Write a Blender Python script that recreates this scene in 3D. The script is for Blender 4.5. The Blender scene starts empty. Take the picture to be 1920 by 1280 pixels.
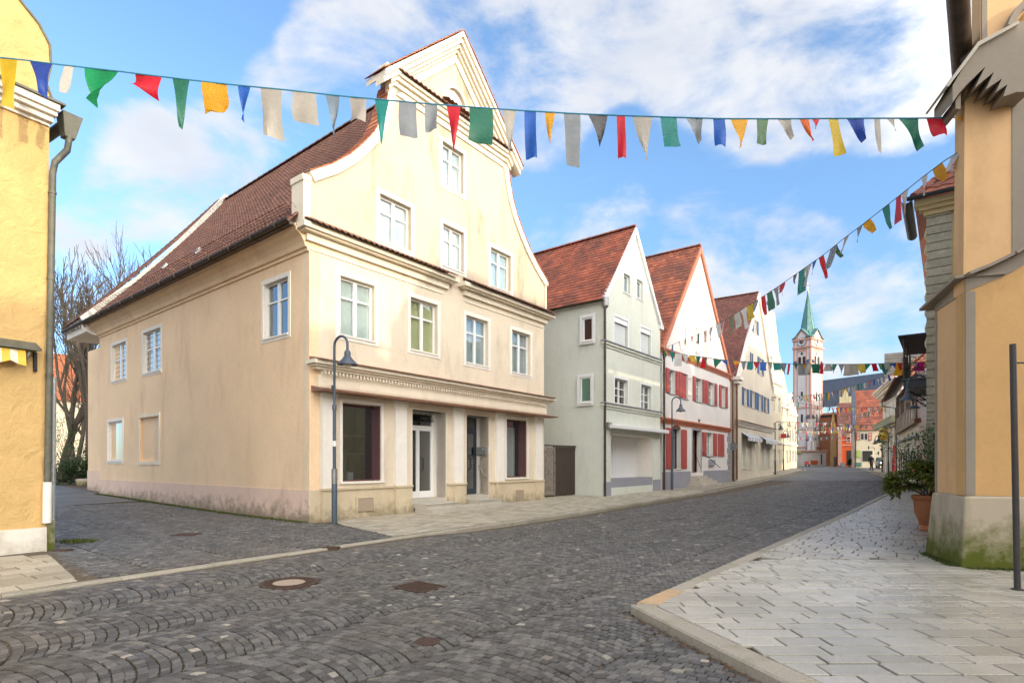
import bpy, math, random
import numpy as np
from mathutils import Vector, Matrix
from mathutils.geometry import delaunay_2d_cdt
random.seed(7); rng = np.random.default_rng(7)
SC = bpy.context.scene
COL = SC.collection
# ------------------------------------------------------------------ camera, sky, sun
EYE, FL, CX, HY = 1.6, 1060.0, 960.0, 868.0
cd = bpy.data.cameras.new('camera'); cam = bpy.data.objects.new('camera', cd); COL.objects.link(cam)
cam.location = (0, 0, EYE); cam.rotation_euler = (math.radians(90), 0, 0)
cd.sensor_width = 36.0; cd.lens = 36.0*FL/1920.0
cd.shift_x = 0.0; cd.shift_y = (HY-640.0)/1920.0
cd.clip_start = 0.05; cd.clip_end = 3000
SC.camera = cam
SUN_EL = math.radians(12.5); SAX, SAY = 0.779, -0.627
sl = bpy.data.lights.new('sun', 'SUN'); sl.energy = 2.0; sl.angle = math.radians(1.0); sl.color = (1.0, 0.85, 0.64)
so = bpy.data.objects.new('sun', sl); COL.objects.link(so); so.location = (30, -30, 30)
sv = Vector((SAX*math.cos(SUN_EL), SAY*math.cos(SUN_EL), math.sin(SUN_EL)))
so.rotation_euler = sv.to_track_quat('Z', 'Y').to_euler()
SC.view_settings.view_transform = 'Standard'; SC.view_settings.look = 'None'
SC.view_settings.exposure = 0.56; SC.view_settings.gamma = 1.0; SC.view_settings.use_curve_mapping = False
SC.render.engine = 'CYCLES'
SC.cycles.max_bounces = 8; SC.cycles.diffuse_bounces = 5; SC.cycles.transparent_max_bounces = 12
W = bpy.data.worlds.new('World'); SC.world = W; W.use_nodes = True
nt = W.node_tree; N = nt.nodes; Lk = nt.links; N.clear()
def nd(nt, t, **kw):
    n = nt.nodes.new(t)
    for k, v in kw.items(): setattr(n, k, v)
    return n
def mth(nt, op, a, b=None, c=None, clamp=False):
    n = nt.nodes.new('ShaderNodeMath'); n.operation = op; n.use_clamp = clamp
    for i, v in enumerate((a, b, c)):
        if v is None: continue
        if isinstance(v, (int, float)): n.inputs[i].default_value = v
        else: nt.links.new(v, n.inputs[i])
    return n.outputs[0]
wo = nd(nt, 'ShaderNodeOutputWorld'); bg = nd(nt, 'ShaderNodeBackground'); bg.inputs[1].default_value = 0.15
sky = nd(nt, 'ShaderNodeTexSky', sky_type='NISHITA'); sky.sun_disc = False
sky.sun_elevation = SUN_EL; sky.sun_rotation = math.atan2(SAX, SAY)
sky.altitude = 400; sky.air_density = 1.0; sky.dust_density = 0.6; sky.ozone_density = 1.5
tc = nd(nt, 'ShaderNodeTexCoord')
mp = nd(nt, 'ShaderNodeMapping'); mp.inputs['Scale'].default_value = (1, 1, 1.9)
Lk.new(tc.outputs['Generated'], mp.inputs[0])
nz = nd(nt, 'ShaderNodeTexNoise'); nz.inputs['Scale'].default_value = 4.2; nz.inputs['Detail'].default_value = 12
nz.inputs['Roughness'].default_value = 0.6; nz.inputs['Distortion'].default_value = 0.25
Lk.new(mp.outputs[0], nz.inputs[0])
# cumulus masses where they stand in this sky (directions), amplitude, angular radius in degrees
CL = [(930,40,.42,9),(780,90,.34,5),(690,140,.24,4),(1060,110,.32,5),(1110,40,.26,4.5),(960,160,.24,4),(1270,70,.34,5),(1400,60,.38,7),(1560,80,.36,6.5),(1680,140,.28,5),(1450,150,.22,5),(1740,210,.16,3),
      (350,335,.33,5),(450,300,.14,3.5),(270,310,.16,3.5),(155,410,.26,3.5),(220,450,.1,4),(1060,410,.24,6),(1220,440,.24,6),(1400,470,.34,6),(1500,500,.22,4),(1330,520,.2,4),(1690,460,.2,4),(1640,650,.16,5),(1560,655,.12,3),(595,85,.3,2.6),(545,130,.2,2.6),(500,220,.18,3.5),(640,0,.1,3),(1700,560,.1,6)]
acc = None
for px, py, amp, rad in CL:
    d = Vector(((px-CX)/FL, 1, (HY-py)/FL)).normalized()
    vm = nd(nt, 'ShaderNodeVectorMath', operation='DOT_PRODUCT'); vm.inputs[1].default_value = d
    nrm = nd(nt, 'ShaderNodeVectorMath', operation='NORMALIZE'); Lk.new(tc.outputs['Generated'], nrm.inputs[0]); Lk.new(nrm.outputs[0], vm.inputs[0])
    mr = nd(nt, 'ShaderNodeMapRange', interpolation_type='SMOOTHSTEP')
    mr.inputs['From Min'].default_value = math.cos(math.radians(rad*1.5)); mr.inputs['From Max'].default_value = math.cos(math.radians(rad*.3))
    mr.inputs['To Min'].default_value = 0; mr.inputs['To Max'].default_value = amp
    Lk.new(vm.outputs['Value'], mr.inputs['Value'])
    acc = mr.outputs[0] if acc is None else mth(nt, 'ADD', acc, mr.outputs[0])
acc = mth(nt, 'MINIMUM', acc, 0.36)
# added cloud outside the view, to whiten and lift the shade
vd = nd(nt, 'ShaderNodeVectorMath', operation='DOT_PRODUCT'); vd.inputs[1].default_value = Vector((0, .93, .36)); Lk.new(nrm.outputs[0], vd.inputs[0])
bh = nd(nt, 'ShaderNodeMapRange', interpolation_type='SMOOTHSTEP'); bh.inputs['From Min'].default_value = .62; bh.inputs['From Max'].default_value = .0; bh.inputs['To Max'].default_value = .34; Lk.new(vd.outputs['Value'], bh.inputs['Value'])
acc = mth(nt, 'ADD', acc, bh.outputs[0])
tot = mth(nt, 'ADD', mth(nt, 'MULTIPLY', nz.outputs[0], 1.15), acc)
cm = nd(nt, 'ShaderNodeMapRange', interpolation_type='SMOOTHSTEP'); cm.inputs['From Min'].default_value = 0.745; cm.inputs['From Max'].default_value = 1.04
Lk.new(tot, cm.inputs['Value'])
# sky texture tinted blue low down and brightened higher up; clouds mixed over it
nz2 = nd(nt, 'ShaderNodeTexNoise'); nz2.inputs['Scale'].default_value = 7; nz2.inputs['Detail'].default_value = 6; Lk.new(mp.outputs[0], nz2.inputs[0])
cr = nd(nt, 'ShaderNodeMapRange'); cr.inputs['From Min'].default_value = .3; cr.inputs['From Max'].default_value = .7; Lk.new(nz2.outputs[0], cr.inputs['Value'])
cc = nd(nt, 'ShaderNodeMix', data_type='RGBA'); cc.inputs[6].default_value = (3.6, 3.75, 4.1, 1); cc.inputs[7].default_value = (4.5, 4.5, 4.55, 1); Lk.new(cr.outputs[0], cc.inputs[0])
# added brightness on unseen clouds towards the sun, to fill the shade
sd_ = nd(nt, 'ShaderNodeVectorMath', operation='DOT_PRODUCT'); sd_.inputs[1].default_value = sv; Lk.new(nrm.outputs[0], sd_.inputs[0])
ph_ = mth(nt, 'POWER', mth(nt, 'MAXIMUM', mth(nt, 'DIVIDE', mth(nt, 'ADD', sd_.outputs['Value'], .05), 1.05), 0.0), 1.4)
gl = nd(nt, 'ShaderNodeMix', data_type='RGBA', blend_type='ADD'); gl.inputs[0].default_value = 1.0; gl.inputs[6].default_value = (1, 1, 1, 1)
gs_ = nd(nt, 'ShaderNodeVectorMath', operation='SCALE'); gs_.inputs[0].default_value = (11.0, 9.8, 8.0); Lk.new(ph_, gs_.inputs['Scale']); Lk.new(gs_.outputs[0], gl.inputs[7])
cc_ = nd(nt, 'ShaderNodeMix', data_type='RGBA', blend_type='MULTIPLY'); cc_.inputs[0].default_value = 1.0; Lk.new(cc.outputs[2], cc_.inputs[6]); Lk.new(gl.outputs[2], cc_.inputs[7]); cc = cc_
tint = nd(nt, 'ShaderNodeMix', data_type='RGBA', blend_type='MULTIPLY'); tint.inputs[0].default_value = 1.0; tint.inputs[7].default_value = (1.0, 1.0, 1.0, 1)
Lk.new(sky.outputs[0], tint.inputs[6])
sz = nd(nt, 'ShaderNodeSeparateXYZ'); Lk.new(tc.outputs['Generated'], sz.inputs[0])
hz = nd(nt, 'ShaderNodeMapRange'); hz.inputs['From Min'].default_value = 0.0; hz.inputs['From Max'].default_value = 0.45; Lk.new(sz.outputs[2], hz.inputs['Value'])
hc = nd(nt, 'ShaderNodeMix', data_type='RGBA'); hc.inputs[6].default_value = (.78, 1.0, 1.43, 1); hc.inputs[7].default_value = (1.38, 1.62, 1.85, 1); Lk.new(hz.outputs[0], hc.inputs[0]); Lk.new(hc.outputs[2], tint.inputs[7])
mx = nd(nt, 'ShaderNodeMix', data_type='RGBA'); Lk.new(mth(nt, 'MULTIPLY', cm.outputs[0], .93), mx.inputs[0]); Lk.new(tint.outputs[2], mx.inputs[6]); Lk.new(cc.outputs[2], mx.inputs[7])
Lk.new(mx.outputs[2], bg.inputs[0]); Lk.new(bg.outputs[0], wo.inputs[0])

# ------------------------------------------------------------------ ground height (the street climbs gently away from the crossing)
_gy = [-1000, 18, 26, 31, 41, 53, 64, 75, 97, 130, 5000]; _gv = [0, 0, .08, .11, .26, .52, .76, .9, 1.1, 1.2, 1.2]
def gz(x, y):
    v = float(np.interp(y, _gy, _gv))
    if x < -8: v += .11*min(1, (-8-x)/10)*min(1, max(0, (y-12)/12))
    return v
def gzv(x, y):
    v = np.interp(y, _gy, _gv)
    return v + .11*np.clip((-8-x)/10, 0, 1)*np.clip((y-12)/12, 0, 1)
def sm(t): t = np.clip(t, 0, 1); return t*t*(3-2*t)
def rz(x, y):   # road surface: a kerb's height below the pavements, nearly flush at the lane crossing
    x = np.asarray(x, float); y = np.asarray(y, float)
    d = x*0.796 - y*0.605
    k = sm((d+9.0)/2.2)
    far = sm((y-12.5)/2.0)
    off = .02 + .07*np.maximum(k, far)
    return gzv(x, y) - off
def ray(px, py): return Vector(((px-CX)/FL, 1.0, (HY-py)/FL))
def pt(px, py, Y): r = ray(px, py); return Vector((r.x*Y, Y, EYE+r.z*Y))
def gp(px, py):
    r = ray(px, py); z = 0.0
    for _ in range(30):
        Y = (z-EYE)/r.z; z = .5*z+.5*gz(r.x*Y, Y)
    return Vector((r.x*Y, Y, z))

# ------------------------------------------------------------------ materials
MATS = {}
def newmat(name):
    m = bpy.data.materials.new(name); m.use_nodes = True; m.node_tree.nodes.clear(); MATS[name] = m
    nt = m.node_tree; o = nd(nt, 'ShaderNodeOutputMaterial'); p = nd(nt, 'ShaderNodeBsdfPrincipled'); nt.links.new(p.outputs[0], o.inputs[0])
    return m, nt, p, o
def objco(nt):
    t = nd(nt, 'ShaderNodeTexCoord'); g = nd(nt, 'ShaderNodeNewGeometry'); return g.outputs['Position']
def noise(nt, co, scale, det=5, rough=.55, stretch=None, dist=0):
    n = nd(nt, 'ShaderNodeTexNoise'); n.inputs['Scale'].default_value = scale; n.inputs['Detail'].default_value = det; n.inputs['Roughness'].default_value = rough; n.inputs['Distortion'].default_value = dist
    if stretch:
        mp = nd(nt, 'ShaderNodeMapping'); mp.inputs['Scale'].default_value = stretch; nt.links.new(co, mp.inputs[0]); co = mp.outputs[0]
    nt.links.new(co, n.inputs[0]); return n.outputs[0]
def mrange(nt, v, a, b, c=0, d=1):
    n = nd(nt, 'ShaderNodeMapRange'); nt.links.new(v, n.inputs['Value'])
    for k, x in zip(('From Min', 'From Max', 'To Min', 'To Max'), (a, b, c, d)): n.inputs[k].default_value = x
    return n.outputs[0]
def mixc(nt, f, a, b, mode='MIX'):
    n = nd(nt, 'ShaderNodeMix', data_type='RGBA', blend_type=mode)
    if isinstance(f, (int, float)): n.inputs[0].default_value = f
    else: nt.links.new(f, n.inputs[0])
    for i, v in ((6, a), (7, b)):
        if isinstance(v, tuple): n.inputs[i].default_value = (*v[:3], 1)
        else: nt.links.new(v, n.inputs[i])
    return n.outputs[2]
def bump(nt, p, h, strength=.3, dist=.02):
    b = nd(nt, 'ShaderNodeBump'); b.inputs['Strength'].default_value = strength; b.inputs['Distance'].default_value = dist
    nt.links.new(h, b.inputs['Height']); nt.links.new(b.outputs[0], p.inputs['Normal'])
def dk(c, f): return tuple(x*f for x in c[:3])
def plaster(name, c, stain=None, amt=.35, grain=22, bstr=.5, horiz=False, rough=.92, base=None, zdirt=None, bd=.018):
    m, nt, p, o = newmat(name); co = objco(nt)
    big = mrange(nt, noise(nt, co, .55, 4, .6), .3, .72)
    col = mixc(nt, big, dk(c, .93), dk(c, 1.05))
    st = stain or dk(c, .62)
    streak = mrange(nt, noise(nt, co, 1.3, 7, .65, (1, 1, .28), .4), .53, .78)
    col = mixc(nt, mth(nt, 'MULTIPLY', streak, amt), col, st)
    fine = mrange(nt, noise(nt, co, grain*.45, 5, .75, (1, 1, 3.2) if horiz else None, .8), .3, .7, .90 if horiz else .95, 1.09 if horiz else 1.05)
    vv = nd(nt, 'ShaderNodeVectorMath', operation='SCALE'); nt.links.new(col, vv.inputs[0]); nt.links.new(fine, vv.inputs['Scale']); col = vv.outputs[0]
    spots = mrange(nt, noise(nt, co, 9, 6, .7), .62, .78)
    col = mixc(nt, mth(nt, 'MULTIPLY', spots, amt*.5), col, dk(st, .8))
    if zdirt:   # soiled band (z0 fully dirty, z1 clean)
        s = nd(nt, 'ShaderNodeSeparateXYZ'); nt.links.new(co, s.inputs[0])
        f = mrange(nt, mth(nt, 'ADD', s.outputs[2], mrange(nt, noise(nt, co, 3, 6, .7), .2, .8, -.45, .45)), zdirt[0], zdirt[1], 1, 0)
        col = mixc(nt, mth(nt, 'MULTIPLY', f, zdirt[3], clamp=True), col, zdirt[2])
    nt.links.new(col, p.inputs['Base Color']); p.inputs['Roughness'].default_value = rough
    p.inputs['Specular IOR Level'].default_value = .25
    h = noise(nt, co, grain, 6, .7, (1, 1, 2.6) if horiz else None, .6)
    bump(nt, p, h, bstr, bd)
    return m
def flat(name, c, rough=.6, metal=0, var=.12, grain=14, spec=.5, bs=.12):
    m, nt, p, o = newmat(name); co = objco(nt)
    n = mrange(nt, noise(nt, co, grain, 5, .6), .3, .7)
    nt.links.new(mixc(nt, n, dk(c, 1-var), dk(c, 1+var)), p.inputs['Base Color'])
    p.inputs['Metallic'].default_value = metal; p.inputs['Specular IOR Level'].default_value = spec
    nt.links.new(mrange(nt, n, 0, 1, max(rough-.08, .02), min(rough+.08, 1)), p.inputs['Roughness'])
    if bs: bump(nt, p, noise(nt, co, grain*3, 4), bs, .006)
    return m
def attr(nt, name='rnd'):
    a = nd(nt, 'ShaderNodeAttribute'); a.attribute_name = name; return a.outputs['Fac']
def ramp(nt, f, stops, interp='LINEAR'):
    r = nd(nt, 'ShaderNodeValToRGB'); r.color_ramp.interpolation = interp
    el = r.color_ramp.elements
    while len(el) < len(stops): el.new(.5)
    for e, (p_, c) in zip(el, stops): e.position = p_; e.color = (*c[:3], 1)
    nt.links.new(f, r.inputs[0]); return r.outputs[0]
def tiled(name, stops, rough=.75, grain=30, moss=None, mamt=.4, bs=.3, interp='LINEAR', spk=None, big=None, rrange=None, spec=.4):
    m, nt, p, o = newmat(name); co = objco(nt)
    col = ramp(nt, attr(nt), stops, interp)
    n = mrange(nt, noise(nt, co, grain, 6, .65), .25, .75, .72, 1.28)
    v = nd(nt, 'ShaderNodeVectorMath', operation='SCALE'); nt.links.new(col, v.inputs[0]); nt.links.new(n, v.inputs['Scale']); col = v.outputs[0]
    if big: col = mixc(nt, mrange(nt, noise(nt, co, big[0], 5, .6, None, .5), big[1], big[2], 0, big[4]), col, big[3])
    if moss: col = mixc(nt, mth(nt, 'MULTIPLY', mrange(nt, noise(nt, co, 1.6, 8, .7), .5, .72), mamt), col, moss)
    if spk: col = mixc(nt, mrange(nt, noise(nt, co, spk[0], 2, .5), spk[1], spk[1]+.05), col, spk[2])
    nt.links.new(col, p.inputs['Base Color']); p.inputs['Roughness'].default_value = rough; p.inputs['Specular IOR Level'].default_value = spec
    if rrange: nt.links.new(mrange(nt, noise(nt, co, rrange[0], 5, .6), .3, .7, rrange[1], rrange[2]), p.inputs['Roughness'])
    bump(nt, p, noise(nt, co, grain*1.3, 6, .7), bs, .008)
    return m
def glass(name, tr=.55, tint=(.8, .85, .85), rough=.02):
    m, nt, p, o = newmat(name); nt.nodes.remove(p)
    t = nd(nt, 'ShaderNodeBsdfTransparent'); t.inputs[0].default_value = (*tint, 1)
    g = nd(nt, 'ShaderNodeBsdfGlossy'); g.inputs[1].default_value = rough; g.inputs[0].default_value = (.95, .97, 1, 1)
    f = nd(nt, 'ShaderNodeFresnel'); f.inputs[0].default_value = 1.5
    co = objco(nt); b = nd(nt, 'ShaderNodeBump'); b.inputs['Strength'].default_value = .04; b.inputs['Distance'].default_value = .02
    nt.links.new(noise(nt, co, 1.7, 3), b.inputs['Height']); nt.links.new(b.outputs[0], g.inputs['Normal']); nt.links.new(b.outputs[0], f.inputs['Normal'])
    fac = mth(nt, 'ADD', mth(nt, 'MULTIPLY', f.outputs[0], 1.5), 1-tr-.1, clamp=True)
    gb = nd(nt, 'ShaderNodeNewGeometry'); fac = mth(nt, 'MULTIPLY', fac, mth(nt, 'SUBTRACT', 1.0, gb.outputs['Backfacing']))
    mxs = nd(nt, 'ShaderNodeMixShader'); nt.links.new(fac, mxs.inputs[0]); nt.links.new(t.outputs[0], mxs.inputs[1]); nt.links.new(g.outputs[0], mxs.inputs[2])
    nt.links.new(mxs.outputs[0], o.inputs[0]); return m

M = {}
M['cream'] = plaster('cream_plaster', (.72, .62, .475), (.30, .22, .12), .38, 26, .75, True)
M['cream_gable'] = plaster('weathered_cream_plaster', (.58, .485, .36), (.23, .17, .09), .85, 26, .9, True)
M['peach'] = plaster('peach_plaster', (.84, .62, .40), (.46, .22, .13), .38, 26, .8, True)  # cream plaster with warm reflected light mixed into its base colour
M['plinth_peach'] = plaster('peach_plinth', (.72, .53, .42), (.34, .25, .18), .45, 15, .3, zdirt=(.05, .5, (.12, .10, .05), .7))
M['plinth_cream'] = plaster('cream_plinth', (.60, .50, .345), (.30, .24, .13), .5, 15, .3, zdirt=(.0, .45, (.15, .12, .06), .6))
M['trim'] = plaster('cream_trim', (.75, .67, .53), (.36, .29, .2), .25, 12, .15)
M['trimw'] = plaster('white_trim', (.78, .73, .65), (.42, .38, .32), .18, 12, .1)
M['white'] = flat('white_paint', (.74, .74, .73), .45, var=.05)
M['whitewin'] = flat('white_window_paint', (.78, .78, .76), .4, var=.04)
M['green_wall'] = plaster('pale_green_plaster', (.62, .64, .56), (.38, .38, .30), .35, 20, .7)
M['plinth_grey'] = plaster('grey_plinth', (.30, .30, .34), (.14, .14, .14), .3, 14, .2)
M['white_wall'] = plaster('white_plaster', (.72, .69, .65), (.42, .37, .32), .22, 16, .25)
M['ivory_wall'] = plaster('ivory_plaster', (.66, .60, .48), (.36, .3, .2), .25, 16, .3)
M['ivory2'] = plaster('pale_ivory_plaster', (.66, .58, .43), (.42, .34, .24), .2, 16, .2)
M['yellow'] = plaster('yellow_trowelled_plaster', (.60, .40, .165), (.42, .27, .1), .3, 3.4, .8, bd=.07)
M['ochre'] = plaster('ochre_plaster', (.64, .415, .215), (.34, .22, .10), .42, 9, .12)
M['ochre_lo'] = plaster('ochre_lower_plaster', (.54, .335, .145), (.28, .16, .07), .55, 9, .12)
M['taupe'] = plaster('taupe_painted_band', (.27, .235, .19), (.15, .12, .09), .3, 14, .15)
M['stone_plinth'] = plaster('mossy_stone_plinth', (.42, .36, .27), (.14, .13, .05), .5, 6, .3, zdirt=(.15, .75, (.09, .105, .015), 1.0))
M['plinth_white'] = plaster('white_plinth', (.72, .67, .58), (.4, .34, .25), .4, 12, .3, zdirt=(-.2, .35, (.25, .2, .12), .6))
M['orange_wall'] = plaster('orange_plaster', (.62, .13, .045), (.3, .07, .03), .2, 14, .2)
M['rust_stone'] = tiled('grey_green_stone', [(0, (.33, .33, .26)), (1, (.42, .41, .33))], .9, 8, bs=.2)
M['olive'] = plaster('pale_olive_plaster', (.60, .52, .31), (.42, .40, .3), .4, 12, .2)
M['church_white'] = plaster('church_white', (.70, .64, .60), (.42, .34, .3), .2, 2, .1)
M['church_pink'] = plaster('church_pink', (.60, .335, .26), (.36, .2, .16), .3, 2, .1)
M['copper_green'] = flat('green_copper', (.11, .235, .215), .55, .2, .25, 1.2)
M['slate'] = flat('blue_slate', (.075, .095, .13), .6, 0, .25, 3)
M['copper'] = flat('weathered_copper_flashing', (.30, .16, .10), .55, .35, .25, 5)
M['zinc'] = flat('zinc', (.30, .30, .29), .45, .75, .2, 6)
M['dkmetal'] = flat('dark_brown_gutter', (.075, .055, .04), .5, .5, .3, 6)
M['copperpipe'] = flat('copper_downpipe', (.20, .085, .045), .5, .5, .2, 6)
M['lamp'] = flat('blue_grey_lamp_paint', (.065, .085, .115), .45, .1, .15, 20)
M['lampdk'] = flat('dark_lamp_paint', (.035, .045, .06), .45, .1, .15, 20)
M['lampglass'] = flat('lamp_glass', (.55, .52, .45), .2, 0, .1, 10)
M['pole'] = flat('galvanised_pole', (.42, .46, .46), .45, .6, .2, 15)
M['brownpole'] = flat('dark_brown_pole', (.05, .045, .045), .45, .3, .15, 15)
M['wine'] = flat('wine_red_wood', (.085, .034, .04), .5)
M['dkwood'] = flat('dark_wood', (.045, .032, .025), .6, 0, .35, 8, bs=.4)
M['oldwood'] = flat('weathered_grey_wood', (.20, .17, .14), .85, 0, .4, 9, bs=.6)
M['brownwood'] = flat('brown_door_wood', (.14, .06, .02), .5, 0, .3, 8)
M['red'] = flat('red_shutter_paint', (.40, .075, .06), .5, 0, .12, 9)
M['redtrim'] = flat('terracotta_trim', (.46, .15, .075), .6, 0, .15, 7)
M['blue'] = flat('blue_shutter_paint', (.07, .125, .24), .5, 0, .12, 9)
M['patina'] = flat('dark_patinated_sheet', (.115, .112, .085), .6, .15, .3, 6)
M['joint_dark'] = flat('dark_mossy_joint', (.055, .047, .02), .95, 0, .5, 30, bs=.5)
M['blackiron'] = flat('black_iron', (.015, .015, .017), .5, .4)
M['gold'] = flat('gilding', (.75, .50, .10), .3, .9, .15, 20)
M['stonestep'] = plaster('stone_step', (.47, .43, .36), (.2, .18, .13), .4, 30, .2)
M['interior'] = flat('dim_interior', (.035, .035, .03), .9, 0, .5, 1.5)
M['interior_pale'] = flat('pale_interior', (.16, .14, .095), .9, 0, .3, 1.5)
M['curtain'] = flat('white_curtain', (.84, .84, .82), .9, 0, .08, 6)
M['curtain_y'] = flat('yellow_blind', (.84, .76, .42), .9, 0, .04, 6)
M['curtain_b'] = flat('grey_blind', (.60, .63, .62), .9, 0, .05, 6)
M['curtain_g'] = flat('green_curtain', (.18, .42, .32), .9, 0, .15, 6)
M['glass'] = glass('window_glass', .8)
M['glass_shop'] = glass('shop_glass', .72)
M['glass_sky'] = glass('bright_window_glass', .8)
M['roof_brown'] = tiled('brown_roof_tile', [(0, (.12, .052, .033)), (.5, (.165, .075, .047)), (1, (.215, .10, .065))], .8, 12, (.10, .11, .08), .25)
M['roof_red'] = tiled('red_roof_tile', [(0, (.22, .068, .04)), (.5, (.37, .105, .055)), (1, (.48, .15, .08))], .75, 9, (.09, .06, .05), .75, big=(.9, .42, .66, (.13, .06, .045), .7))
M['roof_red2'] = tiled('old_red_roof_tile', [(0, (.22, .07, .042)), (.5, (.36, .11, .058)), (1, (.50, .16, .075))], .8, 9, (.08, .05, .04), .6, big=(.7, .42, .66, (.12, .06, .05), .7))
M['roof_dark'] = tiled('dark_plain_tile', [(0, (.12, .05, .04)), (.5, (.18, .072, .055)), (1, (.25, .105, .075))], .8, 9, (.1, .08, .07), .4)
M['roof_grey'] = tiled('grey_brown_roof_tile', [(0, (.11, .095, .08)), (1, (.19, .16, .13))], .85, 9, (.12, .13, .09), .5)
M['roof_orange'] = tiled('orange_roof_tile', [(0, (.32, .10, .045)), (1, (.50, .19, .09))], .8, 9)
M['joint'] = flat('sandy_joint_soil', (.10, .078, .05), .95, 0, .5, 40, bs=.5)
M['cobble'] = tiled('basalt_sett', [(0, (.055, .052, .048)), (.35, (.088, .084, .078)), (.7, (.125, .119, .110)), (.93, (.17, .158, .138)), (.965, (.28, .25, .2)), (1, (.42, .38, .31))], .6, 45, (.07, .066, .045), .45, .45, big=(.35, .48, .72, (.13, .11, .085), .45), rrange=(1.1, .42, .66))
M['cobble_far'] = tiled('worn_sett_road', [(0, (.105, .103, .098)), (1, (.105, .103, .098))], .55, 16, (.06, .06, .05), .4, .9, big=(.4, .45, .72, (.15, .14, .125), .6), rrange=(.6, .42, .7))
M['slab'] = tiled('granite_slab', [(0, (.33, .31, .262)), (.5, (.39, .368, .315)), (1, (.45, .422, .36))], .45, 60, (.13, .135, .045), .35, .25, spk=(42, .69, (.09, .088, .08)), big=(.5, .5, .75, (.2, .185, .15), .5), rrange=(.5, .24, .42), spec=.6)
M['slab_left'] = tiled('sandstone_paver', [(0, (.30, .265, .2)), (.6, (.40, .355, .27)), (1, (.48, .43, .34))], .6, 40, (.2, .19, .1), .3, .3, rrange=(.9, .4, .75))
M['kerb'] = tiled('granite_kerb', [(0, (.30, .27, .21)), (.75, (.38, .34, .27)), (.85, (.48, .33, .19)), (1, (.50, .34, .19))], .7, 50, (.13, .14, .04), .5, .5)
M['moss'] = flat('moss', (.07, .095, .015), .95, 0, .4, 20)
M['iron'] = flat('rusty_cast_iron', (.075, .045, .03), .75, .3, .35, 30, bs=.5)
M['concrete'] = flat('manhole_concrete', (.36, .28, .20), .9, 0, .2, 60, bs=.4)
M['terracotta'] = plaster('terracotta', (.36, .15, .075), (.22, .12, .07), .5, 18, .25)
M['bark'] = flat('bark', (.085, .066, .045), .9, 0, .4, 8, bs=.5)
M['leaf'] = tiled('rhododendron_leaf', [(0, (.07, .13, .014)), (.5, (.16, .21, .025)), (.82, (.27, .29, .04)), (1, (.34, .14, .04))], .4, 30)
M['leafdk'] = tiled('dark_evergreen_leaf', [(0, (.02, .045, .012)), (1, (.05, .085, .022))], .6, 20)
M['leaflt'] = tiled('bright_conifer_leaf', [(0, (.03, .09, .02)), (1, (.07, .16, .03))], .6, 20)
for k_ in ('leaf', 'leafdk', 'leaflt'):
    nt_ = M[k_].node_tree; pr_ = [n for n in nt_.nodes if n.type == 'BSDF_PRINCIPLED'][0]; ou_ = [n for n in nt_.nodes if n.type == 'OUTPUT_MATERIAL'][0]
    tl_ = nd(nt_, 'ShaderNodeBsdfTranslucent'); nt_.links.new(pr_.inputs['Base Color'].links[0].from_socket, tl_.inputs[0]); ms_ = nd(nt_, 'ShaderNodeMixShader'); ms_.inputs[0].default_value = .35
    nt_.links.new(pr_.outputs[0], ms_.inputs[1]); nt_.links.new(tl_.outputs[0], ms_.inputs[2]); nt_.links.new(ms_.outputs[0], ou_.inputs[0])
M['stem'] = flat('brown_stem', (.10, .065, .035), .85)
M['dirt'] = flat('leaf_litter_earth', (.12, .075, .045), .95, 0, .5, 10)
M['mailbox'] = flat('grey_letterbox', (.27, .28, .28), .4, .5, .06)
M['steel'] = flat('brushed_steel', (.55, .54, .52), .3, .9, .1)
M['awn_w'] = flat('awning_white_stripe', (.74, .70, .55), .85); M['awn_y'] = flat('awning_yellow_stripe', (.72, .47, .06), .85)
M['awn_g'] = flat('awning_grey_stripe', (.42, .44, .46), .85)
M['sign_green'] = flat('pale_green_sign', (.36, .48, .14), .5); M['sign_red'] = flat('red_banner_cloth', (.50, .03, .04), .7); M['signboard'] = flat('grey_green_fascia', (.27, .29, .20), .7)
M['suit'] = flat('black_clothes', (.008, .008, .010), .9); M['skin'] = flat('skin', (.45, .27, .2), .6); M['hair'] = flat('white_hair', (.6, .58, .55), .8)
M['shoe'] = flat('grey_shoe', (.15, .15, .15), .6)
M['carpaint'] = flat('grey_car_paint', (.13, .14, .14), .25, .5, .05); M['tyre'] = flat('tyre_rubber', (.02, .02, .02), .9); M['carglass'] = flat('car_glass', (.10, .15, .09), .08, 0, .2, 3)
m_, nt_, p_, o_ = newmat('lit_headlight'); p_.inputs['Emission Color'].default_value = (1, .9, .7, 1); p_.inputs['Emission Strength'].default_value = 4; p_.inputs['Base Color'].default_value = (.8, .8, .7, 1); M['headlight'] = m_
def cloth(name, c, tr=.42):
    m, nt, p, o = newmat(name); co = objco(nt)
    n = mrange(nt, noise(nt, co, 4, 5, .6), .3, .7)
    col = mixc(nt, n, dk(c, .86), dk(c, 1.08)); nt.links.new(col, p.inputs['Base Color']); p.inputs['Roughness'].default_value = .45
    t = nd(nt, 'ShaderNodeBsdfTranslucent'); nt.links.new(col, t.inputs[0])
    ms = nd(nt, 'ShaderNodeMixShader'); ms.inputs[0].default_value = tr; nt.links.new(p.outputs[0], ms.inputs[1]); nt.links.new(t.outputs[0], ms.inputs[2]); nt.links.new(ms.outputs[0], o.inputs[0])
    bump(nt, p, noise(nt, co, 14, 3, .5, None, 1.0), .35, .02)
    return m
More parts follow.
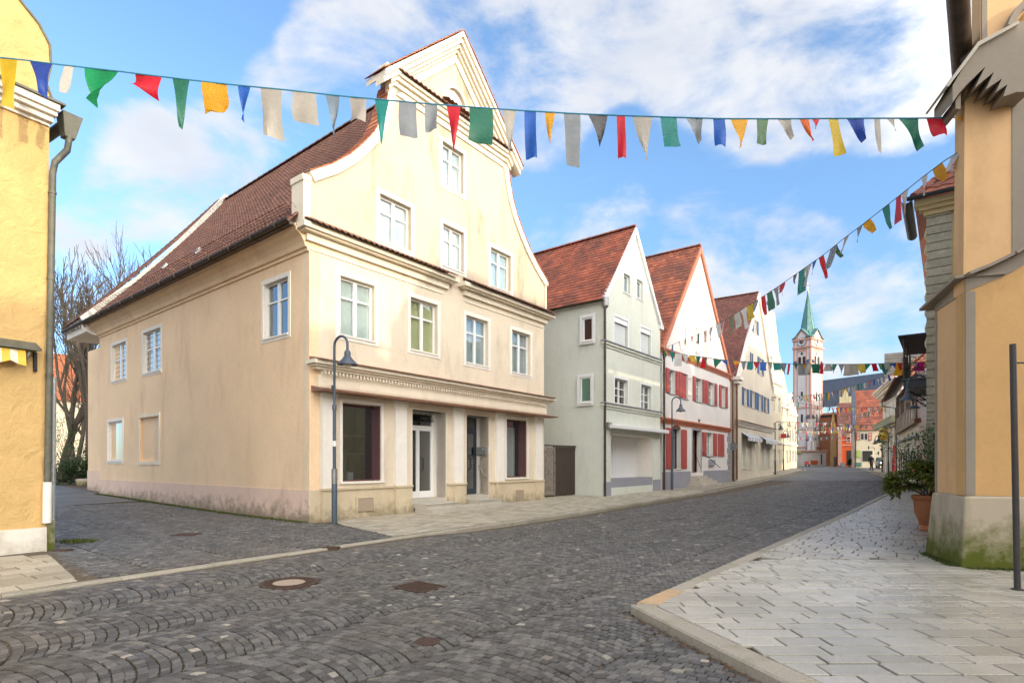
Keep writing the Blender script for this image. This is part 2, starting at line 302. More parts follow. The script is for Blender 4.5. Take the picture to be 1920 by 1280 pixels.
FC = dict(yellow=(.62, .43, .02), blue=(.015, .06, .36), white=(.62, .60, .54), green=(.0, .30, .10), red=(.62, .01, .025), dkgreen=(.02, .165, .10), orange=(.75, .36, .01),
          beige=(.47, .43, .36), greyblue=(.20, .26, .31), teal=(.01, .24, .21), grey=(.27, .29, .30), dkgrey=(.12, .115, .115), olive=(.12, .22, .11), vermilion=(.75, .14, .02), magenta=(.5, .01, .2), pale=(.66, .67, .66), pink=(.45, .4, .35), royal=(.02, .12, .5))
for k, v in FC.items(): M['f_'+k] = cloth('flag_'+k, v)
M['cord'] = flat('blue_cord', (.03, .19, .30), .7); M['cord_dk'] = flat('dark_cord', (.05, .08, .09), .7)

# ------------------------------------------------------------------ mesh helpers
ORG = {}
def org(o): return ORG.get(o.name, Vector((0, 0, 0))) if o else Vector((0, 0, 0))
def thing(name, label, cat, loc=(0, 0, 0), group=None):
    o = bpy.data.objects.new(name, None); o.empty_display_size = .2; COL.objects.link(o); o.location = loc
    o['label'] = label; o['category'] = cat
    if group: o['group'] = group
    ORG[o.name] = Vector(loc); return o
def tag(o, label, cat, group=None):
    o['label'] = label; o['category'] = cat
    if group: o['group'] = group
    return o
class MB:
    def __init__(s): s.v = []; s.f = []; s.r = []; s.smooth = False
    def add(s, vs, fs, r=0.0):
        b = len(s.v); s.v.extend([tuple(v) for v in vs]); s.f.extend([tuple(i+b for i in f) for f in fs]); s.r.extend([r]*len(fs)); return s
    def hexa(s, p, r=0.0):   # p: 8 points, bottom 4 ccw then top 4
        return s.add(p, [(3, 2, 1, 0), (4, 5, 6, 7), (0, 1, 5, 4), (1, 2, 6, 5), (2, 3, 7, 6), (3, 0, 4, 7)], r)
    def box(s, x0, x1, y0, y1, z0, z1, r=0.0):
        return s.hexa([(x0, y0, z0), (x1, y0, z0), (x1, y1, z0), (x0, y1, z0), (x0, y0, z1), (x1, y0, z1), (x1, y1, z1), (x0, y1, z1)], r)
    def fbox(s, F, u0, u1, z0, z1, n0, n1, r=0.0):
        a = [F.w(u, z, n) for z in (z0, z1) for (u, n) in ((u0, n1), (u1, n1), (u1, n0), (u0, n0))]
        return s.hexa(a, r)
    def fprism(s, F, poly, n0, n1, r=0.0):
        k = len(poly); a = [F.w(u, z, n1) for u, z in poly] + [F.w(u, z, n0) for u, z in poly]
        area = sum(poly[i][0]*poly[(i+1) % k][1]-poly[(i+1) % k][0]*poly[i][1] for i in range(k))
        fs = [tuple(range(k)), tuple(range(2*k-1, k-1, -1))] + [(i, i+k, (i+1) % k+k, (i+1) % k) for i in range(k)]
        if area < 0: fs = [tuple(reversed(f)) for f in fs]
        return s.add(a, fs, r)
    def fwall(s, F, poly, holes, n, rev, thick=.3):
        area = sum(poly[i][0]*poly[(i+1) % len(poly)][1]-poly[(i+1) % len(poly)][0]*poly[i][1] for i in range(len(poly)))
        if area < 0: poly = poly[::-1]
        loops = [[Vector((u, z, 0)) for u, z in poly]] + [[Vector((u, z, 0)) for u, z in (h if isinstance(h, list) else [(h[0], h[2]), (h[0], h[3]), (h[1], h[3]), (h[1], h[2])])] for h in holes]
        flatl = [p for l in loops for p in l]
        eds = []; k0 = 0
        for l in loops: eds += [(k0+i, k0+(i+1) % len(l)) for i in range(len(l))]; k0 += len(l)
        res = delaunay_2d_cdt([Vector((p.x, p.y)) for p in flatl], eds, [], 0, 1e-5)
        flatl = [Vector((p.x, p.y, 0)) for p in res[0]]; fs = []
        def inside(l, x, y):
            c = False; j = len(l)-1
            for i in range(len(l)):
                if (l[i].y > y) != (l[j].y > y) and x < (l[j].x-l[i].x)*(y-l[i].y)/(l[j].y-l[i].y)+l[i].x: c = not c
                j = i
            return c
        for a, b, c in res[2]:
            A, B, C_ = flatl[a], flatl[b], flatl[c]; mxy = (A+B+C_)/3
            if not inside(loops[0], mxy.x, mxy.y) or any(inside(l, mxy.x, mxy.y) for l in loops[1:]): continue
            cr_ = (B.x-A.x)*(C_.y-A.y)-(B.y-A.y)*(C_.x-A.x)
            fs.append((a, b, c) if cr_ > 0 else (a, c, b))
        s.add([F.w(p.x, p.y, n) for p in flatl], fs)
        for li, l in enumerate(loops):
            d = thick if li == 0 else rev; k = len(l)
            vs = [F.w(p.x, p.y, n) for p in l] + [F.w(p.x, p.y, n-d) for p in l]
            s.add(vs, [(i, i+k, (i+1) % k+k, (i+1) % k) for i in range(k)])
        return s
    def tube(s, pts, rad, seg=8, r=0.0, cap=True):
        pts = [Vector(p) for p in pts]; n = len(pts); rr = rad if isinstance(rad, (list, tuple)) else [rad]*n
        vs = []; up = None
        for i, p in enumerate(pts):
            t = (pts[min(i+1, n-1)]-pts[max(i-1, 0)]).normalized()
            if up is None: up = Vector((0, 0, 1)) if abs(t.z) < .9 else Vector((1, 0, 0))
            a = t.cross(up).normalized(); b = t.cross(a).normalized(); up = -b if False else up if abs(t.dot(up)) < .95 else Vector((1, 0, 0)) if abs(t.x) < .9 else Vector((0, 1, 0))
            a = t.cross(up).normalized(); b = t.cross(a).normalized()
            for k in range(seg):
                an = 2*math.pi*k/seg; vs.append(p+(a*math.cos(an)+b*math.sin(an))*rr[i])
        fs = []
        for i in range(n-1):
            for k in range(seg):
                fs.append((i*seg+k, i*seg+(k+1) % seg, (i+1)*seg+(k+1) % seg, (i+1)*seg+k))
        if cap: fs += [tuple(range(seg-1, -1, -1)), tuple((n-1)*seg+k for k in range(seg))]
        return s.add(vs, fs, r)
    def lathe(s, c, prof, seg=20, r=0.0):
        vs = []; fs = []
        for (R, z) in prof:
            for k in range(seg):
                a = 2*math.pi*k/seg; vs.append((c[0]+R*math.cos(a), c[1]+R*math.sin(a), c[2]+z))
        for i in range(len(prof)-1):
            for k in range(seg): fs.append((i*seg+k, i*seg+(k+1) % seg, (i+1)*seg+(k+1) % seg, (i+1)*seg+k))
        fs += [tuple(range(seg-1, -1, -1)), tuple((len(prof)-1)*seg+k for k in range(seg))]
        return s.add(vs, fs, r)
    def build(s, name, mat, parent=None, loc=None, smooth=False, kind=None, label=None, bevel=0):
        me = bpy.data.meshes.new(name)
        off = org(parent) if parent else (Vector(loc) if loc is not None else Vector((0, 0, 0)))
        vs = np.array(s.v, dtype=float).reshape(-1, 3)-np.array(off)
        me.from_pydata(vs.tolist(), [], s.f)
        if any(s.r):
            a = me.attributes.new('rnd', 'FLOAT', 'FACE'); a.data.foreach_set('value', s.r)
        if smooth or s.smooth:
            me.shade_smooth()
            try: me.set_sharp_from_angle(angle=math.radians(40))
            except Exception: pass
        me.materials.append(mat if not isinstance(mat, str) else M[mat])
        o = bpy.data.objects.new(name, me); COL.objects.link(o)
        if parent: o.parent = parent; ORG[o.name] = off
        else: o.location = off; ORG[o.name] = off
        if kind: o['kind'] = kind
        if label: o['label'] = label
        if bevel:
            b = o.modifiers.new('bevel', 'BEVEL'); b.width = bevel; b.segments = 2; b.limit_method = 'ANGLE'; b.angle_limit = math.radians(50)
        return o
class Facade:
    """A vertical wall plane: u metres to the right as seen from the street, z up, n out of the wall."""
    def __init__(s, o, d):
        d = Vector((d[0], d[1])).normalized(); s.o = Vector((o[0], o[1])); s.d = d; s.n = Vector((d.y, -d.x))
    def w(s, u, z, n=0.0):
        p = s.o+s.d*u+s.n*n; return Vector((p.x, p.y, z))
    def u(s, px, n=0.0):
        r = (px-CX)/FL; o = s.o+s.n*n
        return (r*o.y-o.x)/(s.d.x-r*s.d.y)
    def uz(s, px, py, n=0.0):
        u = s.u(px, n); Y = (s.o+s.d*u+s.n*n).y
        return u, EYE+(HY-py)/FL*Y
    def rect(s, xl, xr, yt, yb, ref='l', n=0.0):
        x = xl if ref == 'l' else xr
        return (s.u(xl, n), s.u(xr, n), s.uz(x, yb, n)[1], s.uz(x, yt, n)[1])
    def off(s, n): 
        F = Facade((s.o.x+s.n.x*n, s.o.y+s.n.y*n), (s.d.x, s.d.y)); return F
def cornice(F, u0, u1, z, parent, name, mat, steps, ret=True):
    """stack of bands; steps = [(height, projection)...] from the top down"""
    b = MB(); zz = z
    for h, p in steps:
        e = p if ret else 0
        b.fbox(F, u0-e, u1+e, zz-h, zz, -.05, p); zz -= h
    return b.build(name, mat, parent)
def window(F, par, R, rec=.16, cols=2, rows=(.36,), sw=.13, sill=True, fill='curtain', gl='glass', fr='whitewin', sur='trimw', fw=.055, mw=.035, sp=.02, sill_mat=None, name='window', n=0.0, surround=True, curt=.12, arched=False):
    u0, u1, z0, z1 = R; b = MB(); N0, N1 = n-rec-.06, n-rec
    cx = (u0+u1)/2
    b.fbox(F, u0, u0+fw, z0, z1, N0, N1); b.fbox(F, u1-fw, u1, z0, z1, N0, N1)
    b.fbox(F, u0+fw, u1-fw, z0, z0+fw, N0, N1); b.fbox(F, u0+fw, u1-fw, z1-fw, z1, N0, N1)
    iu0, iu1, iz0, iz1 = u0+fw, u1-fw, z0+fw, z1-fw
    us = [iu0+(iu1-iu0)*k/cols for k in range(cols+1)]
    zs = [iz1]+[iz1-(iz1-iz0)*r for r in rows]+[iz0]
    for k in range(1, cols):
        w_ = mw*(1.5 if cols % 2 == 0 and k == cols//2 else .8)
        b.fbox(F, us[k]-w_, us[k]+w_, iz0, iz1, N0+.003, N1+.018)
    for zz in zs[1:-1]:
        for k in range(cols): b.fbox(F, us[k]+mw, us[k+1]-mw, zz-mw*.7, zz+mw*.7, N0+.006, N1+.006)
    wobj = b.build(name, fr, par)
    if surround:
        s_ = MB(); s_.fbox(F, u0-sw, u0-.002, z0-sw, z1+sw, n-.01, n+sp); s_.fbox(F, u1+.002, u1+sw, z0-sw, z1+sw, n-.01, n+sp)
        s_.fbox(F, u0-.002, u1+.002, z1+.002, z1+sw, n-.01, n+sp); s_.fbox(F, u0-.002, u1+.002, z0-sw, z0-.045, n-.01, n+sp)
        s_.build('window_surround', sur, wobj)
    if sill:
        q = MB(); q.fbox(F, u0-.03, u1+.03, z0-.045, z0, n-rec, n+.05); q.build('window_sill', sill_mat or 'trimw', wobj)
    for i in range(len(zs)-1):
        for k in range(cols):
            g = MB(); g.fbox(F, us[k]+mw*.6, us[k+1]-mw*.6, zs[i+1]+mw*.5, zs[i]-mw*.5, N0+.02, N0+.026); g.build('pane', gl, wobj)
    if fill:
        c = MB(); K = 14; zt, zb = z1-.02, z0+.02
        vs = []; 
        for k in range(K+1):
            uu = u0+.02+(u1-u0-.04)*k/K; nn = n-rec-curt-.012*math.sin(k*2.1)
            vs += [F.w(uu, zb, nn), F.w(uu, zt, nn)]
        c.add(vs, [(2*k, 2*k+2, 2*k+3, 2*k+1) for k in range(K)]); c.build('curtain' if 'curtain' in fill else 'backing', fill, wobj, smooth=True)
    return wobj
def shutter(F, par, ua, ub, z0, z1, n, mat, parent=None, ang=0, hinge='l'):
    """open shutter leaf lying on the wall: frame, two raised panels and a strap hinge"""
    b = MB(); b.fbox(F, ua, ub, z0, z1, n, n+.035)
    h = (z1-z0); b.fbox(F, ua+.05, ub-.05, z0+.06, z0+h*.47, n+.035, n+.045); b.fbox(F, ua+.05, ub-.05, z0+h*.53, z1-.06, n+.035, n+.045)
    o = b.build('shutter', mat, par)
    return o
def tiles(par, P00, P10, P01, P11, nc, nr, mat, thick=.03, wav=.02, name='roof_tile', jit=.004, keep=300, curve=0.0, mask=None, bias=None, base=True):
    """lapped tiles over the quad (eave-left, eave-right, ridge-left, ridge-right); returns count"""
    P00, P10, P01, P11 = map(Vector, (P00, P10, P01, P11))
    nrm = (P10-P00).cross(P01-P00).normalized()
    if nrm.z < 0: nrm = -nrm
    def S(a, b): return P00*(1-a)*(1-b)+P10*a*(1-b)+P01*(1-a)*b+P11*a*b + nrm*(-curve*4*b*(1-b))
    if base:
        g = MB(); K = 8; vs = []; fs = []
        for i in range(K+1):
            for a in (0, 1): vs.append(S(a, i/K)-nrm*.03)
        for i in range(K): fs.append((2*i, 2*i+1, 2*i+3, 2*i+2))
        g.add(vs, fs); g.build('roof_deck', mat, par)
    items = []
    for j in range(nr):
        off = .5 if (j % 2 and wav < .012) else 0
        for i in range(nc + (1 if off else 0)):
            a0 = (i-off)/nc; a1 = (i+1-off)/nc
            a0 = max(0, a0); a1 = min(1, a1)
            if a1-a0 < .2/nc: continue
            b0 = (j-.02+random.uniform(-.03, .03))/nr; b1 = min((j+1.12)/nr, 1.0)
            if mask and not mask((a0+a1)/2, (j+.5)/nr): continue
            items.append((a0+.0008, a1-.0008, b0, b1))
    cp = Vector((0, 0, EYE))
    D = [((S((t[0]+t[1])/2, (t[2]+t[3])/2)-cp).length, k) for k, t in enumerate(items)]
    D.sort(); near = set(k for _, k in D[:keep])
    st = MB(); K = 3 if wav > .012 else 1
    for k, (a0, a1, b0, b1) in enumerate(items):
        r = min(1, max(.001, random.gauss(.5, .22))); j = random.uniform(-jit, jit)
        vs = []
        for q in range(K+1):
            a = a0+(a1-a0)*q/K; h = (wav*(0, 1.0, .75, -.1)[q]) if K == 3 else 0
            lo = S(a, b0); up = S(a, b1)
            vs += [lo+nrm*(thick+h+j), up+nrm*(.004+h), lo+nrm*(h+j-.004)]
        fs = []
        for q in range(K):
            o_ = 3*q; fs += [(o_, o_+3, o_+4, o_+1), (o_+2, o_+5, o_+3, o_)]
        fs += [(2, 0, 1), (3*K, 3*K+2, 3*K+1)]
        if k in near:
            m = MB(); m.add(vs, fs, r); m.build(name, mat, par)
        else: st.add(vs, fs, r)
    if st.f: st.build('roof_tiles', mat, par, kind='stuff')
def ridge(par, A, B, mat, r=.11, seglen=.4, name='ridge_tile', keep=80):
    A, B = Vector(A), Vector(B); L = (B-A).length; n = max(2, int(L/seglen)); t = (B-A)/L
    a = t.cross(Vector((0, 0, 1))).normalized(); st = MB()
    up = a.cross(t).normalized()
    for i in range(n):
        m = MB(); vs = []
        for e, f_ in ((i/n, 1.0), ((i+1.06)/n, .86)):
            for k in range(6):
                an = math.pi*k/5; vs.append(A+(B-A)*min(e, 1)+(a*math.cos(an)+up*math.sin(an))*r*f_*random.uniform(.97, 1.03))
        fs = [(k, k+1, k+7, k+6) for k in range(5)]+[(0, 1, 2, 3, 4, 5)]
        m.add(vs, fs, random.uniform(.2, .8)); m.build(name, mat, par)
def boxbody(F, par, u0, u1, z0, z1, depth, mat, name='rear_walls', n0=-.28):
    b = MB(); b.fbox(F, u0, u1, z0, z1, -depth, n0); return b.build(name, mat, par)
# ------------------------------------------------------------------ ground, road, pavements
KL = [(-12.4, -1.9), (-6.2, 6.87), (-2.5, 12.1), (2.2, 18.4), (10.5, 30), (26, 53), (34, 65.5), (36.4, 70), (36.2, 75), (33, 81)]      # left kerb line, seen from the road
KR = [(3.5, -1.0), (2.02, 4.12), (1.34, 6.4), (25.6, 37), (27.3, 39.8), (29, 42.7), (36, 56), (45, 73), (58, 97)]                        # right kerb line
SD = Vector((.6048, .7964)); SN = Vector((.7964, -.6048))
def inpoly(poly, x, y):
    x = np.asarray(x); y = np.asarray(y); c = np.zeros(x.shape, bool); n = len(poly); j = n-1
    for i in range(n):
        xi, yi = poly[i]; xj, yj = poly[j]
        with np.errstate(divide='ignore', invalid='ignore'):
            t = ((yi > y) != (yj > y)) & (x < (xj-xi)*(y-yi)/(yj-yi+1e-12)+xi)
        c ^= t; j = i
    return c
PRO = KL+[(20, 97), (58, 97)]+KR[::-1][1:]+[(3.5, -14), (-20, -14)]
PRR = [(1.34, 6.4)]+KR[3:]+[(70, 97), (70, -14), (3.5, -14), (3.5, -1.0), (2.02, 4.12)]
def sheet(name, fz, xs, ys, mat, mask=None, rnd=None):
    X, Y = np.meshgrid(xs, ys); Z = fz(X, Y); n, m = X.shape
    V = np.stack([X, Y, Z], -1).reshape(-1, 3)
    I = np.arange((n-1)*(m-1)); r, c = I//(m-1), I % (m-1); a = r*m+c
    F_ = np.stack([a, a+1, a+m+1, a+m], -1)
    if mask is not None:
        cx = (X[:-1, :-1]+X[1:, 1:])/2; cy = (Y[:-1, :-1]+Y[1:, 1:])/2; F_ = F_[mask(cx, cy).reshape(-1)]
    me = bpy.data.meshes.new(name); me.from_pydata(V.tolist(), [], F_.tolist()); me.shade_smooth(); me.materials.append(M[mat])
    o = bpy.data.objects.new(name, me); COL.objects.link(o); o['kind'] = 'structure'; return o
def stripgrid(name, fz, poly, mat, step=1.0, dz=0):
    """flat-ish area bounded exactly by poly: triangulated and then cut into small cells so that it follows the slope"""
    import bmesh
    bm = bmesh.new(); vs = [bm.verts.new((x, y, 0)) for x, y in poly]; bm.faces.new(vs)
    xs = [p[0] for p in poly]; ys = [p[1] for p in poly]
    for k, (lo, hi, nrm) in enumerate(((min(xs), max(xs), (1, 0, 0)), (min(ys), max(ys), (0, 1, 0)))):
        q = math.floor(lo/step)*step+step
        while q < hi:
            g = bm.verts[:]+bm.edges[:]+bm.faces[:]
            bmesh.ops.bisect_plane(bm, geom=g, plane_co=(q*nrm[0], q*nrm[1], 0), plane_no=nrm); q += step*(1 if q < 40 else 2.5)
    bmesh.ops.triangulate(bm, faces=bm.faces[:])
    for v in bm.verts: v.co.z = float(fz(v.co.x, v.co.y))+dz
    bmesh.ops.recalc_face_normals(bm, faces=bm.faces[:])
    if sum(f.normal.z for f in bm.faces) < 0: bmesh.ops.reverse_faces(bm, faces=bm.faces[:])
    me = bpy.data.meshes.new(name); bm.to_mesh(me); bm.free(); me.shade_smooth(); me.materials.append(M[mat])
    o = bpy.data.objects.new(name, me); COL.objects.link(o); o['kind'] = 'structure'; return o
g0 = np.concatenate([[-1500, -600, -250, -120], np.arange(-80, 120.1, 2.5), [160, 300, 700, 1500]])
sheet('ground', lambda x, y: gzv(x, y)-.16, g0, np.concatenate([[-600, -200, -60], np.arange(-20, 132, 2.5), [160, 300, 700, 1800]]), 'dirt')
road = stripgrid('cobbled_road', lambda x, y: rz(x, y)-.022, [(-20, -14)]+KL+[(20, 100), (58, 97)]+KR[::-1][1:]+[(3.5, -14)], 'joint', 1.0)

def quads_mesh(name, Q, h, mat, inset=.12, zf=None, top=0.0, depth=.03, r=None, dome=0.0, parent=None, kind=None, keep=0, pname=None, tilt=.0):
    """Q (N,4,2) plan quads; builds bevelled blocks. The nearest `keep` blocks become objects of their own."""
    N_ = len(Q); C_ = Q.mean(1, keepdims=True)
    L = np.linalg.norm(Q-C_, axis=2, keepdims=True)
    I_ = C_+(Q-C_)*(1-np.minimum(inset/np.maximum(L, 1e-3), .6))
    ho = np.array(h).reshape(-1, 1)
    zt = zf(I_[..., 0], I_[..., 1])+top+ho+ rng.normal(0, tilt, (N_, 4)) if tilt else zf(I_[..., 0], I_[..., 1])+top+ho+np.zeros((N_, 4))
    zo = zf(Q[..., 0], Q[..., 1])+top+ho-inset*.75
    zb = zo-depth
    V = np.concatenate([np.dstack([I_, zt[..., None]]), np.dstack([Q, zo[..., None]]), np.dstack([Q, zb[..., None]])], 1)  # N,12,3
    fs = [(0, 1, 2, 3)]
    for i in range(4):
        j = (i+1) % 4; fs += [(4+i, 4+j, j, i), (8+i, 8+j, 4+j, 4+i)]
    fs = np.array([(f if len(f) == 4 else f) for f in fs])
    r = rng.random(N_) if r is None else np.asarray(r)
    r = np.clip(r, .001, 1)
    d = np.hypot(C_[:, 0, 0], C_[:, 0, 1]-0.0); vis = (np.abs(C_[:, 0, 0]) < .93*C_[:, 0, 1]) & (C_[:, 0, 1] > 4.05)
    order = np.argsort(np.where(vis, d, 1e6)); near = set(order[:keep].tolist()) if keep else set()
    near = {k for k in near if vis[k]}
    for k in near:
        m = MB(); m.add(V[k].tolist(), [tuple(f) for f in fs.tolist()], float(r[k])); m.build(pname, mat, parent)
    idx = np.array([k for k in range(N_) if k not in near])
    if len(idx):
        VV = V[idx].reshape(-1, 3); FF = (fs[None]+(np.arange(len(idx))*12)[:, None, None]).reshape(-1, 4)
        me = bpy.data.meshes.new(name); me.vertices.add(len(VV)); me.vertices.foreach_set('co', VV.reshape(-1).astype(np.float32))
        me.loops.add(FF.size); me.loops.foreach_set('vertex_index', FF.reshape(-1).astype(np.int32))
        me.polygons.add(len(FF)); me.polygons.foreach_set('loop_start', np.arange(0, FF.size, 4, dtype=np.int32)); me.polygons.foreach_set('loop_total', np.full(len(FF), 4, np.int32))
        me.update(calc_edges=True)
        a = me.attributes.new('rnd', 'FLOAT', 'FACE'); a.data.foreach_set('value', np.repeat(r[idx], len(fs)).astype(np.float32))
        me.materials.append(M[mat]); me.validate(); me.shade_flat()
        o = bpy.data.objects.new(name, me); COL.objects.link(o); o['kind'] = 'stuff'
        if parent: o.parent = parent
        return o
# --- setts laid in segmental arches along the street
def arcs(origin, ax, W_=1.35, nst=15, h=.09, amin=-14, amax=14, bmin=-6, bmax=34, R=1.45):
    ax = Vector(ax).normalized(); px_ = Vector((ax.y, -ax.x)); out = []
    cols = int((amax-amin)/W_)
    for c in range(cols):
        ph = random.uniform(0, h); nk = int((bmax-bmin)/h)
        aj = np.linspace(-W_/2, W_/2, nst+1)
        th = np.linspace(-math.asin(W_/2/R), math.asin(W_/2/R), nst+1)
        A_ = R*np.sin(th); Bc = R*np.cos(th)
        K = np.arange(nk)
        jit = lambda s: rng.normal(0, s, (nk, nst))
        ashift = rng.uniform(-.03, .03, (nk, 1))
        # courses: each arch is the last one moved along the axis; odd courses are offset by half a stone
        hk = h*(1+rng.normal(0, .06, nk)); b0 = bmin+ph+np.cumsum(hk)
        off = (K % 2)*.5*(th[1]-th[0])
        tl = th[None, :-1]+off[:, None]+rng.normal(0, .006, (nk, nst)); tr_ = np.concatenate([tl[:, 1:], (th[-1]+off)[:, None]], 1)
        lim = th[-1]; tl = np.clip(tl, -lim, lim); tr_ = np.clip(tr_, -lim, lim)
        g = .0045
        def P(t, b, rad): return np.stack([R*np.sin(t), b+R*np.cos(t)+0*t], -1)
        bb = b0[:, None]; bt = (b0+hk)[:, None]
        q = np.stack([P(tl+g/R, bb+g, 0), P(tr_-g/R, bb+g, 0), P(tr_-g/R, bt-g, 0), P(tl+g/R, bt-g, 0)], 2)  # nk,nst,4,2
        q = q+rng.normal(0, .0035, q.shape)
        w = (tr_-tl)
        ok = (w > .03)
        q = q[ok]
        ca = amin+(c+.5)*W_
        X = origin[0]+px_.x*(q[..., 0]+ca)+ax.x*q[..., 1]; Y = origin[1]+px_.y*(q[..., 0]+ca)+ax.y*q[..., 1]
        out.append(np.stack([X, Y], -1))
    Q = np.concatenate(out); return Q
Q = arcs((0, 0), (.6048, .7964), amin=-9, amax=9, bmin=-6, bmax=60)
cx, cy = Q[..., 0].mean(1), Q[..., 1].mean(1)
allin = np.ones(len(Q), bool)
for k in range(4): allin &= inpoly(PRO, Q[:, k, 0], Q[:, k, 1])
allin |= inpoly(PRO, cx, cy) & (cy < 5.9) & (cx < 1.2)
# holes for the iron covers
MH = gp(542, 1081); GR = gp(786, 1087); VC = gp(801, 1184)
hole = (np.hypot(cx-MH.x, cy-MH.y) < .40) | ((np.abs((cx-GR.x)*.605+(cy-GR.y)*.796) < .25) & (np.abs((cx-GR.x)*.796-(cy-GR.y)*.605) < .29)) | (np.hypot(cx-VC.x, cy-VC.y) < .13)
m = allin & (cy > 3.7) & (cy < 44.5) & (np.abs(cx) < .95*cy+.6) & ~hole
Q = Q[m]; cx, cy = cx[m], cy[m]
# clip the setts near the kerb: keep only blocks wholly on the road
r_ = rng.random(len(Q))*.93; lt = rng.random(len(Q)) < .012; r_[lt] = rng.uniform(.95, 1, lt.sum())
hh = rng.normal(0, .0022, len(Q))
print('setts', len(Q))
quads_mesh('cobblestones', Q, hh, 'cobble', inset=.008, zf=rz, top=0, r=r_, parent=road, keep=300, pname='cobblestone', tilt=.0022, depth=.03)
# beyond the setts one can tell apart: the same road as worn material
far = stripgrid('far_road', lambda x, y: rz(x, y)-.004, [(20.0, 44.1), (26, 53), (34, 65.5), (36.4, 70), (36.2, 75), (33, 81), (20, 100), (58, 97), (45, 73), (36, 56), (29.9, 44.1)], 'cobble_far', 1.5)
# --- lane cobbles
YC = (-8.64, 10.47)      # corner of the yellow house
LP_ = [(-6.55, 9.55), (-5.72, 8.05), (-2.62, 12.35), (-4.75, 15.0), (-5.6, 15.4), (-19.1, 26.2), (-25, 31), (-40, 44), (-50, 40), (-30, 26), (-8.75, 10.6)]
lane = stripgrid('cobbled_lane', lambda x, y: gzv(x, y)-.034, [(-8.9, 10.4), (-8.2, 8.6), (-6.85, 7.2), (-5.85, 7.85), (-2.55, 12.3), (-1.5, 13.8), (-4.75, 15.6), (-19.1, 26.9), (-26, 33), (-60, 60), (-70, 50), (-30, 28)], 'joint', 1.0)
Q = arcs((0, 0), (-.783, .622), W_=1.3, amin=2, amax=14, bmin=0, bmax=34, h=.1, nst=13)
cx, cy = Q[..., 0].mean(1), Q[..., 1].mean(1)
lane_poly = [(-8.5, 10.35), (-7.25, 8.9), (-6.05, 7.95), (-5.78, 7.98), (-2.52, 12.55), (-4.82, 15.12), (-5.55, 15.36), (-19.1, 26.15), (-21, 29), (-30, 30), (-20, 20), (-8.7, 10.6)]
ai = np.ones(len(Q), bool)
for k in range(4): ai &= inpoly(lane_poly, Q[:, k, 0], Q[:, k, 1])
m = ai & (np.abs(cx) < .95*cy+.6) & (np.hypot(cx, cy) < 26)
Q = Q[m]; r_ = rng.random(len(Q))*.93; lt = rng.random(len(Q)) < .01; r_[lt] = .97
print('lane setts', len(Q))
quads_mesh('cobblestones', Q, rng.normal(0, .002, len(Q)), 'cobble', inset=.008, zf=gzv, top=-.014, r=r_, parent=lane, tilt=.0015, keep=0)
stripgrid('far_lane', lambda x, y: gzv(x, y)-.016, [(-17.5, 18.2), (-14.8, 22.75), (-19.1, 26.2), (-26, 33), (-60, 60), (-70, 50), (-30, 26)], 'cobble_far', 1.5)
# --- kerb stones
kid = {}
def kerb(parent, P0, P1, wid, side, zf, top, low, L=.9, name='kerb_stone', r0=None):
    """stones along P0->P1; side=+1: body lies to the right of the direction"""
    P0, P1 = Vector(P0), Vector(P1); d = (P1-P0).normalized(); n = Vector((d.y, -d.x))*side; T = (P1-P0).length; k = max(1, round(T/L)); 
    for i in range(k):
        a, b = P0+d*(T*i/k+.004), P0+d*(T*(i+1)/k-.004); c0, c1 = a+n*wid, b+n*wid
        jx = random.uniform(-.004, .004); e = .018; m = MB(); top_ = top+random.uniform(-.003, .003)
        lo = [Vector((q.x, q.y, float(zf(q.x, q.y))+top_-low)) for q in (a, b, c1, c0)]
        mi = [Vector((q.x, q.y, float(zf(q.x, q.y))+top_-e)) for q in (a, b, c1, c0)]
        hi = [Vector((q.x, q.y, float(zf(q.x, q.y))+top_)) for q in (a+n*e+d*.006, b+n*e-d*.006, c1-n*.006-d*.006, c0-n*.006+d*.006)]
        m.add(lo+mi+hi, [(0, 1, 5, 4), (1, 2, 6, 5), (2, 3, 7, 6), (3, 0, 4, 7), (4, 5, 9, 8), (5, 6, 10, 9), (6, 7, 11, 10), (7, 4, 8, 11), (8, 9, 10, 11)], r0 if r0 else random.uniform(.05, .7))
        m.build(name, 'kerb', parent)
# right pavement
walkR = stripgrid('right_pavement', lambda x, y: gzv(x, y)-.024, [(1.44, 6.42)]+[(p[0]+.12, p[1]-.1) for p in KR[3:]]+[(70, 97), (70, -14), (3.6, -14), (3.6, -1.0), (2.12, 4.15)], 'joint_dark', 1.0)
for a, b, L in ((KR[0], KR[1], .9), (KR[1], KR[2], .95)): kerb(walkR, a, b, .24, +1, gzv, .0, .14, L)
kerb(walkR, (1.44, 6.53), (1.98, 7.21), .24, 1, gzv, 0, .14, .9, r0=.97)
kerb(walkR, (1.98, 7.21), KR[3], .20, 1, gzv, 0, .14, 1.0)
for a, b in zip(KR[3:-1], KR[4:]): kerb(walkR, a, b, .2, 1, gzv, 0, .14, 1.6)
def rowslabs(poly, o, ax, rowh, lens, x0, x1, y0, y1, gap=.0105):
    ax = Vector(ax).normalized(); ay = Vector((-ax.y, ax.x)); out = []; y = y0
    while y < y1:
        h = random.choice(rowh); x = x0-random.uniform(0, .5); base = random.choice(lens)
        while x < x1:
            l = base*random.choice((.82, 1, 1, 1.18)); gy_ = gap*1.25; qs = [(x+gap, y+gy_), (x+l-gap, y+gy_), (x+l-gap, y+h-gy_), (x+gap, y+h-gy_)]
            out.append([(o[0]+ax.x*a+ay.x*b, o[1]+ax.y*a+ay.y*b) for a, b in qs]); x += l
        y += h
    Q = np.array(out); ok = np.ones(len(Q), bool)
    for k in range(4): ok &= inpoly(poly, Q[:, k, 0], Q[:, k, 1])
    return Q, ok
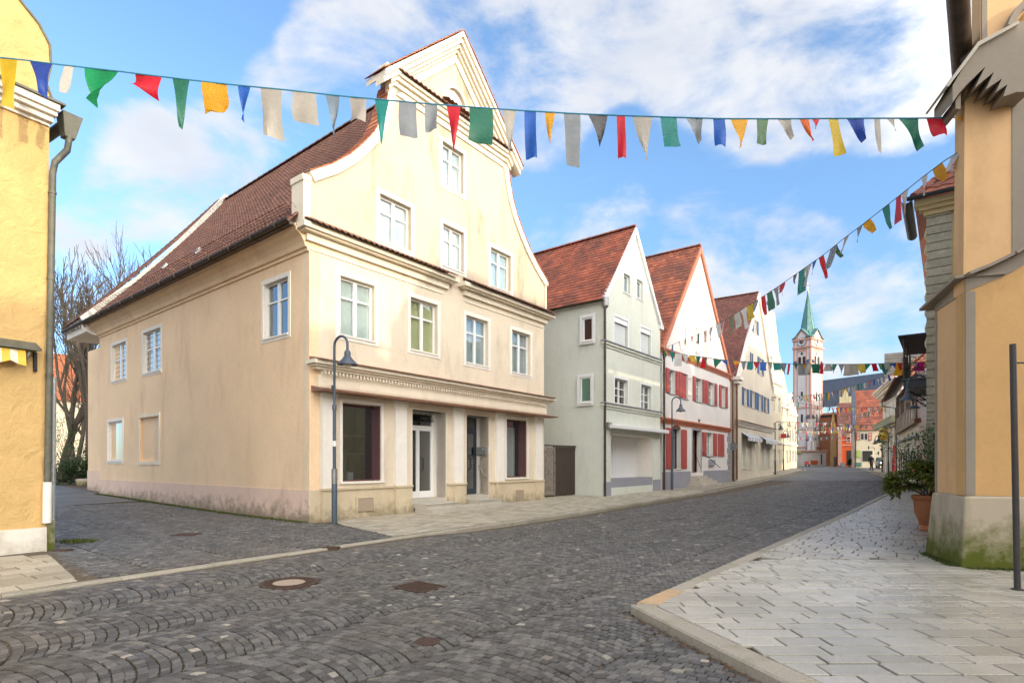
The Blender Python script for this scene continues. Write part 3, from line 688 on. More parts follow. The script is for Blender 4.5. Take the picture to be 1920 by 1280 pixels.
def clipq(Q, poly, ok):   # partly inside blocks shrink towards their inside corners
    c = np.zeros(len(Q), int); ins = np.stack([inpoly(poly, Q[:, k, 0], Q[:, k, 1]) for k in range(4)], 1); n = ins.sum(1)
    sel = (n >= 2) & (n < 4); P = Q[sel].copy(); I_ = ins[sel]
    for t in range(len(P)):
        for k in range(4):
            if I_[t, k]: continue
            nb = [(k+1) % 4, (k-1) % 4]; nb = [q for q in nb if I_[t, q]]
            if not nb: nb = [(k+2) % 4]
            q = nb[0]
            lo, hi = 0.0, 1.0
            for _ in range(9):
                md = (lo+hi)/2; p = Q[sel][t, q]*(1-md)+Q[sel][t, k]*md
                if inpoly(poly, np.array([p[0]]), np.array([p[1]]))[0]: lo = md
                else: hi = md
            P[t, k] = Q[sel][t, q]*(1-lo)+Q[sel][t, k]*lo
    return P
nearP = [(2.27, 4.15), (1.61, 6.40), (1.64, 6.45), (3.93, 9.42), (30, 9.42), (30, 3.4), (2.5, 3.4)]
Qn, ok = rowslabs(nearP, (0, 0), (1, 0), (.19, .2, .25, .3, .31), (.36, .42, .5, .6), 1, 13, 3.3, 9.45)
Qc = clipq(Qn, nearP, ok); Qn = np.concatenate([Qn[ok], Qc]); 
farP = [(3.97, 9.44), (26.0, 37), (28, 40.5), (38, 40), (40, 30), (12, 9.44)]
Qf, ok2 = rowslabs(farP, (4, 9.4), (.796, -.605), (.2, .25, .3), (.3, .36, .42, .5), -16, 12, -8, 30)
Qc = clipq(Qf, farP, ok2); Qf = np.concatenate([Qf[ok2], Qc]); cy = Qf[..., 1].mean(1); Qf = Qf[cy < 36]
Qs = np.concatenate([Qn, Qf]); print('slabs', len(Qs))
quads_mesh('paving_slabs', Qs, rng.normal(0, .0015, len(Qs)), 'slab', inset=.007, zf=gzv, top=.0, parent=walkR, keep=300, pname='paving_slab', tilt=.0008, depth=.05)
stripgrid('far_right_pavement', lambda x, y: gzv(x, y)-.003, [(25.3, 36.2), (27.6, 39.7), (29.3, 42.6), (36.3, 55.9), (45.3, 72.9), (58.3, 96.9), (70, 97), (70, 40), (34, 36)], 'slab_left', 2)
# left pavement in front of the houses
walkL = stripgrid('left_pavement', lambda x, y: gzv(x, y)-.014, [(-2.45, 12.35), (2.1, 18.42), (10.4, 30.05), (25.9, 53.1), (33.9, 65.6), (36.2, 70.1), (36.0, 75), (32.8, 81), (15, 84), (-4.9, 15.4), (-4.6, 15.1)], 'joint_dark', 1.0)
for a, b in zip(KL[2:-1], KL[3:]): kerb(walkL, a, b, .16, -1, gzv, 0, .13, 1.0 if a[1] < 30 else 2.0)
lp = [(-2.6, 12.45), (2.0, 18.5), (10.3, 30.1), (7.5, 32.5), (1.0, 25.2), (-5.0, 15.9), (-4.6, 15.0)]
Ql, ok = rowslabs(lp, (-2.5, 12.1), (.796, -.605), (.3,), (.2, .2, .22), -6, 3, -1, 25)
Ql = np.concatenate([Ql[ok], clipq(Ql, lp, ok)]); print('left pavers', len(Ql))
quads_mesh('pavers', Ql, rng.normal(0, .0015, len(Ql)), 'slab_left', inset=.006, zf=gzv, top=0, parent=walkL, keep=300, pname='paver', depth=.02)
stripgrid('far_left_pavement', lambda x, y: gzv(x, y)-.003, [(10.2, 30.1), (25.7, 53.2), (33.7, 65.7), (36.0, 70.2), (35.8, 75), (32.6, 81), (15, 84), (6.5, 30)], 'slab_left', 2)
# flush strip across the lane mouth and the pavement in front of the yellow house
strip = MB(); stripE = thing('flush_kerb', 'long flush granite kerb strip crossing the mouth of the lane', 'kerb', (-4, 9.7, 0))
kerb(stripE, (-12.4, -1.9), (-6.2, 6.87), .2, -1, gzv, .0, .06, 1.2); kerb(stripE, (-6.2, 6.87), (-2.5, 12.1), .17, -1, gzv, -.004, .06, 1.25)
walkY = stripgrid('yellow_house_pavement', lambda x, y: gzv(x, y)-.014, [(-12.4, -1.7), (-6.3, 7.0), (-5.75, 7.9), (-8.3, 10.2), (-9.0, 10.6), (-9.2, 9.8), (-16, -1)], 'joint', 1.0)
yp = [(-10.6, .6), (-6.36, 7.0), (-5.95, 7.75), (-8.15, 9.95), (-8.72, 9.85), (-12, 4)]
Qy, ok = rowslabs(yp, (-6.2, 6.87), (.605, .796), (.36,), (.55, .62), -9, 4, .2, 4)
Qy = np.concatenate([Qy[ok], clipq(Qy, yp, ok)])
quads_mesh('paving_slabs', Qy, rng.normal(0, .002, len(Qy)), 'slab_left', inset=.007, zf=gzv, top=0, parent=walkY, keep=120, pname='paving_slab', depth=.02)
# --- iron covers
c = (MH.x, MH.y, float(rz(MH.x, MH.y)))
mh = thing('manhole_cover', 'round iron manhole cover with pale concrete centre in the cobbled road', 'manhole cover', c)
b = MB(); b.lathe(c, [(.40, -.03), (.40, .004), (.385, .008), (.36, .008), (.355, .002), (.23, .002), (.22, .006), (.218, -.01)], 40); b.build('cover_ring', 'iron', mh)
b = MB(); b.lathe(c, [(.215, -.02), (.215, .005), (.20, .007)], 36); b.build('concrete_infill', 'concrete', mh)
st = MB()
for k in range(56):
    for rr in (.25, .285, .32):
        a = 2*math.pi*(k+.5*(rr > .27))/56; x, y = c[0]+rr*math.cos(a), c[1]+rr*math.sin(a); st.box(x-.007, x+.007, y-.007, y+.007, c[2], c[2]+.008)
st.build('studs', 'iron', mh, kind='stuff')
c = (GR.x, GR.y, float(rz(GR.x, GR.y)))
gr = thing('drain_grate', 'rectangular slatted iron drain grate right of the manhole cover', 'drain', c)
GF = lambda a, bb, z: Vector((c[0]+.605*a+.796*bb, c[1]+.796*a-.605*bb, c[2]+z))
def gbox(m, a0, a1, b0, b1, z0, z1): m.hexa([GF(a0, b1, z0), GF(a1, b1, z0), GF(a1, b0, z0), GF(a0, b0, z0), GF(a0, b1, z1), GF(a1, b1, z1), GF(a1, b0, z1), GF(a0, b0, z1)][::1])
b = MB(); gbox(b, -.25, -.22, -.29, .29, -.04, .006); gbox(b, .22, .25, -.29, .29, -.04, .006); gbox(b, -.22, .22, -.29, -.26, -.04, .006); gbox(b, -.22, .22, .26, .29, -.04, .006); b.build('grate_frame', 'iron', gr); b = MB(); gbox(b, -.22, .22, -.26, .26, -.06, -.032); b.build('grate_pit', 'blackiron', gr)
for k in range(10): b = MB(); q = -.24+k*.0535; gbox(b, -.22, .22, q-.011, q+.011, -.03, .002); b.build('slat', 'iron', gr)
c = (VC.x, VC.y, float(rz(VC.x, VC.y)))
vc = thing('valve_cover', 'small round iron valve cap set in the foreground cobbles', 'valve cover', c)
b = MB(); b.lathe(c, [(.12, -.03), (.12, .003), (.10, .006), (.095, .001), (.055, .001), (.05, .006), (.03, .007)], 28); b.build('cap', 'iron', vc)
for (px, py, w, d, lab) in ((350/3, 1030, .34, .2, 'small rusty cover beside the galvanised pole at the yellow house'), (1045/3, 1001, .5, .45, 'square rusty cover in the cobbles of the lane'), (560+182*.333, 1025, .3, .2, 'small rusty cover beside the flush kerb near the lamp post')):
    g = gp(px, py); b = MB(); b.box(g.x-w/2, g.x+w/2, g.y-d/2, g.y+d/2, g.z-.04, g.z+.004); b.box(g.x-w/2+.03, g.x+w/2-.03, g.y-d/2+.03, g.y+d/2-.03, g.z+.004, g.z+.009); tag(b.build('rusty_cover', 'iron', loc=g), lab, 'iron cover')
# moss along the side wall foot, litter
def tufts(name, pts, mat, s=.05, n=5, label='', kind='stuff', cat='moss'):
    b = MB()
    for p in pts:
        for _ in range(n):
            a = random.uniform(0, 6.28); q = Vector(p)+Vector((random.gauss(0, s), random.gauss(0, s), 0)); w = random.uniform(.008, .02); h = random.uniform(.01, .045)
            d = Vector((math.cos(a), math.sin(a), 0))*w
            b.add([q-d, q+d, q+Vector((random.gauss(0, .02), random.gauss(0, .02), h))], [(0, 1, 2)], random.random())
    o = b.build(name, mat, kind=kind); o['label'] = label; o['category'] = cat; return o
# ================================================================== MAIN HOUSE
A = (-5.52, 15.4)
F1 = Facade(A, (.6048, .7964))
S1d = Vector((-.783, .6218)); SU = 17.35; SE = Vector(A)+S1d*SU
FS = Facade(SE, -S1d)            # side wall, u from the far end (0) to the street corner (SU)
H = thing('gable_house', 'large cream corner house with curved baroque gable, brown roof and a shopfront', 'house', (A[0], A[1], 0))
UR = 11.42; MID = 5.78
def u1(x): return F1.u(x)
low = MB()
wins = {}
wins['a'] = F1.rect(637.6, 702, 515.9, 626.5); wins['b'] = F1.rect(769.6, 820, 556.2, 653.9); wins['c'] = F1.rect(873.8, 915, 590, 678.6); wins['d'] = F1.rect(959.7, 994, 617.4, 696.8)
wins['e'] = F1.rect(711.9, 770.5, 361.9, 449.5); wins['f'] = F1.rect(830.3, 869.5, 418, 496.3); wins['g'] = F1.rect(919.9, 957.5, 462.5, 534); wins['h'] = F1.rect(829, 869, 263.4, 344.7)
shop1 = F1.rect(642, 714.5, 753, 903); door1 = (u1(773), u1(835.6), .42, F1.uz(773, 767)[1]); door2 = (u1(874.6), u1(916), .42, F1.uz(874.6, 777.6)[1]); shop2 = F1.rect(949.6, 988, 784, 895.6)
LO = [(0, 9.5), (.72, 10.0), (1.34, 10.55), (1.78, 11.05), (2.2, 11.6), (2.5, 12.2), (2.68, 12.8), (2.8, 13.35)]
curveL = LO; curveR = [(2*MID-a, b) for a, b in LO][::-1]
outline = [(0, -.15), (UR, -.15), (UR, 7.78), (UR, 9.5)] + curveR[::-1][1:] + [(2*MID-2.8, 13.8), (MID, 16.45), (2.8, 13.8)] + curveL[::-1]
lun = [(MID+.07+.5*math.cos(math.radians(a)), 14.3+.5*math.sin(math.radians(a))*1.1) for a in range(0, 181, 18)]
b = MB(); b.fwall(F1, [(0, -.15), (UR, -.15), (UR, 7.78), (0, 7.78)], [wins[k] for k in 'abcd']+[shop1, shop2, (door1[0], door1[1], -.1, door1[3]), (door2[0], door2[1], -.1, door2[3])], 0, .45)
b.build('facade_wall', 'cream', H)
b = MB(); gp_ = [(0.003, 7.783), (UR-.003, 7.783), (UR, 9.5)]+curveR[::-1][1:]+[(2*MID-2.8, 13.8), (MID, 16.45), (2.8, 13.8)]+curveL[::-1]
gp_ = [(0, 7.783), (UR, 7.783)] + [(2*MID-a, z) for a, z in LO] + [(2*MID-2.8, 13.8), (MID, 16.45), (2.8, 13.8)] + LO[::-1]
b.fwall(F1, gp_, [wins[k] for k in 'efgh']+[lun[::-1]], 0, .4, .42); b.build('gable_wall', 'cream_gable', H)
b = MB(); b.fprism(F1, gp_, -.42, -.40); b.build('gable_back', 'cream_gable', H)
# coping band following the curve, with a thin row of tiles on it
def band(F, pl, w, n0, n1, name, mat, par, out=.0):
    pts = [Vector((a, z)) for a, z in pl]; L_ = []; R_ = []
    for i, p in enumerate(pts):
        t = (pts[min(i+1, len(pts)-1)]-pts[max(i-1, 0)]).normalized(); nn = Vector((-t.y, t.x))
        L_.append(p+nn*out); R_.append(p-nn*w)
    b = MB()
    for i in range(len(pts)-1):
        q = [R_[i], R_[i+1], L_[i+1], L_[i]]
        b.fprism(F, [(v.x, v.y) for v in q], n0, n1)
    return b.build(name, mat, par)
band(F1, LO, .24, -.44, .07, 'gable_coping', 'trim', H, .03); band(F1, [(2*MID-a, z) for a, z in LO][::-1], .24, -.44, .07, 'gable_coping', 'trim', H, .03)
def tile_edge(F, pl, par, n0=-.48, n1=.09, step=.22, mat='roof_orange', name='coping_tile', t=.022, lift=.03):
    for i in range(len(pl)-1):
        a, c = Vector(pl[i]), Vector(pl[i+1]); L = (c-a).length; d = (c-a)/L; nn = Vector((-d.y, d.x)); k = max(1, round(L/step))
        for j in range(k):
            s0, s1 = a+d*(L*j/k), a+d*(L*(j+1.1)/k); m = MB(); l0, l1 = (lift, lift+.02) if d.y*1 > 0 else (lift+.02, lift)
            m.fprism(F, [tuple(s0+nn*l1), tuple(s0+nn*(l1+t)), tuple(s1+nn*(l0+t)), tuple(s1+nn*l0)][::-1], n0, n1+random.uniform(-.01, .01), random.random()); m.build(name, mat, par)
tile_edge(F1, LO, H); tile_edge(F1, [(2*MID-a, z) for a, z in LO][::-1], H)
# pedestals at the gable foot
b = MB(); b.fbox(F1, -.22, -.003, 8.12, 9.22, -.5, .06); b.fbox(F1, -.25, .0, 9.22, 9.38, -.52, .08); b.build('gable_pedestal', 'trim', H)
b = MB(); b.fbox(F1, UR+.003, UR+.12, 8.12, 9.3, -.5, .06); b.fbox(F1, UR-.05, UR+.17, 9.3, 9.46, -.55, .11); b.build('gable_pedestal', 'trim', H)
# pediment: raking cornices
def rake(side, d0, d1, n0, n1, mat='trim', name='raking_cornice'):
    e = .42 if d0 < .3 else .05
    s = 1 if side > 0 else -1; f = lambda q: MID+s*q
    dz = (16.62-13.78)/(3.05); ax = 3.05+e
    top = 16.68
    P = [(f(ax), top-dz*ax-d0+.0), (f(0), top-d0), (f(0), top-d1), (f(ax), top-dz*ax-d1)]
    b = MB(); b.fprism(F1, P if s < 0 else P[::-1], n0, n1); return b
for s in (-1, 1):
    m = rake(s, .0, .18, -.5, .42); 
    for d0, d1, n in ((.18, .36, .34), (.36, .50, .24), (.50, .62, .14), (.62, .95, .05)):
        q = rake(s, d0, d1, -.05, n); m.add(q.v, q.f)
    m.build('raking_cornice', 'trim', H)
P_ = [(MID-3.5, 16.68-.931*3.5), (MID, 16.68)]; tile_edge(F1, P_, H, -.5, .44, .24); tile_edge(F1, [(MID, 16.68), (MID+3.5, 16.68-.931*3.5)], H, -.5, .44, .24)
cornice(F1, 2.75, 2*MID-2.75, 13.78, H, 'pediment_cornice', 'trim', [(.12, .30), (.12, .22), (.14, .12), (.2, .05)])
b = MB(); b.fbox(F1, 2.75, 3.1, 9.6, 9.61, 0, .001)
def tilestrip(F, u0, u1_, z, proj, par, hgt=.22, step=.2, mat='roof_brown', name='cornice_tile'):
    k = max(2, round((u1_-u0)/step))
    for i in range(k):
        a, c = u0+(u1_-u0)*i/k+.004, u0+(u1_-u0)*(i+1)/k-.004; m = MB(); r = random.random(); q = (a+c)/2; t = .028
        vs = [F.w(a, z, proj), F.w(q, z+.045, proj), F.w(c, z, proj), F.w(a, z+hgt, -.03), F.w(q, z+hgt+.045, -.03), F.w(c, z+hgt, -.03),
              F.w(a, z-t, proj), F.w(q, z+.045-t, proj), F.w(c, z-t, proj)]
        m.add(vs, [(0, 1, 4, 3), (1, 2, 5, 4), (6, 7, 1, 0), (7, 8, 2, 1)], r); m.add([F.w(a, z-t, proj), F.w(c, z-t, proj), F.w(c, z+hgt-t, -.03), F.w(a, z+hgt-t, -.03)], [(3, 2, 1, 0)], r)
        m.build(name, mat, par)
tilestrip(F1, 2.9, 2*MID-2.9, 13.79, .40, H, .2)
# main cornices at the gable foot
cornice(F1, -.02, 5.28, 8.02, H, 'main_cornice', 'trim', [(.14, .36), (.05, .27), (.20, .11)])
cornice(F1, 6.3, UR+.02, 8.02, H, 'main_cornice', 'trim', [(.14, .36), (.05, .27), (.20, .11)])
b = MB(); b.fbox(F1, 0, 5.2, 7.42, 7.47, -.01, .03); b.fbox(F1, 6.35, UR, 7.42, 7.47, -.01, .03); b.build('string_moulding', 'trim', H)
tilestrip(F1, -.2, 5.42, 8.03, .5, H, .24); tilestrip(F1, 6.2, UR+.35, 8.03, .5, H, .24)
# small inner frame lines of the gable
b = MB(); b.fbox(F1, 2.95, 3.0, 12.9, 13.2, 0, .02)
for k, f_ in (('a', 'curtain'), ('b', 'curtain_y'), ('c', 'curtain_b'), ('d', 'curtain_b'), ('e', 'curtain'), ('f', 'curtain'), ('g', 'curtain'), ('h', 'curtain')):
    w = window(F1, H, wins[k], rec=.14, cols=2, rows=(.33,), sw=.14, fill=f_, gl='glass', curt=.1)
# lunette
b = MB(); n_ = len(lun)
b.add([F1.w(a, z, -.16) for a, z in lun]+[F1.w(a, z, -.12) for a, z in lun], [tuple(range(n_, 2*n_))]); b.build('lunette_pane', 'curtain', H)
b = MB()
for i in range(n_-1):
    (a, z), (c, zz) = lun[i], lun[i+1]; ce = (MID+.07, 14.3); o1 = (ce[0]+(a-ce[0])*1.22, ce[1]+(z-ce[1])*1.22); o2 = (ce[0]+(c-ce[0])*1.22, ce[1]+(zz-ce[1])*1.22)
    b.fprism(F1, [(a, z), o1, o2, (c, zz)], -.01, .025)
b.build('lunette_surround', 'trim', H)
b = MB(); b.fbox(F1, MID+.05, MID+.09, 14.3, 14.84, -.13, -.09)
b.build('lunette_bar', 'whitewin', H)
tilestrip(F1, MID-.62, MID+.76, 14.16, .22, H, .1, .2)
# side wall
sw = {'a': FS.rect(495, 540.6, 517.5, 623.8, 'r'), 'b': FS.rect(268.8, 301.6, 612.8, 692.5, 'r'), 'c': FS.rect(210, 236.6, 639, 708, 'r'), 'd': FS.rect(203, 229.5, 788, 863.6, 'r')}
bl = FS.rect(263, 298, 779, 864.6, 'r')
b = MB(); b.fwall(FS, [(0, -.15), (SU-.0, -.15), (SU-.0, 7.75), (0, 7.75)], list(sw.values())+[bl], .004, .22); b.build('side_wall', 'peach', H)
window(FS, H, sw['a'], rec=.10, cols=2, rows=(.34,), fill='interior', curt=.25)
for k in 'abcd':
    R = sw[k]; m = MB(); m.fbox(FS, R[0], R[0]+.008, R[2], R[3], -.1, .012); m.fbox(FS, R[1]-.008, R[1], R[2], R[3], -.1, .012); m.fbox(FS, R[0]+.008, R[1]-.008, R[3]-.008, R[3], -.1, .012); m.build('jamb_lining', 'trimw', H)
for k in 'bc':
    w = window(FS, H, sw[k], rec=.09, cols=2, rows=(.42,), fill='interior', mw=.05, curt=.25)
    u0_, u1_, z0_, z1_ = sw[k]; q = MB()
    for j in range(1, 8): 
        zz = z0_+(z1_-z0_)*j/8; q.fbox(FS, u0_+.06, u1_-.06, zz-.006, zz+.006, -.118, -.112)
    for j in (1, 3): uu = u0_+(u1_-u0_)*j/4; q.fbox(FS, uu-.006, uu+.006, z0_+.06, z1_-.06, -.2, -.19)
    q.build('leading', 'blackiron', w)
window(FS, H, sw['d'], rec=.08, cols=1, rows=(), fill='curtain_b', gl='glass')
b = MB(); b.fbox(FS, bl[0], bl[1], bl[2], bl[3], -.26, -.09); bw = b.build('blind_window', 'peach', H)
b = MB()
for q in ((bl[0]-.13, bl[0]-.002, bl[2]-.13, bl[3]+.13), (bl[1]+.002, bl[1]+.13, bl[2]-.13, bl[3]+.13), (bl[0]-.002, bl[1]+.002, bl[3]+.002, bl[3]+.13), (bl[0]-.002, bl[1]+.002, bl[2]-.13, bl[2]-.002)): b.fbox(FS, *q, -.01, .025)
b.build('window_surround', 'trim', bw)
b = MB(); b.fbox(FS, 0, SU+.02, -.1, .86, -.05, .022); b.build('side_plinth', 'plinth_peach', H)
# cove cornice of the side and the eaves
prof = [(0, 7.38), (.05, 7.38), (.06, 7.46), (.12, 7.48), (.16, 7.60), (.25, 7.74), (.38, 7.84), (.40, 7.92), (.44, 7.93), (.44, 8.0), (0, 8.0)]
b = MB(); k = len(prof); vs = [FS.w(-3.0, z, n) for n, z in prof]+[FS.w(SU+.02, z, n) for n, z in prof]
vs = [FS.w(0.02, z, n) for n, z in prof]+[FS.w(SU+.0, z, n) for n, z in prof]
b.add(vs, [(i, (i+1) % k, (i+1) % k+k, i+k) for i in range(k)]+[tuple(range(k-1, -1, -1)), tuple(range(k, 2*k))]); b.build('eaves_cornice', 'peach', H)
RZ = 15.85
tiles(H, FS.w(.0, 8.02, .56), FS.w(SU-.16, 8.02, .56), FS.w(.0, RZ, -MID), FS.w(SU-.16, RZ, -MID), 80, 32, 'roof_brown', .028, .03, keep=300, curve=.16)
b = MB(); b.add([FS.w(-.1, 8.0, .5), FS.w(SU-.3, 8.0, .5), FS.w(SU-.3, RZ-.1, -MID), FS.w(-.1, RZ-.1, -MID), FS.w(SU-.3, 8.0, -2*MID), FS.w(-.1, 8.0, -2*MID)], [(2, 3, 5, 4), (0, 3, 2, 1)][:1]); b.build('rear_roof_slope', 'roof_brown', H)
ridge(H, FS.w(0, RZ+.02, -MID), FS.w(SU-.4, RZ+.02, -MID), 'roof_brown', .14, .5)
# second roof beyond with the pale flashing
b = MB(); b.add([FS.w(-.1, 7.95, .56), FS.w(-.1, 8.25, .72), FS.w(-.1, 11.88, -2.68), FS.w(-.1, RZ+.42, -MID-.1), FS.w(-.1, RZ-.1, -MID-.1), FS.w(-.1, 11.5, -2.8)], [(0, 1, 2, 5), (5, 2, 3, 4)]); b.build('verge_upstand', 'zinc', H)
tiles(H, FS.w(-3.1, 8.1, .68), FS.w(-.12, 8.2, .72), FS.w(-1.3, RZ+.4, -MID-.1), FS.w(-.12, RZ+.4, -MID-.1), 13, 32, 'roof_brown', .028, .03, keep=0, curve=.1)
b = MB(); n0 = FS.w(-.12, 8.02, .62); n1 = FS.w(-.12, RZ+.36, -MID); e = Vector((FS.d.x, FS.d.y, 0))
K = 10; dirn = (n1-n0); nr = Vector((FS.n.x, FS.n.y, 0))*.8+Vector((0, 0, .6))
nr = dirn.cross(e).normalized(); nr = nr if nr.z > 0 else -nr
vs = []
for i in range(K+1):
    p = n0+dirn*(i/K)-nr*(.14*4*(i/K)*(1-i/K))
    for a, h in ((-.0, -.02), (-.0, .05), (.03, .05), (.03, -.02)): vs.append(p+e*a+nr*h)
b.add(vs, [(4*i+j, 4*i+(j+1) % 4, 4*i+4+(j+1) % 4, 4*i+4+j) for i in range(K) for j in range(4)]); b.build('verge_flashing', 'zinc', H)
# extension behind with its boxed eaves
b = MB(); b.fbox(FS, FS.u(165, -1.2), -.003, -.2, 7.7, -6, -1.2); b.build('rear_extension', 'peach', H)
b = MB(); b.fbox(FS, FS.u(165, -1.2)-.02, -.003, -.2, 1.2, -6, -1.17); b.build('extension_plinth', 'plinth_peach', H)
b = MB(); b.fbox(FS, -3.05, -.003, 7.62, 7.95, -1.6, .5); b.build('eaves_soffit', 'trimw', H)
b = MB(); b.fbox(FS, -.1, SU+.0, 7.93, 8.0, .38, .60); b.build('eaves_board', 'dkmetal', H)
# gutter, brackets, snow guard
def halfgutter(par, A_, B_, r, mat, name='gutter', drop=.0):
    A_, B_ = Vector(A_), Vector(B_); t = (B_-A_).normalized(); a = t.cross(Vector((0, 0, 1))).normalized(); vs = []
    for P in (A_, B_):
        for rr in (r, r*.9):
            for k in range(9): an = math.pi+math.pi*k/8; vs.append(P+a*math.cos(an)*rr+Vector((0, 0, 1))*math.sin(an)*rr)
    fs = []
    for k in range(8): fs += [(k, k+1, 19+k, 18+k), (9+k, 27+k, 28+k, 10+k)]
    fs += [(0, 18, 27, 9), (8, 17, 35, 26), tuple(range(0, 9))+tuple(range(17, 8, -1)), tuple(range(26, 17, -1))+tuple(range(27, 36))]
    b = MB(); b.add(vs, fs); return b.build(name, mat, par, smooth=True)
halfgutter(H, FS.w(-3.1, 8.02, .66), FS.w(SU+.12, 8.02, .66), .085, 'dkmetal')
for i in range(12):
    uu = SU-.5-i*1.3; b = MB(); b.fbox(FS, uu-.012, uu+.012, 7.92, 8.05, .45, .76); b.build('gutter_bracket', 'dkmetal', H)
sg = MB(); ev = FS.w(0, 8.02, .56); up = (FS.w(0, RZ, -MID)-ev).normalized(); no = Vector((FS.d.x, FS.d.y, 0)).cross(up); no = no if no.z > 0 else -no
for h in (.10, .17, .24, .31): 
    pass
for t_ in (.62,):
    base = ev+up*t_+no*.02
    for h in (.06, .13, .20, .27): sg.tube([base+e*.3+no*h, base+e*(SU-.5)+no*h], .011, 5)
    for i in range(52): q = base+e*(.5+i*.325); sg.tube([q+no*.02, q+no*.28], .008, 4)
sg.build('snow_guard', 'copper', H)
for i in range(13):
    q = ev+up*.62+e*(.6+i*1.33); b = MB(); b.tube([q+up*.25+no*.0, q+no*.33, q-up*.02+no*.0], .014, 5); b.build('snow_guard_bracket', 'copper', H)
b = MB(); p0 = FS.w(-.15, 7.93, .6); b.tube([p0, p0-Vector((0, 0, .16)), FS.w(.05, 7.55, .3), FS.w(.15, 7.5, .12)], .055, 10); b.build('swan_neck_pipe', 'trimw', H, smooth=True)
for (px, py) in ((575, 290), (114, 0)): pass
for (uu, t_) in ((13.5, 4.3), (5.5, 1.9), (9.2, 1.5)):
    q = ev+up*t_+e*uu+no*.05; b = MB(); b.hexa([q, q+e*.22, q+e*.22+up*.3, q+up*.3, q+no*.05, q+e*.22+no*.05, q+e*.22+up*.3+no*.09, q+up*.3+no*.09]); b.build('roof_vent', 'zinc', H)
# rear body
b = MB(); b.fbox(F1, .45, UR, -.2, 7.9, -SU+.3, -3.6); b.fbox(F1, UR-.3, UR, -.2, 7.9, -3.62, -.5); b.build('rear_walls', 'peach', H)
# shopfront ------------------------------------------------------
PX = [(601, 626.5), (738, 759.5), (848.5, 865.5), (928, 942.5), (1002, 1014)]
b = MB(); b.fbox(F1, .2, UR+.02, 3.70, 4.02, -.02, .12); b.build('fascia_panel', 'trim', H)
b = MB(); b.fbox(F1, .3, UR-.1, 3.75, 3.765, .12, .135); b.fbox(F1, .3, UR-.1, 3.965, 3.98, .12, .135); b.build('fascia_moulding', 'trim', H)
cornice(F1, .3, UR-.02, 4.40, H, 'shop_cornice', 'trim', [(.10, .38), (.06, .30), (.07, .22)])
dn = MB(); k = 92
for i in range(k): uu = .34+(UR-.4)*i/k; dn.fbox(F1, uu, uu+.062, 4.06, 4.155, .10, .20)
dn.build('dentils', 'trim', H, kind='stuff')
b = MB(); b.fbox(F1, .3, UR, 4.02, 4.06, -.02, .15); b.fbox(F1, .3, UR, 4.155, 4.17, -.02, .16); b.fbox(F1, .3, UR, 4.06, 4.155, -.02, .1); b.build('dentil_bed', 'trim', H)
b = MB(); b.add([F1.w(.0, 4.40, .46), F1.w(UR+.25, 4.40, .46), F1.w(UR+.25, 4.43, .46), F1.w(.0, 4.43, .46), F1.w(.0, 4.52, .0), F1.w(UR+.25, 4.52, .0), F1.w(.0, 4.40, 0), F1.w(UR+.25, 4.40, 0)],
    [(0, 1, 2, 3), (3, 2, 5, 4), (0, 3, 4, 6), (1, 7, 5, 2), (0, 6, 7, 1)]); b.build('copper_ledge', 'copper', H)
b = MB(); b.add([F1.w(.05, 3.56, .55), F1.w(UR+.28, 3.56, .55), F1.w(UR+.28, 3.60, .56), F1.w(.05, 3.60, .56), F1.w(.05, 3.72, .0), F1.w(UR+.28, 3.72, .0), F1.w(.05, 3.56, 0), F1.w(UR+.28, 3.56, 0)],
    [(0, 1, 2, 3), (3, 2, 5, 4), (0, 3, 4, 6), (1, 7, 5, 2), (0, 6, 7, 1)]); b.build('copper_ledge', 'copper', H)
b = MB(); b.fbox(F1, 0.02, UR, -.1, .84, -.02, .022); pl_ = None
pz = .84
def seg(a, c, z0=-.1, z1=.84, n=.05):
    m = MB(); m.fbox(F1, u1(a), u1(c), z0, z1, -.02, n); m.fbox(F1, u1(a)-.0, u1(c)+.0, z1, z1+.06, -.02, n+.045); m.fbox(F1, u1(a), u1(c), -.1, .12, n, n+.035); return m
for a, c in ((626.8, 737.6), (942.8, 1001.7)): seg(a, c, n=.03).build('shop_plinth', 'plinth_cream', H)
b = MB(); b.fbox(F1, 0.0, u1(600.6), -.1, .86, -.02, .026); b.build('corner_plinth', 'plinth_cream', H)
b = MB(); b.fbox(F1, u1(1014.3), UR, -.1, .82, -.02, .026); b.build('corner_plinth', 'plinth_cream', H)
for i, (a, c) in enumerate(PX):
    m = MB(); m.fbox(F1, u1(a), u1(c), .9, 3.56, -.02, .10); m.fbox(F1, u1(a)-.03, u1(c)+.03, 3.42, 3.555, -.02, .14); m.build('pilaster', 'trimw', H)
    m = MB(); m.fbox(F1, u1(a)-.02, u1(c)+.02, -.1, .84, -.02, .14); m.fbox(F1, u1(a)-.05, u1(c)+.05, .84, .9, -.02, .18); m.build('pilaster_plinth', 'plinth_cream', H)
for a, c in ((760, 772), (837, 848), (866, 873.5), (917, 927.5)):
    seg(a, c, n=.04).build('shop_plinth', 'plinth_cream', H)
for (xl, xr, yt, yb) in ((668, 697, 934, 958.6), (963.5, 979, 919, 936)):
    R = F1.rect(xl, xr, yt, yb); m = MB(); m.fbox(F1, R[0], R[1], R[2], R[3], .05, .068); m.build('cellar_vent', 'concrete', H)
    m = MB(); m.fbox(F1, R[0]-.06, R[0]-.002, R[2]-.05, R[3]+.05, .03, .085); m.fbox(F1, R[1]+.002, R[1]+.06, R[2]-.05, R[3]+.05, .03, .085); m.fbox(F1, R[0]-.002, R[1]+.002, R[3]+.002, R[3]+.05, .03, .085); m.build('vent_frame', 'plinth_cream', H)
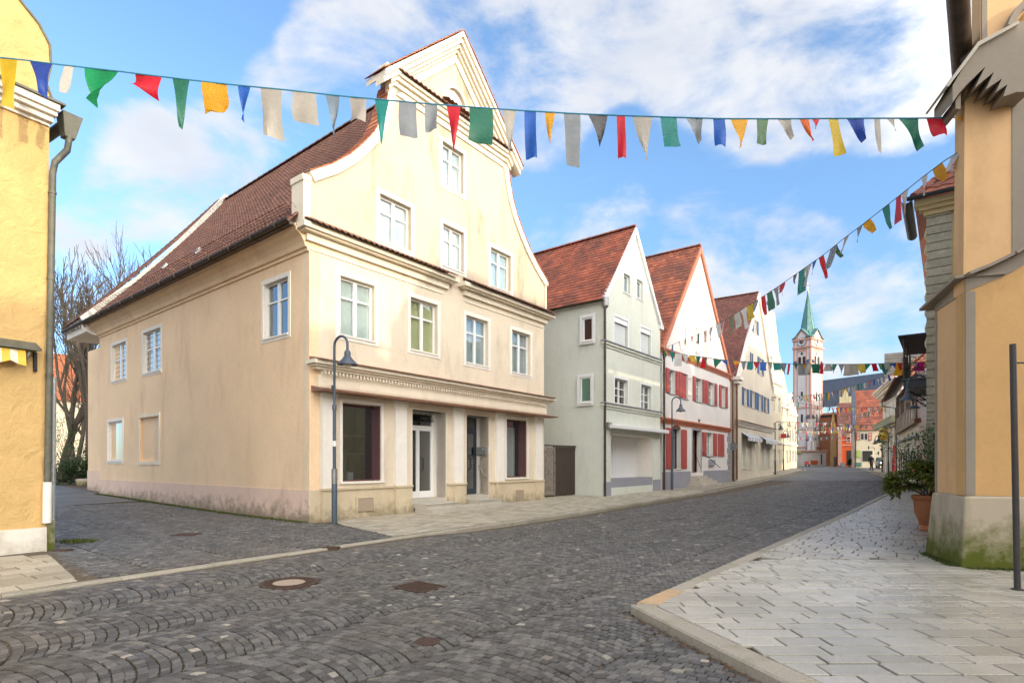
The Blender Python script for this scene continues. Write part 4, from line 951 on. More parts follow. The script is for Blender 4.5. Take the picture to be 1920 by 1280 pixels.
def shopwin(R, drops=True):
    u0, u1_, z0, z1 = R; m = MB(); n = -.33
    m.fbox(F1, u0, u0+.06, z0, z1, n-.08, n); m.fbox(F1, u1_-.05, u1_, z0, z1, n-.08, n); m.fbox(F1, u0+.06, u1_-.05, z1-.08, z1, n-.08, n); m.fbox(F1, u0+.06, u1_-.05, z0, z0+.05, n-.08, n)
    w = m.build('shop_window', 'wine', H)
    m = MB(); m.fbox(F1, u0+.06, u1_-.05, z0+.05, z1-.08, n-.05, n-.04); m.build('pane', 'glass_shop', w)
    m = MB(); m.fbox(F1, u1_-.05, u1_-.003, z0+.03, z1-.03, n, -.04); m.build('folded_shutter', 'wine', w)
    s_ = MB(); s_.fbox(F1, u0-.10, u0-.002, z0, z1+.1, -.01, .02); s_.fbox(F1, u1_+.002, u1_+.10, z0, z1+.1, -.01, .02); s_.fbox(F1, u0-.002, u1_+.002, z1+.002, z1+.1, -.01, .02); s_.build('window_surround', 'trimw', w)
    m = MB(); m.fbox(F1, u0-.1, u1_+.1, z0-.06, z0-.002, -.4, .06); m.build('window_sill', 'trimw', w)
    return w
shopwin(shop1); shopwin(shop2)
def doorway(D, fl, grille):
    u0, u1_, z0, z1 = D; n = -.6; m = MB()
    m.fbox(F1, u0, u0+.07, z0, z1, n-.07, n); m.fbox(F1, u1_-.07, u1_, z0, z1, n-.07, n); m.fbox(F1, u0+.07, u1_-.07, z1-.06, z1, n-.07, n); m.fbox(F1, u0+.07, u1_-.07, z1-.52, z1-.46, n-.07, n)
    d = m.build('door_frame', fl, H); cxx = u0+(u1_-u0)*.52
    for (a, c) in ((u0+.07, cxx-.01), (cxx+.01, u1_-.07)):
        q = MB(); q.fbox(F1, a, a+.06, z0, z1-.53, n-.05, n+.01); q.fbox(F1, c-.06, c, z0, z1-.53, n-.05, n+.01); q.fbox(F1, a+.06, c-.06, z0, z0+.22, n-.05, n+.01); q.fbox(F1, a+.06, c-.06, z1-.63, z1-.53, n-.05, n+.01); q.build('door_leaf', fl, H)
        q = MB(); q.fbox(F1, a+.06, c-.06, z0+.22, z1-.63, n-.03, n-.02); q.build('door_pane', 'glass_shop', d)
    q = MB(); q.fbox(F1, u0+.07, u1_-.07, z1-.46, z1-.06, n-.03, n-.02); q.build('transom_pane', 'glass', d)
    q = MB(); q.tube([F1.w(cxx+.16, z0+.95, n+.01), F1.w(cxx+.16, z0+.95, n+.09), F1.w(cxx+.16, z0+1.35, n+.09), F1.w(cxx+.16, z0+1.35, n+.01)], .016, 6); q.build('door_handle', 'blackiron', d)
    if grille:
        g = MB(); k = 6; w = (u1_-u0-.1)/k
        for i in range(k):
            a = u0+.05+w*i; zt, zb = z1-.04, z1-.28
            g.tube([F1.w(a, zb, n+.05), F1.w(a+w/2, zt, n+.05), F1.w(a+w, zb, n+.05)], .009, 4)
            g.tube([F1.w(a+w/2+.07*math.cos(t), (zt+zb)/2-.03+.07*math.sin(t), n+.055) for t in [x*.785 for x in range(9)]], .007, 4)
        g.fbox(F1, u0+.02, u1_-.02, z1-.3, z1-.28, n+.04, n+.06); g.fbox(F1, u0+.02, u1_-.02, z1-.04, z1-.02, n+.04, n+.06); g.build('iron_grille', 'blackiron', d)
    m = MB(); m.fbox(F1, u0+.003, u1_-.003, -.1, z0, n-.3, -.0); m.build('threshold', 'stonestep', H)
    # the deep white jamb linings
    m = MB(); m.fbox(F1, u1_, u1_+.02, z0, z1, n, .012); m.fbox(F1, u0-.02, u0, z0, z1, n, .012); m.fbox(F1, u0-.02, u1_+.02, z1, z1+.02, n, .012); m.build('jamb_lining', 'trimw', H)
doorway(door1, 'whitewin', True); doorway(door2, 'lampdk', False)
b = MB(); b.fbox(F1, u1(773)-.01, u1(921), -.1, .14, .15, .95); b.build('step', 'stonestep', H)
for a, c in ((773.5, 836), (875, 915.5)):
    m = MB(); m.fbox(F1, u1(a), u1(c), .14, .29, -.02, .62); m.build('step', 'stonestep', H)
    m = MB(); m.fbox(F1, u1(a)-.02, u1(c)+.02, .26, .29, .62, .65); m.build('step_nosing', 'stonestep', H)
# interior of the shop, one room behind the glass
b = MB(); b.fbox(F1, .4, 3.6, .2, .6, -3.4, -.5); b.build('display_floor', 'interior_pale', H)
b = MB(); b.fbox(F1, .3, UR-.3, .1, 3.6, -3.6, -3.5); b.fbox(F1, .3, .4, .1, 3.6, -3.5, -.47); b.fbox(F1, UR-.4, UR-.3, .1, 3.6, -3.5, -.47); b.fbox(F1, .3, UR-.3, 3.6, 3.7, -3.6, -.47); b.fbox(F1, 3.65, UR-.4, .1, .4, -3.5, -.95)
b.fbox(F1, 4.2, 4.3, .4, 3.6, -3.5, -1.0); b.fbox(F1, 8.3, 8.4, .4, 3.6, -3.5, -1.0)
b.build('shop_interior', 'interior', H)
b = MB(); b.fbox(F1, shop2[0]+.05, shop2[1]-.15, shop2[2], shop2[3]-.3, -.55, -.53)
for j in range(12): b.fbox(F1, shop2[0]+.1, shop2[0]+.5, shop2[2]+.1+j*.17, shop2[2]+.13+j*.17, -.53, -.51)
b.build('display_panel', 'curtain_b', H)
for i in range(7): m = MB(); uu = 1.1+i*.27; m.fbox(F1, uu, uu+.2, .6, 1.0+random.random()*1.3, -1.9, -1.6); m.build('display_box', ['interior_pale', 'curtain_b', 'brownwood', 'interior_pale'][i % 4], H)
for zz in (1.3, 1.9, 2.5): m = MB(); m.fbox(F1, 1.6, 3.4, zz, zz+.04, -2.6, -1.9); m.build('shelf', 'interior_pale', H)
# things in and on the shopfront
tc_ = F1.w(u1(655)+.15, .55, -.95); ct = thing('christmas_tree', 'decorated Christmas tree with red and silver baubles in the left shop window', 'christmas tree', tc_)
b = MB()
for i in range(900):
    h = random.random()**.8; rr = .42*(1-h)+.03; a = random.uniform(0, 6.283); q = tc_+Vector((math.cos(a)*rr*random.uniform(.3, 1), math.sin(a)*rr*random.uniform(.3, 1), .1+h*1.35)); d = Vector((math.cos(a), math.sin(a), random.uniform(-.5, .1)))*.1; s_ = Vector((-math.sin(a), math.cos(a), 0))*.012
    b.add([q-s_, q+s_, q+d], [(0, 1, 2)], random.random())
b.build('needles', 'leafdk', ct, kind='stuff')
b = MB(); b.lathe(tc_, [(.03, 0), (.025, 1.3)], 6); b.build('trunk', 'bark', ct)
for i in range(22):
    h = random.random(); rr = .42*(1-h)+.05; a = random.uniform(2.2, 5.8); q = tc_+Vector((math.cos(a)*rr, math.sin(a)*rr, .1+h*1.2)); b = MB(); b.lathe(q, [(.003, -.035), (.028, -.022), (.036, 0), (.028, .022), (.003, .035)], 8); b.build('bauble', 'sign_red' if i % 2 else 'steel', ct, smooth=True)
d2 = door2; mbp = F1.w(d2[1], 1.95, -.28)
mbx = thing('letterbox', 'grey metal letterbox on the white jamb of the right doorway', 'letterbox', mbp)
b = MB(); b.fbox(F1, d2[1]-.13, d2[1]-.003, 1.93, 2.22, -.52, -.06); b.build('box', 'mailbox', mbx, bevel=.01)
b = MB(); b.fbox(F1, d2[1]-.138, d2[1]-.131, 2.10, 2.20, -.50, -.08); b.build('flap', 'mailbox', mbx)
b = MB(); b.fbox(F1, d2[1]-.142, d2[1]-.138, 2.13, 2.155, -.2, -.12); b.build('name_plate', 'white', mbx)
hr = thing('handrail', 'short steel handrail on the white jamb below the letterbox', 'handrail', F1.w(d2[1]-.1, .9, -.3))
b = MB(); b.tube([F1.w(d2[1]-.003, 1.52, -.45), F1.w(d2[1]-.08, 1.52, -.45), F1.w(d2[1]-.08, 1.06, -.08), F1.w(d2[1]-.003, 1.06, -.08)], .018, 8); b.build('rail', 'steel', hr, smooth=True)
fs_ = thing('folding_sign', 'white folding board with a red spot standing inside the right doorway', 'sign', F1.w(d2[0]+.25, .44, -.75))
for s_ in (-1, 1):
    b = MB(); p0 = F1.w(d2[0]+.02, .43, -.75+.2*s_); p1 = F1.w(d2[0]+.55, .43, -.75+.2*s_); q0 = F1.w(d2[0]+.02, 1.42, -.75+.02*s_); q1 = F1.w(d2[0]+.55, 1.42, -.75+.02*s_); t = F1.w(0, 0, .012)-F1.w(0, 0, 0)
    b.add([p0, p1, q1, q0, p0+t, p1+t, q1+t, q0+t], [(0, 1, 2, 3), (7, 6, 5, 4), (0, 4, 5, 1), (1, 5, 6, 2), (2, 6, 7, 3), (3, 7, 4, 0)]); b.build('board', 'white', fs_)
b = MB(); cpt = F1.w(d2[0]+.22, 1.0, -.655); ring = [cpt+(Vector((F1.d.x, F1.d.y, 0))*math.cos(t)+Vector((0, 0, 1))*math.sin(t))*.07+Vector((F1.n.x, F1.n.y, 0))*.02 for t in [i*.5236 for i in range(12)]]; b.add(ring, [tuple(range(12))]); b.build('red_spot', 'sign_red', fs_)
# moss along the wall feet
tufts('moss_fringe', [(SE+(Vector(A)-SE)*t+Vector((-.622, -.783))*random.uniform(.03, .22)).to_3d()+Vector((0, 0, gz(*(SE+(Vector(A)-SE)*t))-.01)) for t in [random.random() for _ in range(700)]], 'moss', .05, 12, 'green moss fringe along the foot of the peach side wall')
# ================================================================== OTHER HOUSES ON THE LEFT
def gable_house(name, label, o, d, ul, ur, apex_px, apex_py, ezl, ezr, depth, wallm, roofm, nc=34, nr=18, apz=None, keep=300, wins=(), rev=.18, z0=-.2, roof_right=True, over=.06, tn=.03, wav=.0, apu=None):
    F = Facade(o, d); g = gz(*o)
    T = thing(name, label, 'house', (o[0], o[1], g))
    if apu is None: apu, apz_ = F.uz(apex_px, apex_py)
    apz = apz or apz_
    b = MB(); b.fwall(F, [(ul, g+z0), (ur, g+z0), (ur, ezr), (apu, apz-.12), (ul, ezl)], [w for w in wins], 0, rev, .3); b.build('front_wall', wallm, T)
    b = MB()
    P = [(ul, g+z0), (ul, ezl), (apu, apz-.12), (ur, ezr), (ur, g+z0)]
    vs = [F.w(u, z, -.3) for u, z in P]+[F.w(u, z, -depth) for u, z in P]
    b.add(vs, [(0, 5, 6, 1), (4, 3, 8, 9), (5, 9, 8, 7, 6)]); b.build('side_walls', wallm, T)
    tiles(T, F.w(ul-.12, ezl-.1, -depth), F.w(ul-.12, ezl-.1, over), F.w(apu, apz, -depth), F.w(apu, apz, over), nc, nr, roofm, tn, wav, keep=keep)
    if roof_right:
        b = MB(); b.add([F.w(ur+.1, ezr-.1, over), F.w(ur+.1, ezr-.1, -depth), F.w(apu, apz, -depth), F.w(apu, apz, over), F.w(ur+.1, ezr-.16, over), F.w(apu, apz-.08, over)], [(0, 1, 2, 3), (4, 0, 3, 5)]); b.build('right_roof_slope', roofm, T)
    ridge(T, F.w(apu, apz+.02, over), F.w(apu, apz+.02, -depth), roofm, .12, .42)
    return T, F, apu, apz
def verge(F, T, ul, ezl, apu, apz, ur, ezr, w, n1, mat, name='verge_board'):
    for (u0, z0, u1_, z1) in ((ul, ezl, apu, apz), (ur, ezr, apu, apz)):
        d = Vector((u1_-u0, z1-z0)).normalized(); nn = Vector((d.y, -d.x))*(1 if u0 < u1_ else -1)
        p = [(u0, z0), (u1_, z1), (u1_, z1-w/abs(d.x)*1.0), (u0+nn.x*w, z0+nn.y*w)]
        b = MB(); b.fprism(F, p, -.05, n1); b.build(name, mat, T)
def pipe(T, F, u, z0, z1, mat, n=.1, r=.05, top=None, name='downpipe'):
    b = MB(); pts = [F.w(u, z0, n), F.w(u, z1, n)]
    if top: pts += [F.w(*t) for t in top]
    b.tube(pts, r, 10)
    for k in range(1, int((z1-z0)/1.6)+1): zz = z0+k*1.6; b.tube([F.w(u, zz, n), F.w(u, zz+.05, n)], r*1.18, 10)
    return b.build(name, mat, T, smooth=True)
# ---- green house
GO = (4.23, 26.1); GD = (.6165, .7873); FG = Facade(GO, GD); GU = FG.u(1238)
gw = dict(a=FG.rect(1168.7, 1181.6, 511, 546), b=FG.rect(1193.3, 1205, 522, 557), c=FG.rect(1151.6, 1176.9, 592, 644), d=FG.rect(1200.8, 1220, 612, 662), e=FG.rect(1152.3, 1176.7, 708, 755), f=FG.rect(1202, 1221, 720, 766))
sf = FG.rect(1145, 1224, 812, 914)
G, FG, gu, gzz = gable_house('green_house', 'narrow pale green gabled house with a red tiled roof and white boarded shopfront', GO, GD, 0, GU, 1189.8, 425.8, 9.26, 9.2, 11, 'green_wall', 'roof_red', 34, 24, wins=list(gw.values())+[sf], rev=.22)
verge(FG, G, -.14, 9.16, gu, gzz-.02, GU+.14, 9.1, .2, .12, 'white')
b = MB(); b.fbox(FG, GU-.18, GU+.2, 8.95, 9.16, -.1, .12); b.build('eaves_return', 'white', G)
for k in 'ab': window(FG, G, gw[k], rec=.12, cols=1, rows=(), fill='curtain', gl='glass_sky', sur='white', sw=.1)
for k in 'cd':
    w = window(FG, G, gw[k], rec=.2, cols=1, rows=(), fill=None, gl='glass', sur='white', sw=.1); R = gw[k]; h = R[3]-R[2]
    for j in range(16): m = MB(); m.fbox(FG, R[0]+.03, R[1]-.03, R[2]+.03+(h-.3)*j/16, R[2]+.03+(h-.3)*(j+.86)/16, -.15, -.12); m.build('shutter_slat', 'curtain_b', w)
    m = MB(); m.fbox(FG, R[0]-.0, R[1]+.0, R[3]-.24, R[3]-.0, -.2, -.02); m.build('shutter_box', 'white', w)
for k in 'ef': window(FG, G, gw[k], rec=.14, cols=2, rows=(.36, .68), fill='interior', gl='glass', sur='white', sw=.1, mw=.03)
for (a, c) in (((1131, 639), (1236.7, 673)), ((1133.5, 755.6), (1239, 774.4))):
    z = FG.uz(*a)[1]; b = MB(); b.fbox(FG, -.1, GU+.06, z-.12, z, -.1, .12); b.fbox(FG, -.04, GU, z-.24, z-.12, -.1, .05); b.build('string_course', 'green_wall', G)
    b = MB(); b.fbox(FG, -.14, GU+.1, z, z+.04, -.1, .18); b.build('string_course_sheet', 'plinth_grey', G)
z = FG.uz(1141.7, 798)[1]; b = MB(); b.fbox(FG, .35, GU+.25, z-.13, z+.06, -.02, .42); b.build('awning_case', 'white', G, bevel=.03)
b = MB(); b.fbox(FG, .2, .55, z-.1, z+.15, .02, .14); b.build('wall_light', 'zinc', G)
b = MB(); b.fbox(FG, sf[0], sf[1], sf[2]-.02, sf[2]+.42, -1.2, -.02); b.build('shopfront_plinth', 'plinth_grey', G)
b = MB(); b.fbox(FG, sf[0]+.01, sf[0]+.3, sf[2]+.42, sf[3], -1.15, -.75); b.fbox(FG, sf[0], sf[1], sf[3]-.02, sf[3]+.03, -1.2, 0); b.fbox(FG, sf[1]-.01, sf[1]+.02, sf[2]+.42, sf[3], -1.2, -.02); b.build('shopfront_reveal', 'trimw', G)
x0, x1 = sf[0]+.3, sf[1]; kk = 14
for j in range(kk): m = MB(); m.fbox(FG, x0+(x1-x0)*j/kk+.004, x0+(x1-x0)*(j+1)/kk-.004, sf[2]+.42, sf[3]-.02, -.95, -.92+(.012 if j in (5, 6) else 0)); m.build('board', 'white', G)
b = MB(); b.fbox(FG, x0+.5, x1-.4, sf[2]+.40, sf[2]+.46, -.93, -.86); b.build('shopfront_sill', 'white', G)
for a, c in ((0.0, sf[0]-.003), (sf[1]+.003, GU)): m = MB(); m.fbox(FG, a, c, -.1, .72, -.02, .03); m.build('plinth', 'plinth_grey', G)
pipe(G, FG, -.05, .05, 8.75, 'dkmetal', .1, .055)
b = MB(); b.lathe(FG.w(-.05, 8.7, .12), [(.07, 0), (.15, .12), (.15, .5), (.13, .5), (.12, .2)], 14); b.build('rain_hopper', 'zinc', G)
halfgutter(G, FG.w(-.2, 9.12, .1), FG.w(-.2, 9.12, -11), .09, 'dkmetal')
# green house flank (towards the camera)
GSd = Vector((-.7873, .6165)); FGS = Facade(Vector(GO)+GSd*11, -GSd)
for (xl, xr, yt, yb, f_) in ((1094, 1113, 594, 638, 'roof_dark'), (1089, 1110, 706, 753.8, 'curtain_g')):
    R = FGS.rect(xl, xr, yt, yb, 'r'); window(FGS, G, (R[0], R[1], R[2], R[3]), n=.09, rec=.04, cols=1, rows=(), fill=None, gl='glass', sur='white', sw=.15, sp=.015, fw=.07)
    m = MB(); m.fbox(FGS, R[0], R[1], R[2], R[3], .0, .01); m.build('curtain', f_, G)
# gate between the houses
ga, gb = Vector((1.28, 25.15)), Vector((3.02, 27.1)); FT = Facade(ga, gb-ga); gl_ = (gb-ga).length
GT = thing('wooden_gate', 'weathered dark wooden gate between the cream house and the green house', 'gate', (ga.x, ga.y, 0))
for j in range(5): m = MB(); m.fbox(FT, .02+j*.17, .02+j*.17+.16, .15, 2.15, 0, .03+random.uniform(0, .006)); m.build('board', 'oldwood', GT)
for j in range(9): m = MB(); m.fbox(FT, .98+j*.18, .98+j*.18+.172, .12, 2.2, 0, .03+random.uniform(0, .006)); m.build('board', 'dkwood', GT)
for a, c, z0_, z1_, n_, mm in ((0, .9, 2.15, 2.32, .05, 'oldwood'), (.9, .98, .08, 2.4, .07, 'oldwood'), (.98, gl_, 2.2, 2.36, .05, 'dkwood'), (0, gl_, 2.37, 2.43, .10, 'dkwood'), (0, .9, .15, .32, .05, 'oldwood')):
    m = MB(); m.fbox(FT, a, c, z0_, z1_, -.03, n_); m.build('rail', mm, GT)
# ---- red-shutter house
RO = (8.32, 31.4); RD = (.6096, .7927); FR = Facade(RO, RD); RU = FR.u(1369)
def zr(x, y, n=0): return (1220+x*.1875, 660+y*.1875)
def rr(F, x0, x1, yt, yb): a = zr(x0, yt); c = zr(x1, yb); return F.rect(a[0], c[0], a[1], c[1])
rw = [rr(FR, 182, 245, 165, 410), rr(FR, 312, 372, 205, 460), rr(FR, 447, 514, 248, 490), rr(FR, 573, 636, 290, 520), rr(FR, 704, 745, 330, 548)]
ra = rr(FR, 215, 300, 760, 1165); rdoor = rr(FR, 418, 500, 775, 1205); rw2 = rr(FR, 553, 622, 800, 1035); rgab = []
R_, FR, ru, rzz = gable_house('red_shutter_house', 'white gabled house with red shutters, terracotta bands and a stepped entrance', RO, RD, 0, RU, 1312, 460.8, 8.1, 7.85, 13, 'white_wall', 'roof_red2', 40, 30, wins=rw+[ra, (rdoor[0], rdoor[1], rdoor[2], rdoor[3]), rw2], rev=.25)
verge(FR, R_, -.15, 8.0, ru, rzz-.03, RU+.15, 7.75, .28, .13, 'redtrim')
def band_m(F, T, u0, u1_, z, mat, name='moulding'):
    b = MB(); b.fbox(F, u0, u1_, z-.10, z, -.1, .16); b.fbox(F, u0+.03, u1_-.03, z-.2, z-.10, -.1, .10); b.fbox(F, u0+.05, u1_-.05, z-.32, z-.2, -.1, .05); b.build(name, mat, T)
band_m(FR, R_, -.1, RU+.1, 8.05, 'redtrim'); band_m(FR, R_, -.2, RU+.05, 4.15, 'redtrim')
for i, w in enumerate(rw):
    window(FR, R_, w, rec=.2, cols=2, rows=(.33, .66), fill='curtain', surround=False, sill_mat='plinth_grey', mw=.03)
    W_ = (w[1]-w[0]); e = min(W_*.5, .5)
    shutter(FR, R_, w[0]-e-.02, w[0]-.02, w[2], w[3], .02, 'red'); 
    if i != 1: shutter(FR, R_, w[1]+.02, w[1]+.02+e, w[2], w[3], .02, 'red')
    else: shutter(FR, R_, w[0]+W_*.35, w[1]-.05, w[2]+.03, w[3]-.03, -.12, 'red')
    for zz in (w[2]+.25, w[3]-.25): m = MB(); m.fbox(FR, w[1]-.02, w[1]+.3, zz-.015, zz+.015, .055, .07); m.build('strap_hinge', 'blackiron', R_)
window(FR, R_, ra, rec=.25, cols=2, rows=(.2,), fill='interior', surround=False, fr='dkwood'); shutter(FR, R_, ra[0]-.95, ra[0]-.05, ra[2], ra[3], .02, 'red'); shutter(FR, R_, ra[1]+.03, ra[1]+.9, ra[2], ra[3], .02, 'red')
b = MB(); cu = (ra[0]+ra[1])/2; hw = (ra[1]-ra[0])/2; b.fprism(FR, [(cu+hw*math.cos(t), ra[3]+.22*math.sin(t)) for t in [i*math.pi/8 for i in range(9)]], -.02, .012); b.build('arched_head', 'brownwood', R_)
window(FR, R_, rw2, rec=.2, cols=2, rows=(.5,), fill='curtain', surround=False, sill_mat='plinth_grey'); e = .75
shutter(FR, R_, rw2[0]-e, rw2[0]-.02, rw2[2], rw2[3], .02, 'red'); shutter(FR, R_, rw2[1]+.02, rw2[1]+e, rw2[2], rw2[3], .02, 'red')
q = rr(FR, 670, 730, 815, 1040); shutter(FR, R_, q[0], (q[0]+q[1])/2-.01, q[2], q[3], .02, 'red'); shutter(FR, R_, (q[0]+q[1])/2+.01, q[1], q[2], q[3], .02, 'red')
b = MB(); b.fbox(FR, rdoor[0], rdoor[1], rdoor[2], rdoor[3], -.45, -.38); dr = b.build('front_door', 'brownwood', R_)
for j in range(4):
    h = (rdoor[3]-rdoor[2]-.3)/4; w_ = (rdoor[1]-rdoor[0])/2
    for k in range(2): m = MB(); m.fbox(FR, rdoor[0]+.08+k*w_, rdoor[0]+w_-.08+k*w_, rdoor[2]+.12+j*h, rdoor[2]+h-.02+j*h, -.38, -.355); m.build('door_panel', 'brownwood', dr)
b = MB(); b.fbox(FR, rdoor[0]-.12, rdoor[0]-.003, rdoor[2], rdoor[3]+.1, -.03, .03); b.fbox(FR, rdoor[1]+.003, rdoor[1]+.12, rdoor[2], rdoor[3]+.1, -.03, .03); b.fbox(FR, rdoor[0]-.003, rdoor[1]+.003, rdoor[3]+.003, rdoor[3]+.1, -.03, .03); b.build('door_surround', 'plinth_grey', R_)
gR = gz(*RO)+.05
for i in range(4): m = MB(); e = .22*(3-i); m.fbox(FR, rdoor[0]-.25-e*1.2, rdoor[1]+.3+e*1.2, gR+.16*i-.1, gR+.16*(i+1), -.35, .35+e); m.build('step', 'stonestep', R_)
for s_, uu in ((-1, rdoor[0]-.1), (1, rdoor[1]+.1)): m = MB(); m.tube([FR.w(uu, 2.3, .05), FR.w(uu+s_*.1, 2.1, .3), FR.w(uu+s_*1.0, 1.3, .9)], .02, 6); m.build('stair_rail', 'blackiron', R_)
for a, c in ((.05, rdoor[0]-.4), (rdoor[1]+.5, RU-.6)): m = MB(); m.fbox(FR, a, c, -.1, gR+.95, -.02, .04); m.build('plinth', 'plinth_grey', R_)
q = rr(FR, 575, 630, 1075, 1135); m = MB(); m.fbox(FR, q[0], q[1], q[2], q[3], .0, .12); m.build('wall_box', 'plinth_grey', R_)
q = rr(FR, 475, 490, 670, 695); m = MB(); m.fbox(FR, q[0], q[1], q[2], q[3], .0, .03); m.build('number_plate', 'lampdk', R_)
for zi in range(9): m = MB(); w_ = .55+.18*(zi % 2); m.fbox(FR, RU-w_, RU+.01, .2+.42*zi, .2+.42*zi+.4, -.02, .025); m.build('quoin', 'plinth_grey', R_)
# faint painted ladder marks / small gable hatches
for (x0, y0, x1_, y1_) in ((1305, 518, 1312, 573), (1285, 618, 1292, 648), (1305, 617, 1313, 662), (1325, 620, 1332, 664)):
    q = FR.rect(x0, x1_, y0, y1_); m = MB(); m.fbox(FR, q[0], q[1], q[2], q[3], -.0, .02); m.build('gable_hatch', 'white', R_)
    m = MB(); m.fbox(FR, q[0]-.03, q[0]-.003, q[2], q[3], -.0, .03); m.fbox(FR, q[0]-.03, q[1]+.03, q[3]+.003, q[3]+.04, 0, .03); m.build('hatch_frame', 'redtrim', R_)
pipe(R_, FR, .0, .1, 7.2, 'dkmetal', .14, .06, top=[(.0, 7.35, .14), (-.25, 7.55, .2), (-.25, 7.8, .2)])
pipe(R_, FR, RU+.3, .3, 7.6, 'copperpipe', .1, .055)
# ---- blue-shutter house
BO = (16.72, 42); BD = (.574, .819); FB = Facade(BO, BD); BU = FB.u(1449)
bw = [rr(FB, 930, 962, 355, 530), rr(FB, 1010, 1040, 385, 555), rr(FB, 1078, 1106, 415, 580), rr(FB, 1145, 1168, 450, 600)]
bt = [rr(FB, 1000, 1012, 5, 165), rr(FB, 1083, 1112, 52, 215)]
def z9(x, y): return (1220+x*.15625, 460+y*.15625)
a_, c_ = z9(1235, 870), z9(1272, 1040); bt.append(FB.rect(a_[0], c_[0], a_[1], c_[1]))
bg_ = [rr(FB, 912, 950, 860, 1160), rr(FB, 975, 1012, 880, 1165), rr(FB, 1100, 1135, 890, 1160), rr(FB, 1155, 1190, 905, 1160)]
bdoor = rr(FB, 1042, 1078, 885, 1235)
B_, FB, bu, bzz = gable_house('blue_shutter_house', 'ivory gabled house with blue shutters and a dark plain tiled roof', BO, BD, 0, BU, 1420.8, 549, 8.0, 8.1, 14, 'ivory_wall', 'roof_dark', 62, 44, wins=bw+bt+bg_+[bdoor], rev=.22, keep=200)
verge(FB, B_, -.2, 7.9, bu, bzz-.03, BU+.2, 8.0, .25, .18, 'trimw')
for uu in (.1, BU-.1): b = MB(); b.fbox(FB, uu-.55, uu+.45, 7.75, 8.0, -.2, .35); b.fbox(FB, uu-.4, uu+.3, 7.5, 7.75, -.2, .22); b.build('eaves_return', 'trimw', B_)
cornice(FB, 0, BU, 4.75, B_, 'string_course', 'trimw', [(.1, .25), (.1, .18), (.14, .1)]); b = MB(); b.fbox(FB, -.3, BU+.3, 4.753, 4.80, -.1, .32); b.build('string_course_sheet', 'copper', B_)
for w in bw+bt:
    window(FB, B_, w, rec=.15, cols=2, rows=(.4,), fill='curtain', surround=False); e = (w[1]-w[0])*.55
    shutter(FB, B_, w[0]-e-.02, w[0]-.02, w[2], w[3], .02, 'blue'); shutter(FB, B_, w[1]+.02, w[1]+.02+e, w[2], w[3], .02, 'blue')
for w in bg_:
    window(FB, B_, w, rec=.2, cols=1, rows=(.3,), fill='curtain_b', sur='ivory_wall', sw=.12)
    b = MB(); cu = (w[0]+w[1])/2; hw = (w[1]-w[0])/2; b.fprism(FB, [(cu+hw*math.cos(t), w[3]+.2*math.sin(t)) for t in [i*math.pi/8 for i in range(9)]], -.02, .015); b.build('arched_head', 'trimw', B_)
b = MB(); b.fbox(FB, bdoor[0], bdoor[1], bdoor[2], bdoor[3], -.3, -.2); b.build('front_door', 'curtain_b', B_)
for x0, x1_, y0 in ((905, 1055, 800), (1092, 1218, 838)):
    a = zr(x0, y0); c = zr(x1_, y0+50); u0_, z_ = FB.uz(*a); u1_ = FB.u(c[0])
    m = MB(); m.add([FB.w(u0_, z_, .02), FB.w(u1_, z_, .02), FB.w(u1_, z_-.35, .5), FB.w(u0_, z_-.35, .5), FB.w(u1_, z_-.65, .5), FB.w(u0_, z_-.65, .5)], [(3, 2, 1, 0), (5, 4, 2, 3)]); 
    aw = m.build('awning', 'awn_g', B_)
    for j in range(0, 12, 2): m = MB(); k0, k1 = u0_+(u1_-u0_)*j/12, u0_+(u1_-u0_)*(j+1)/12; m.fbox(FB, k0, k1, z_-.64, z_-.36, .503, .508); m.build('awning_stripe', 'white', aw)
pipe(B_, FB, -.25, .4, 7.4, 'copperpipe', .05, .06)
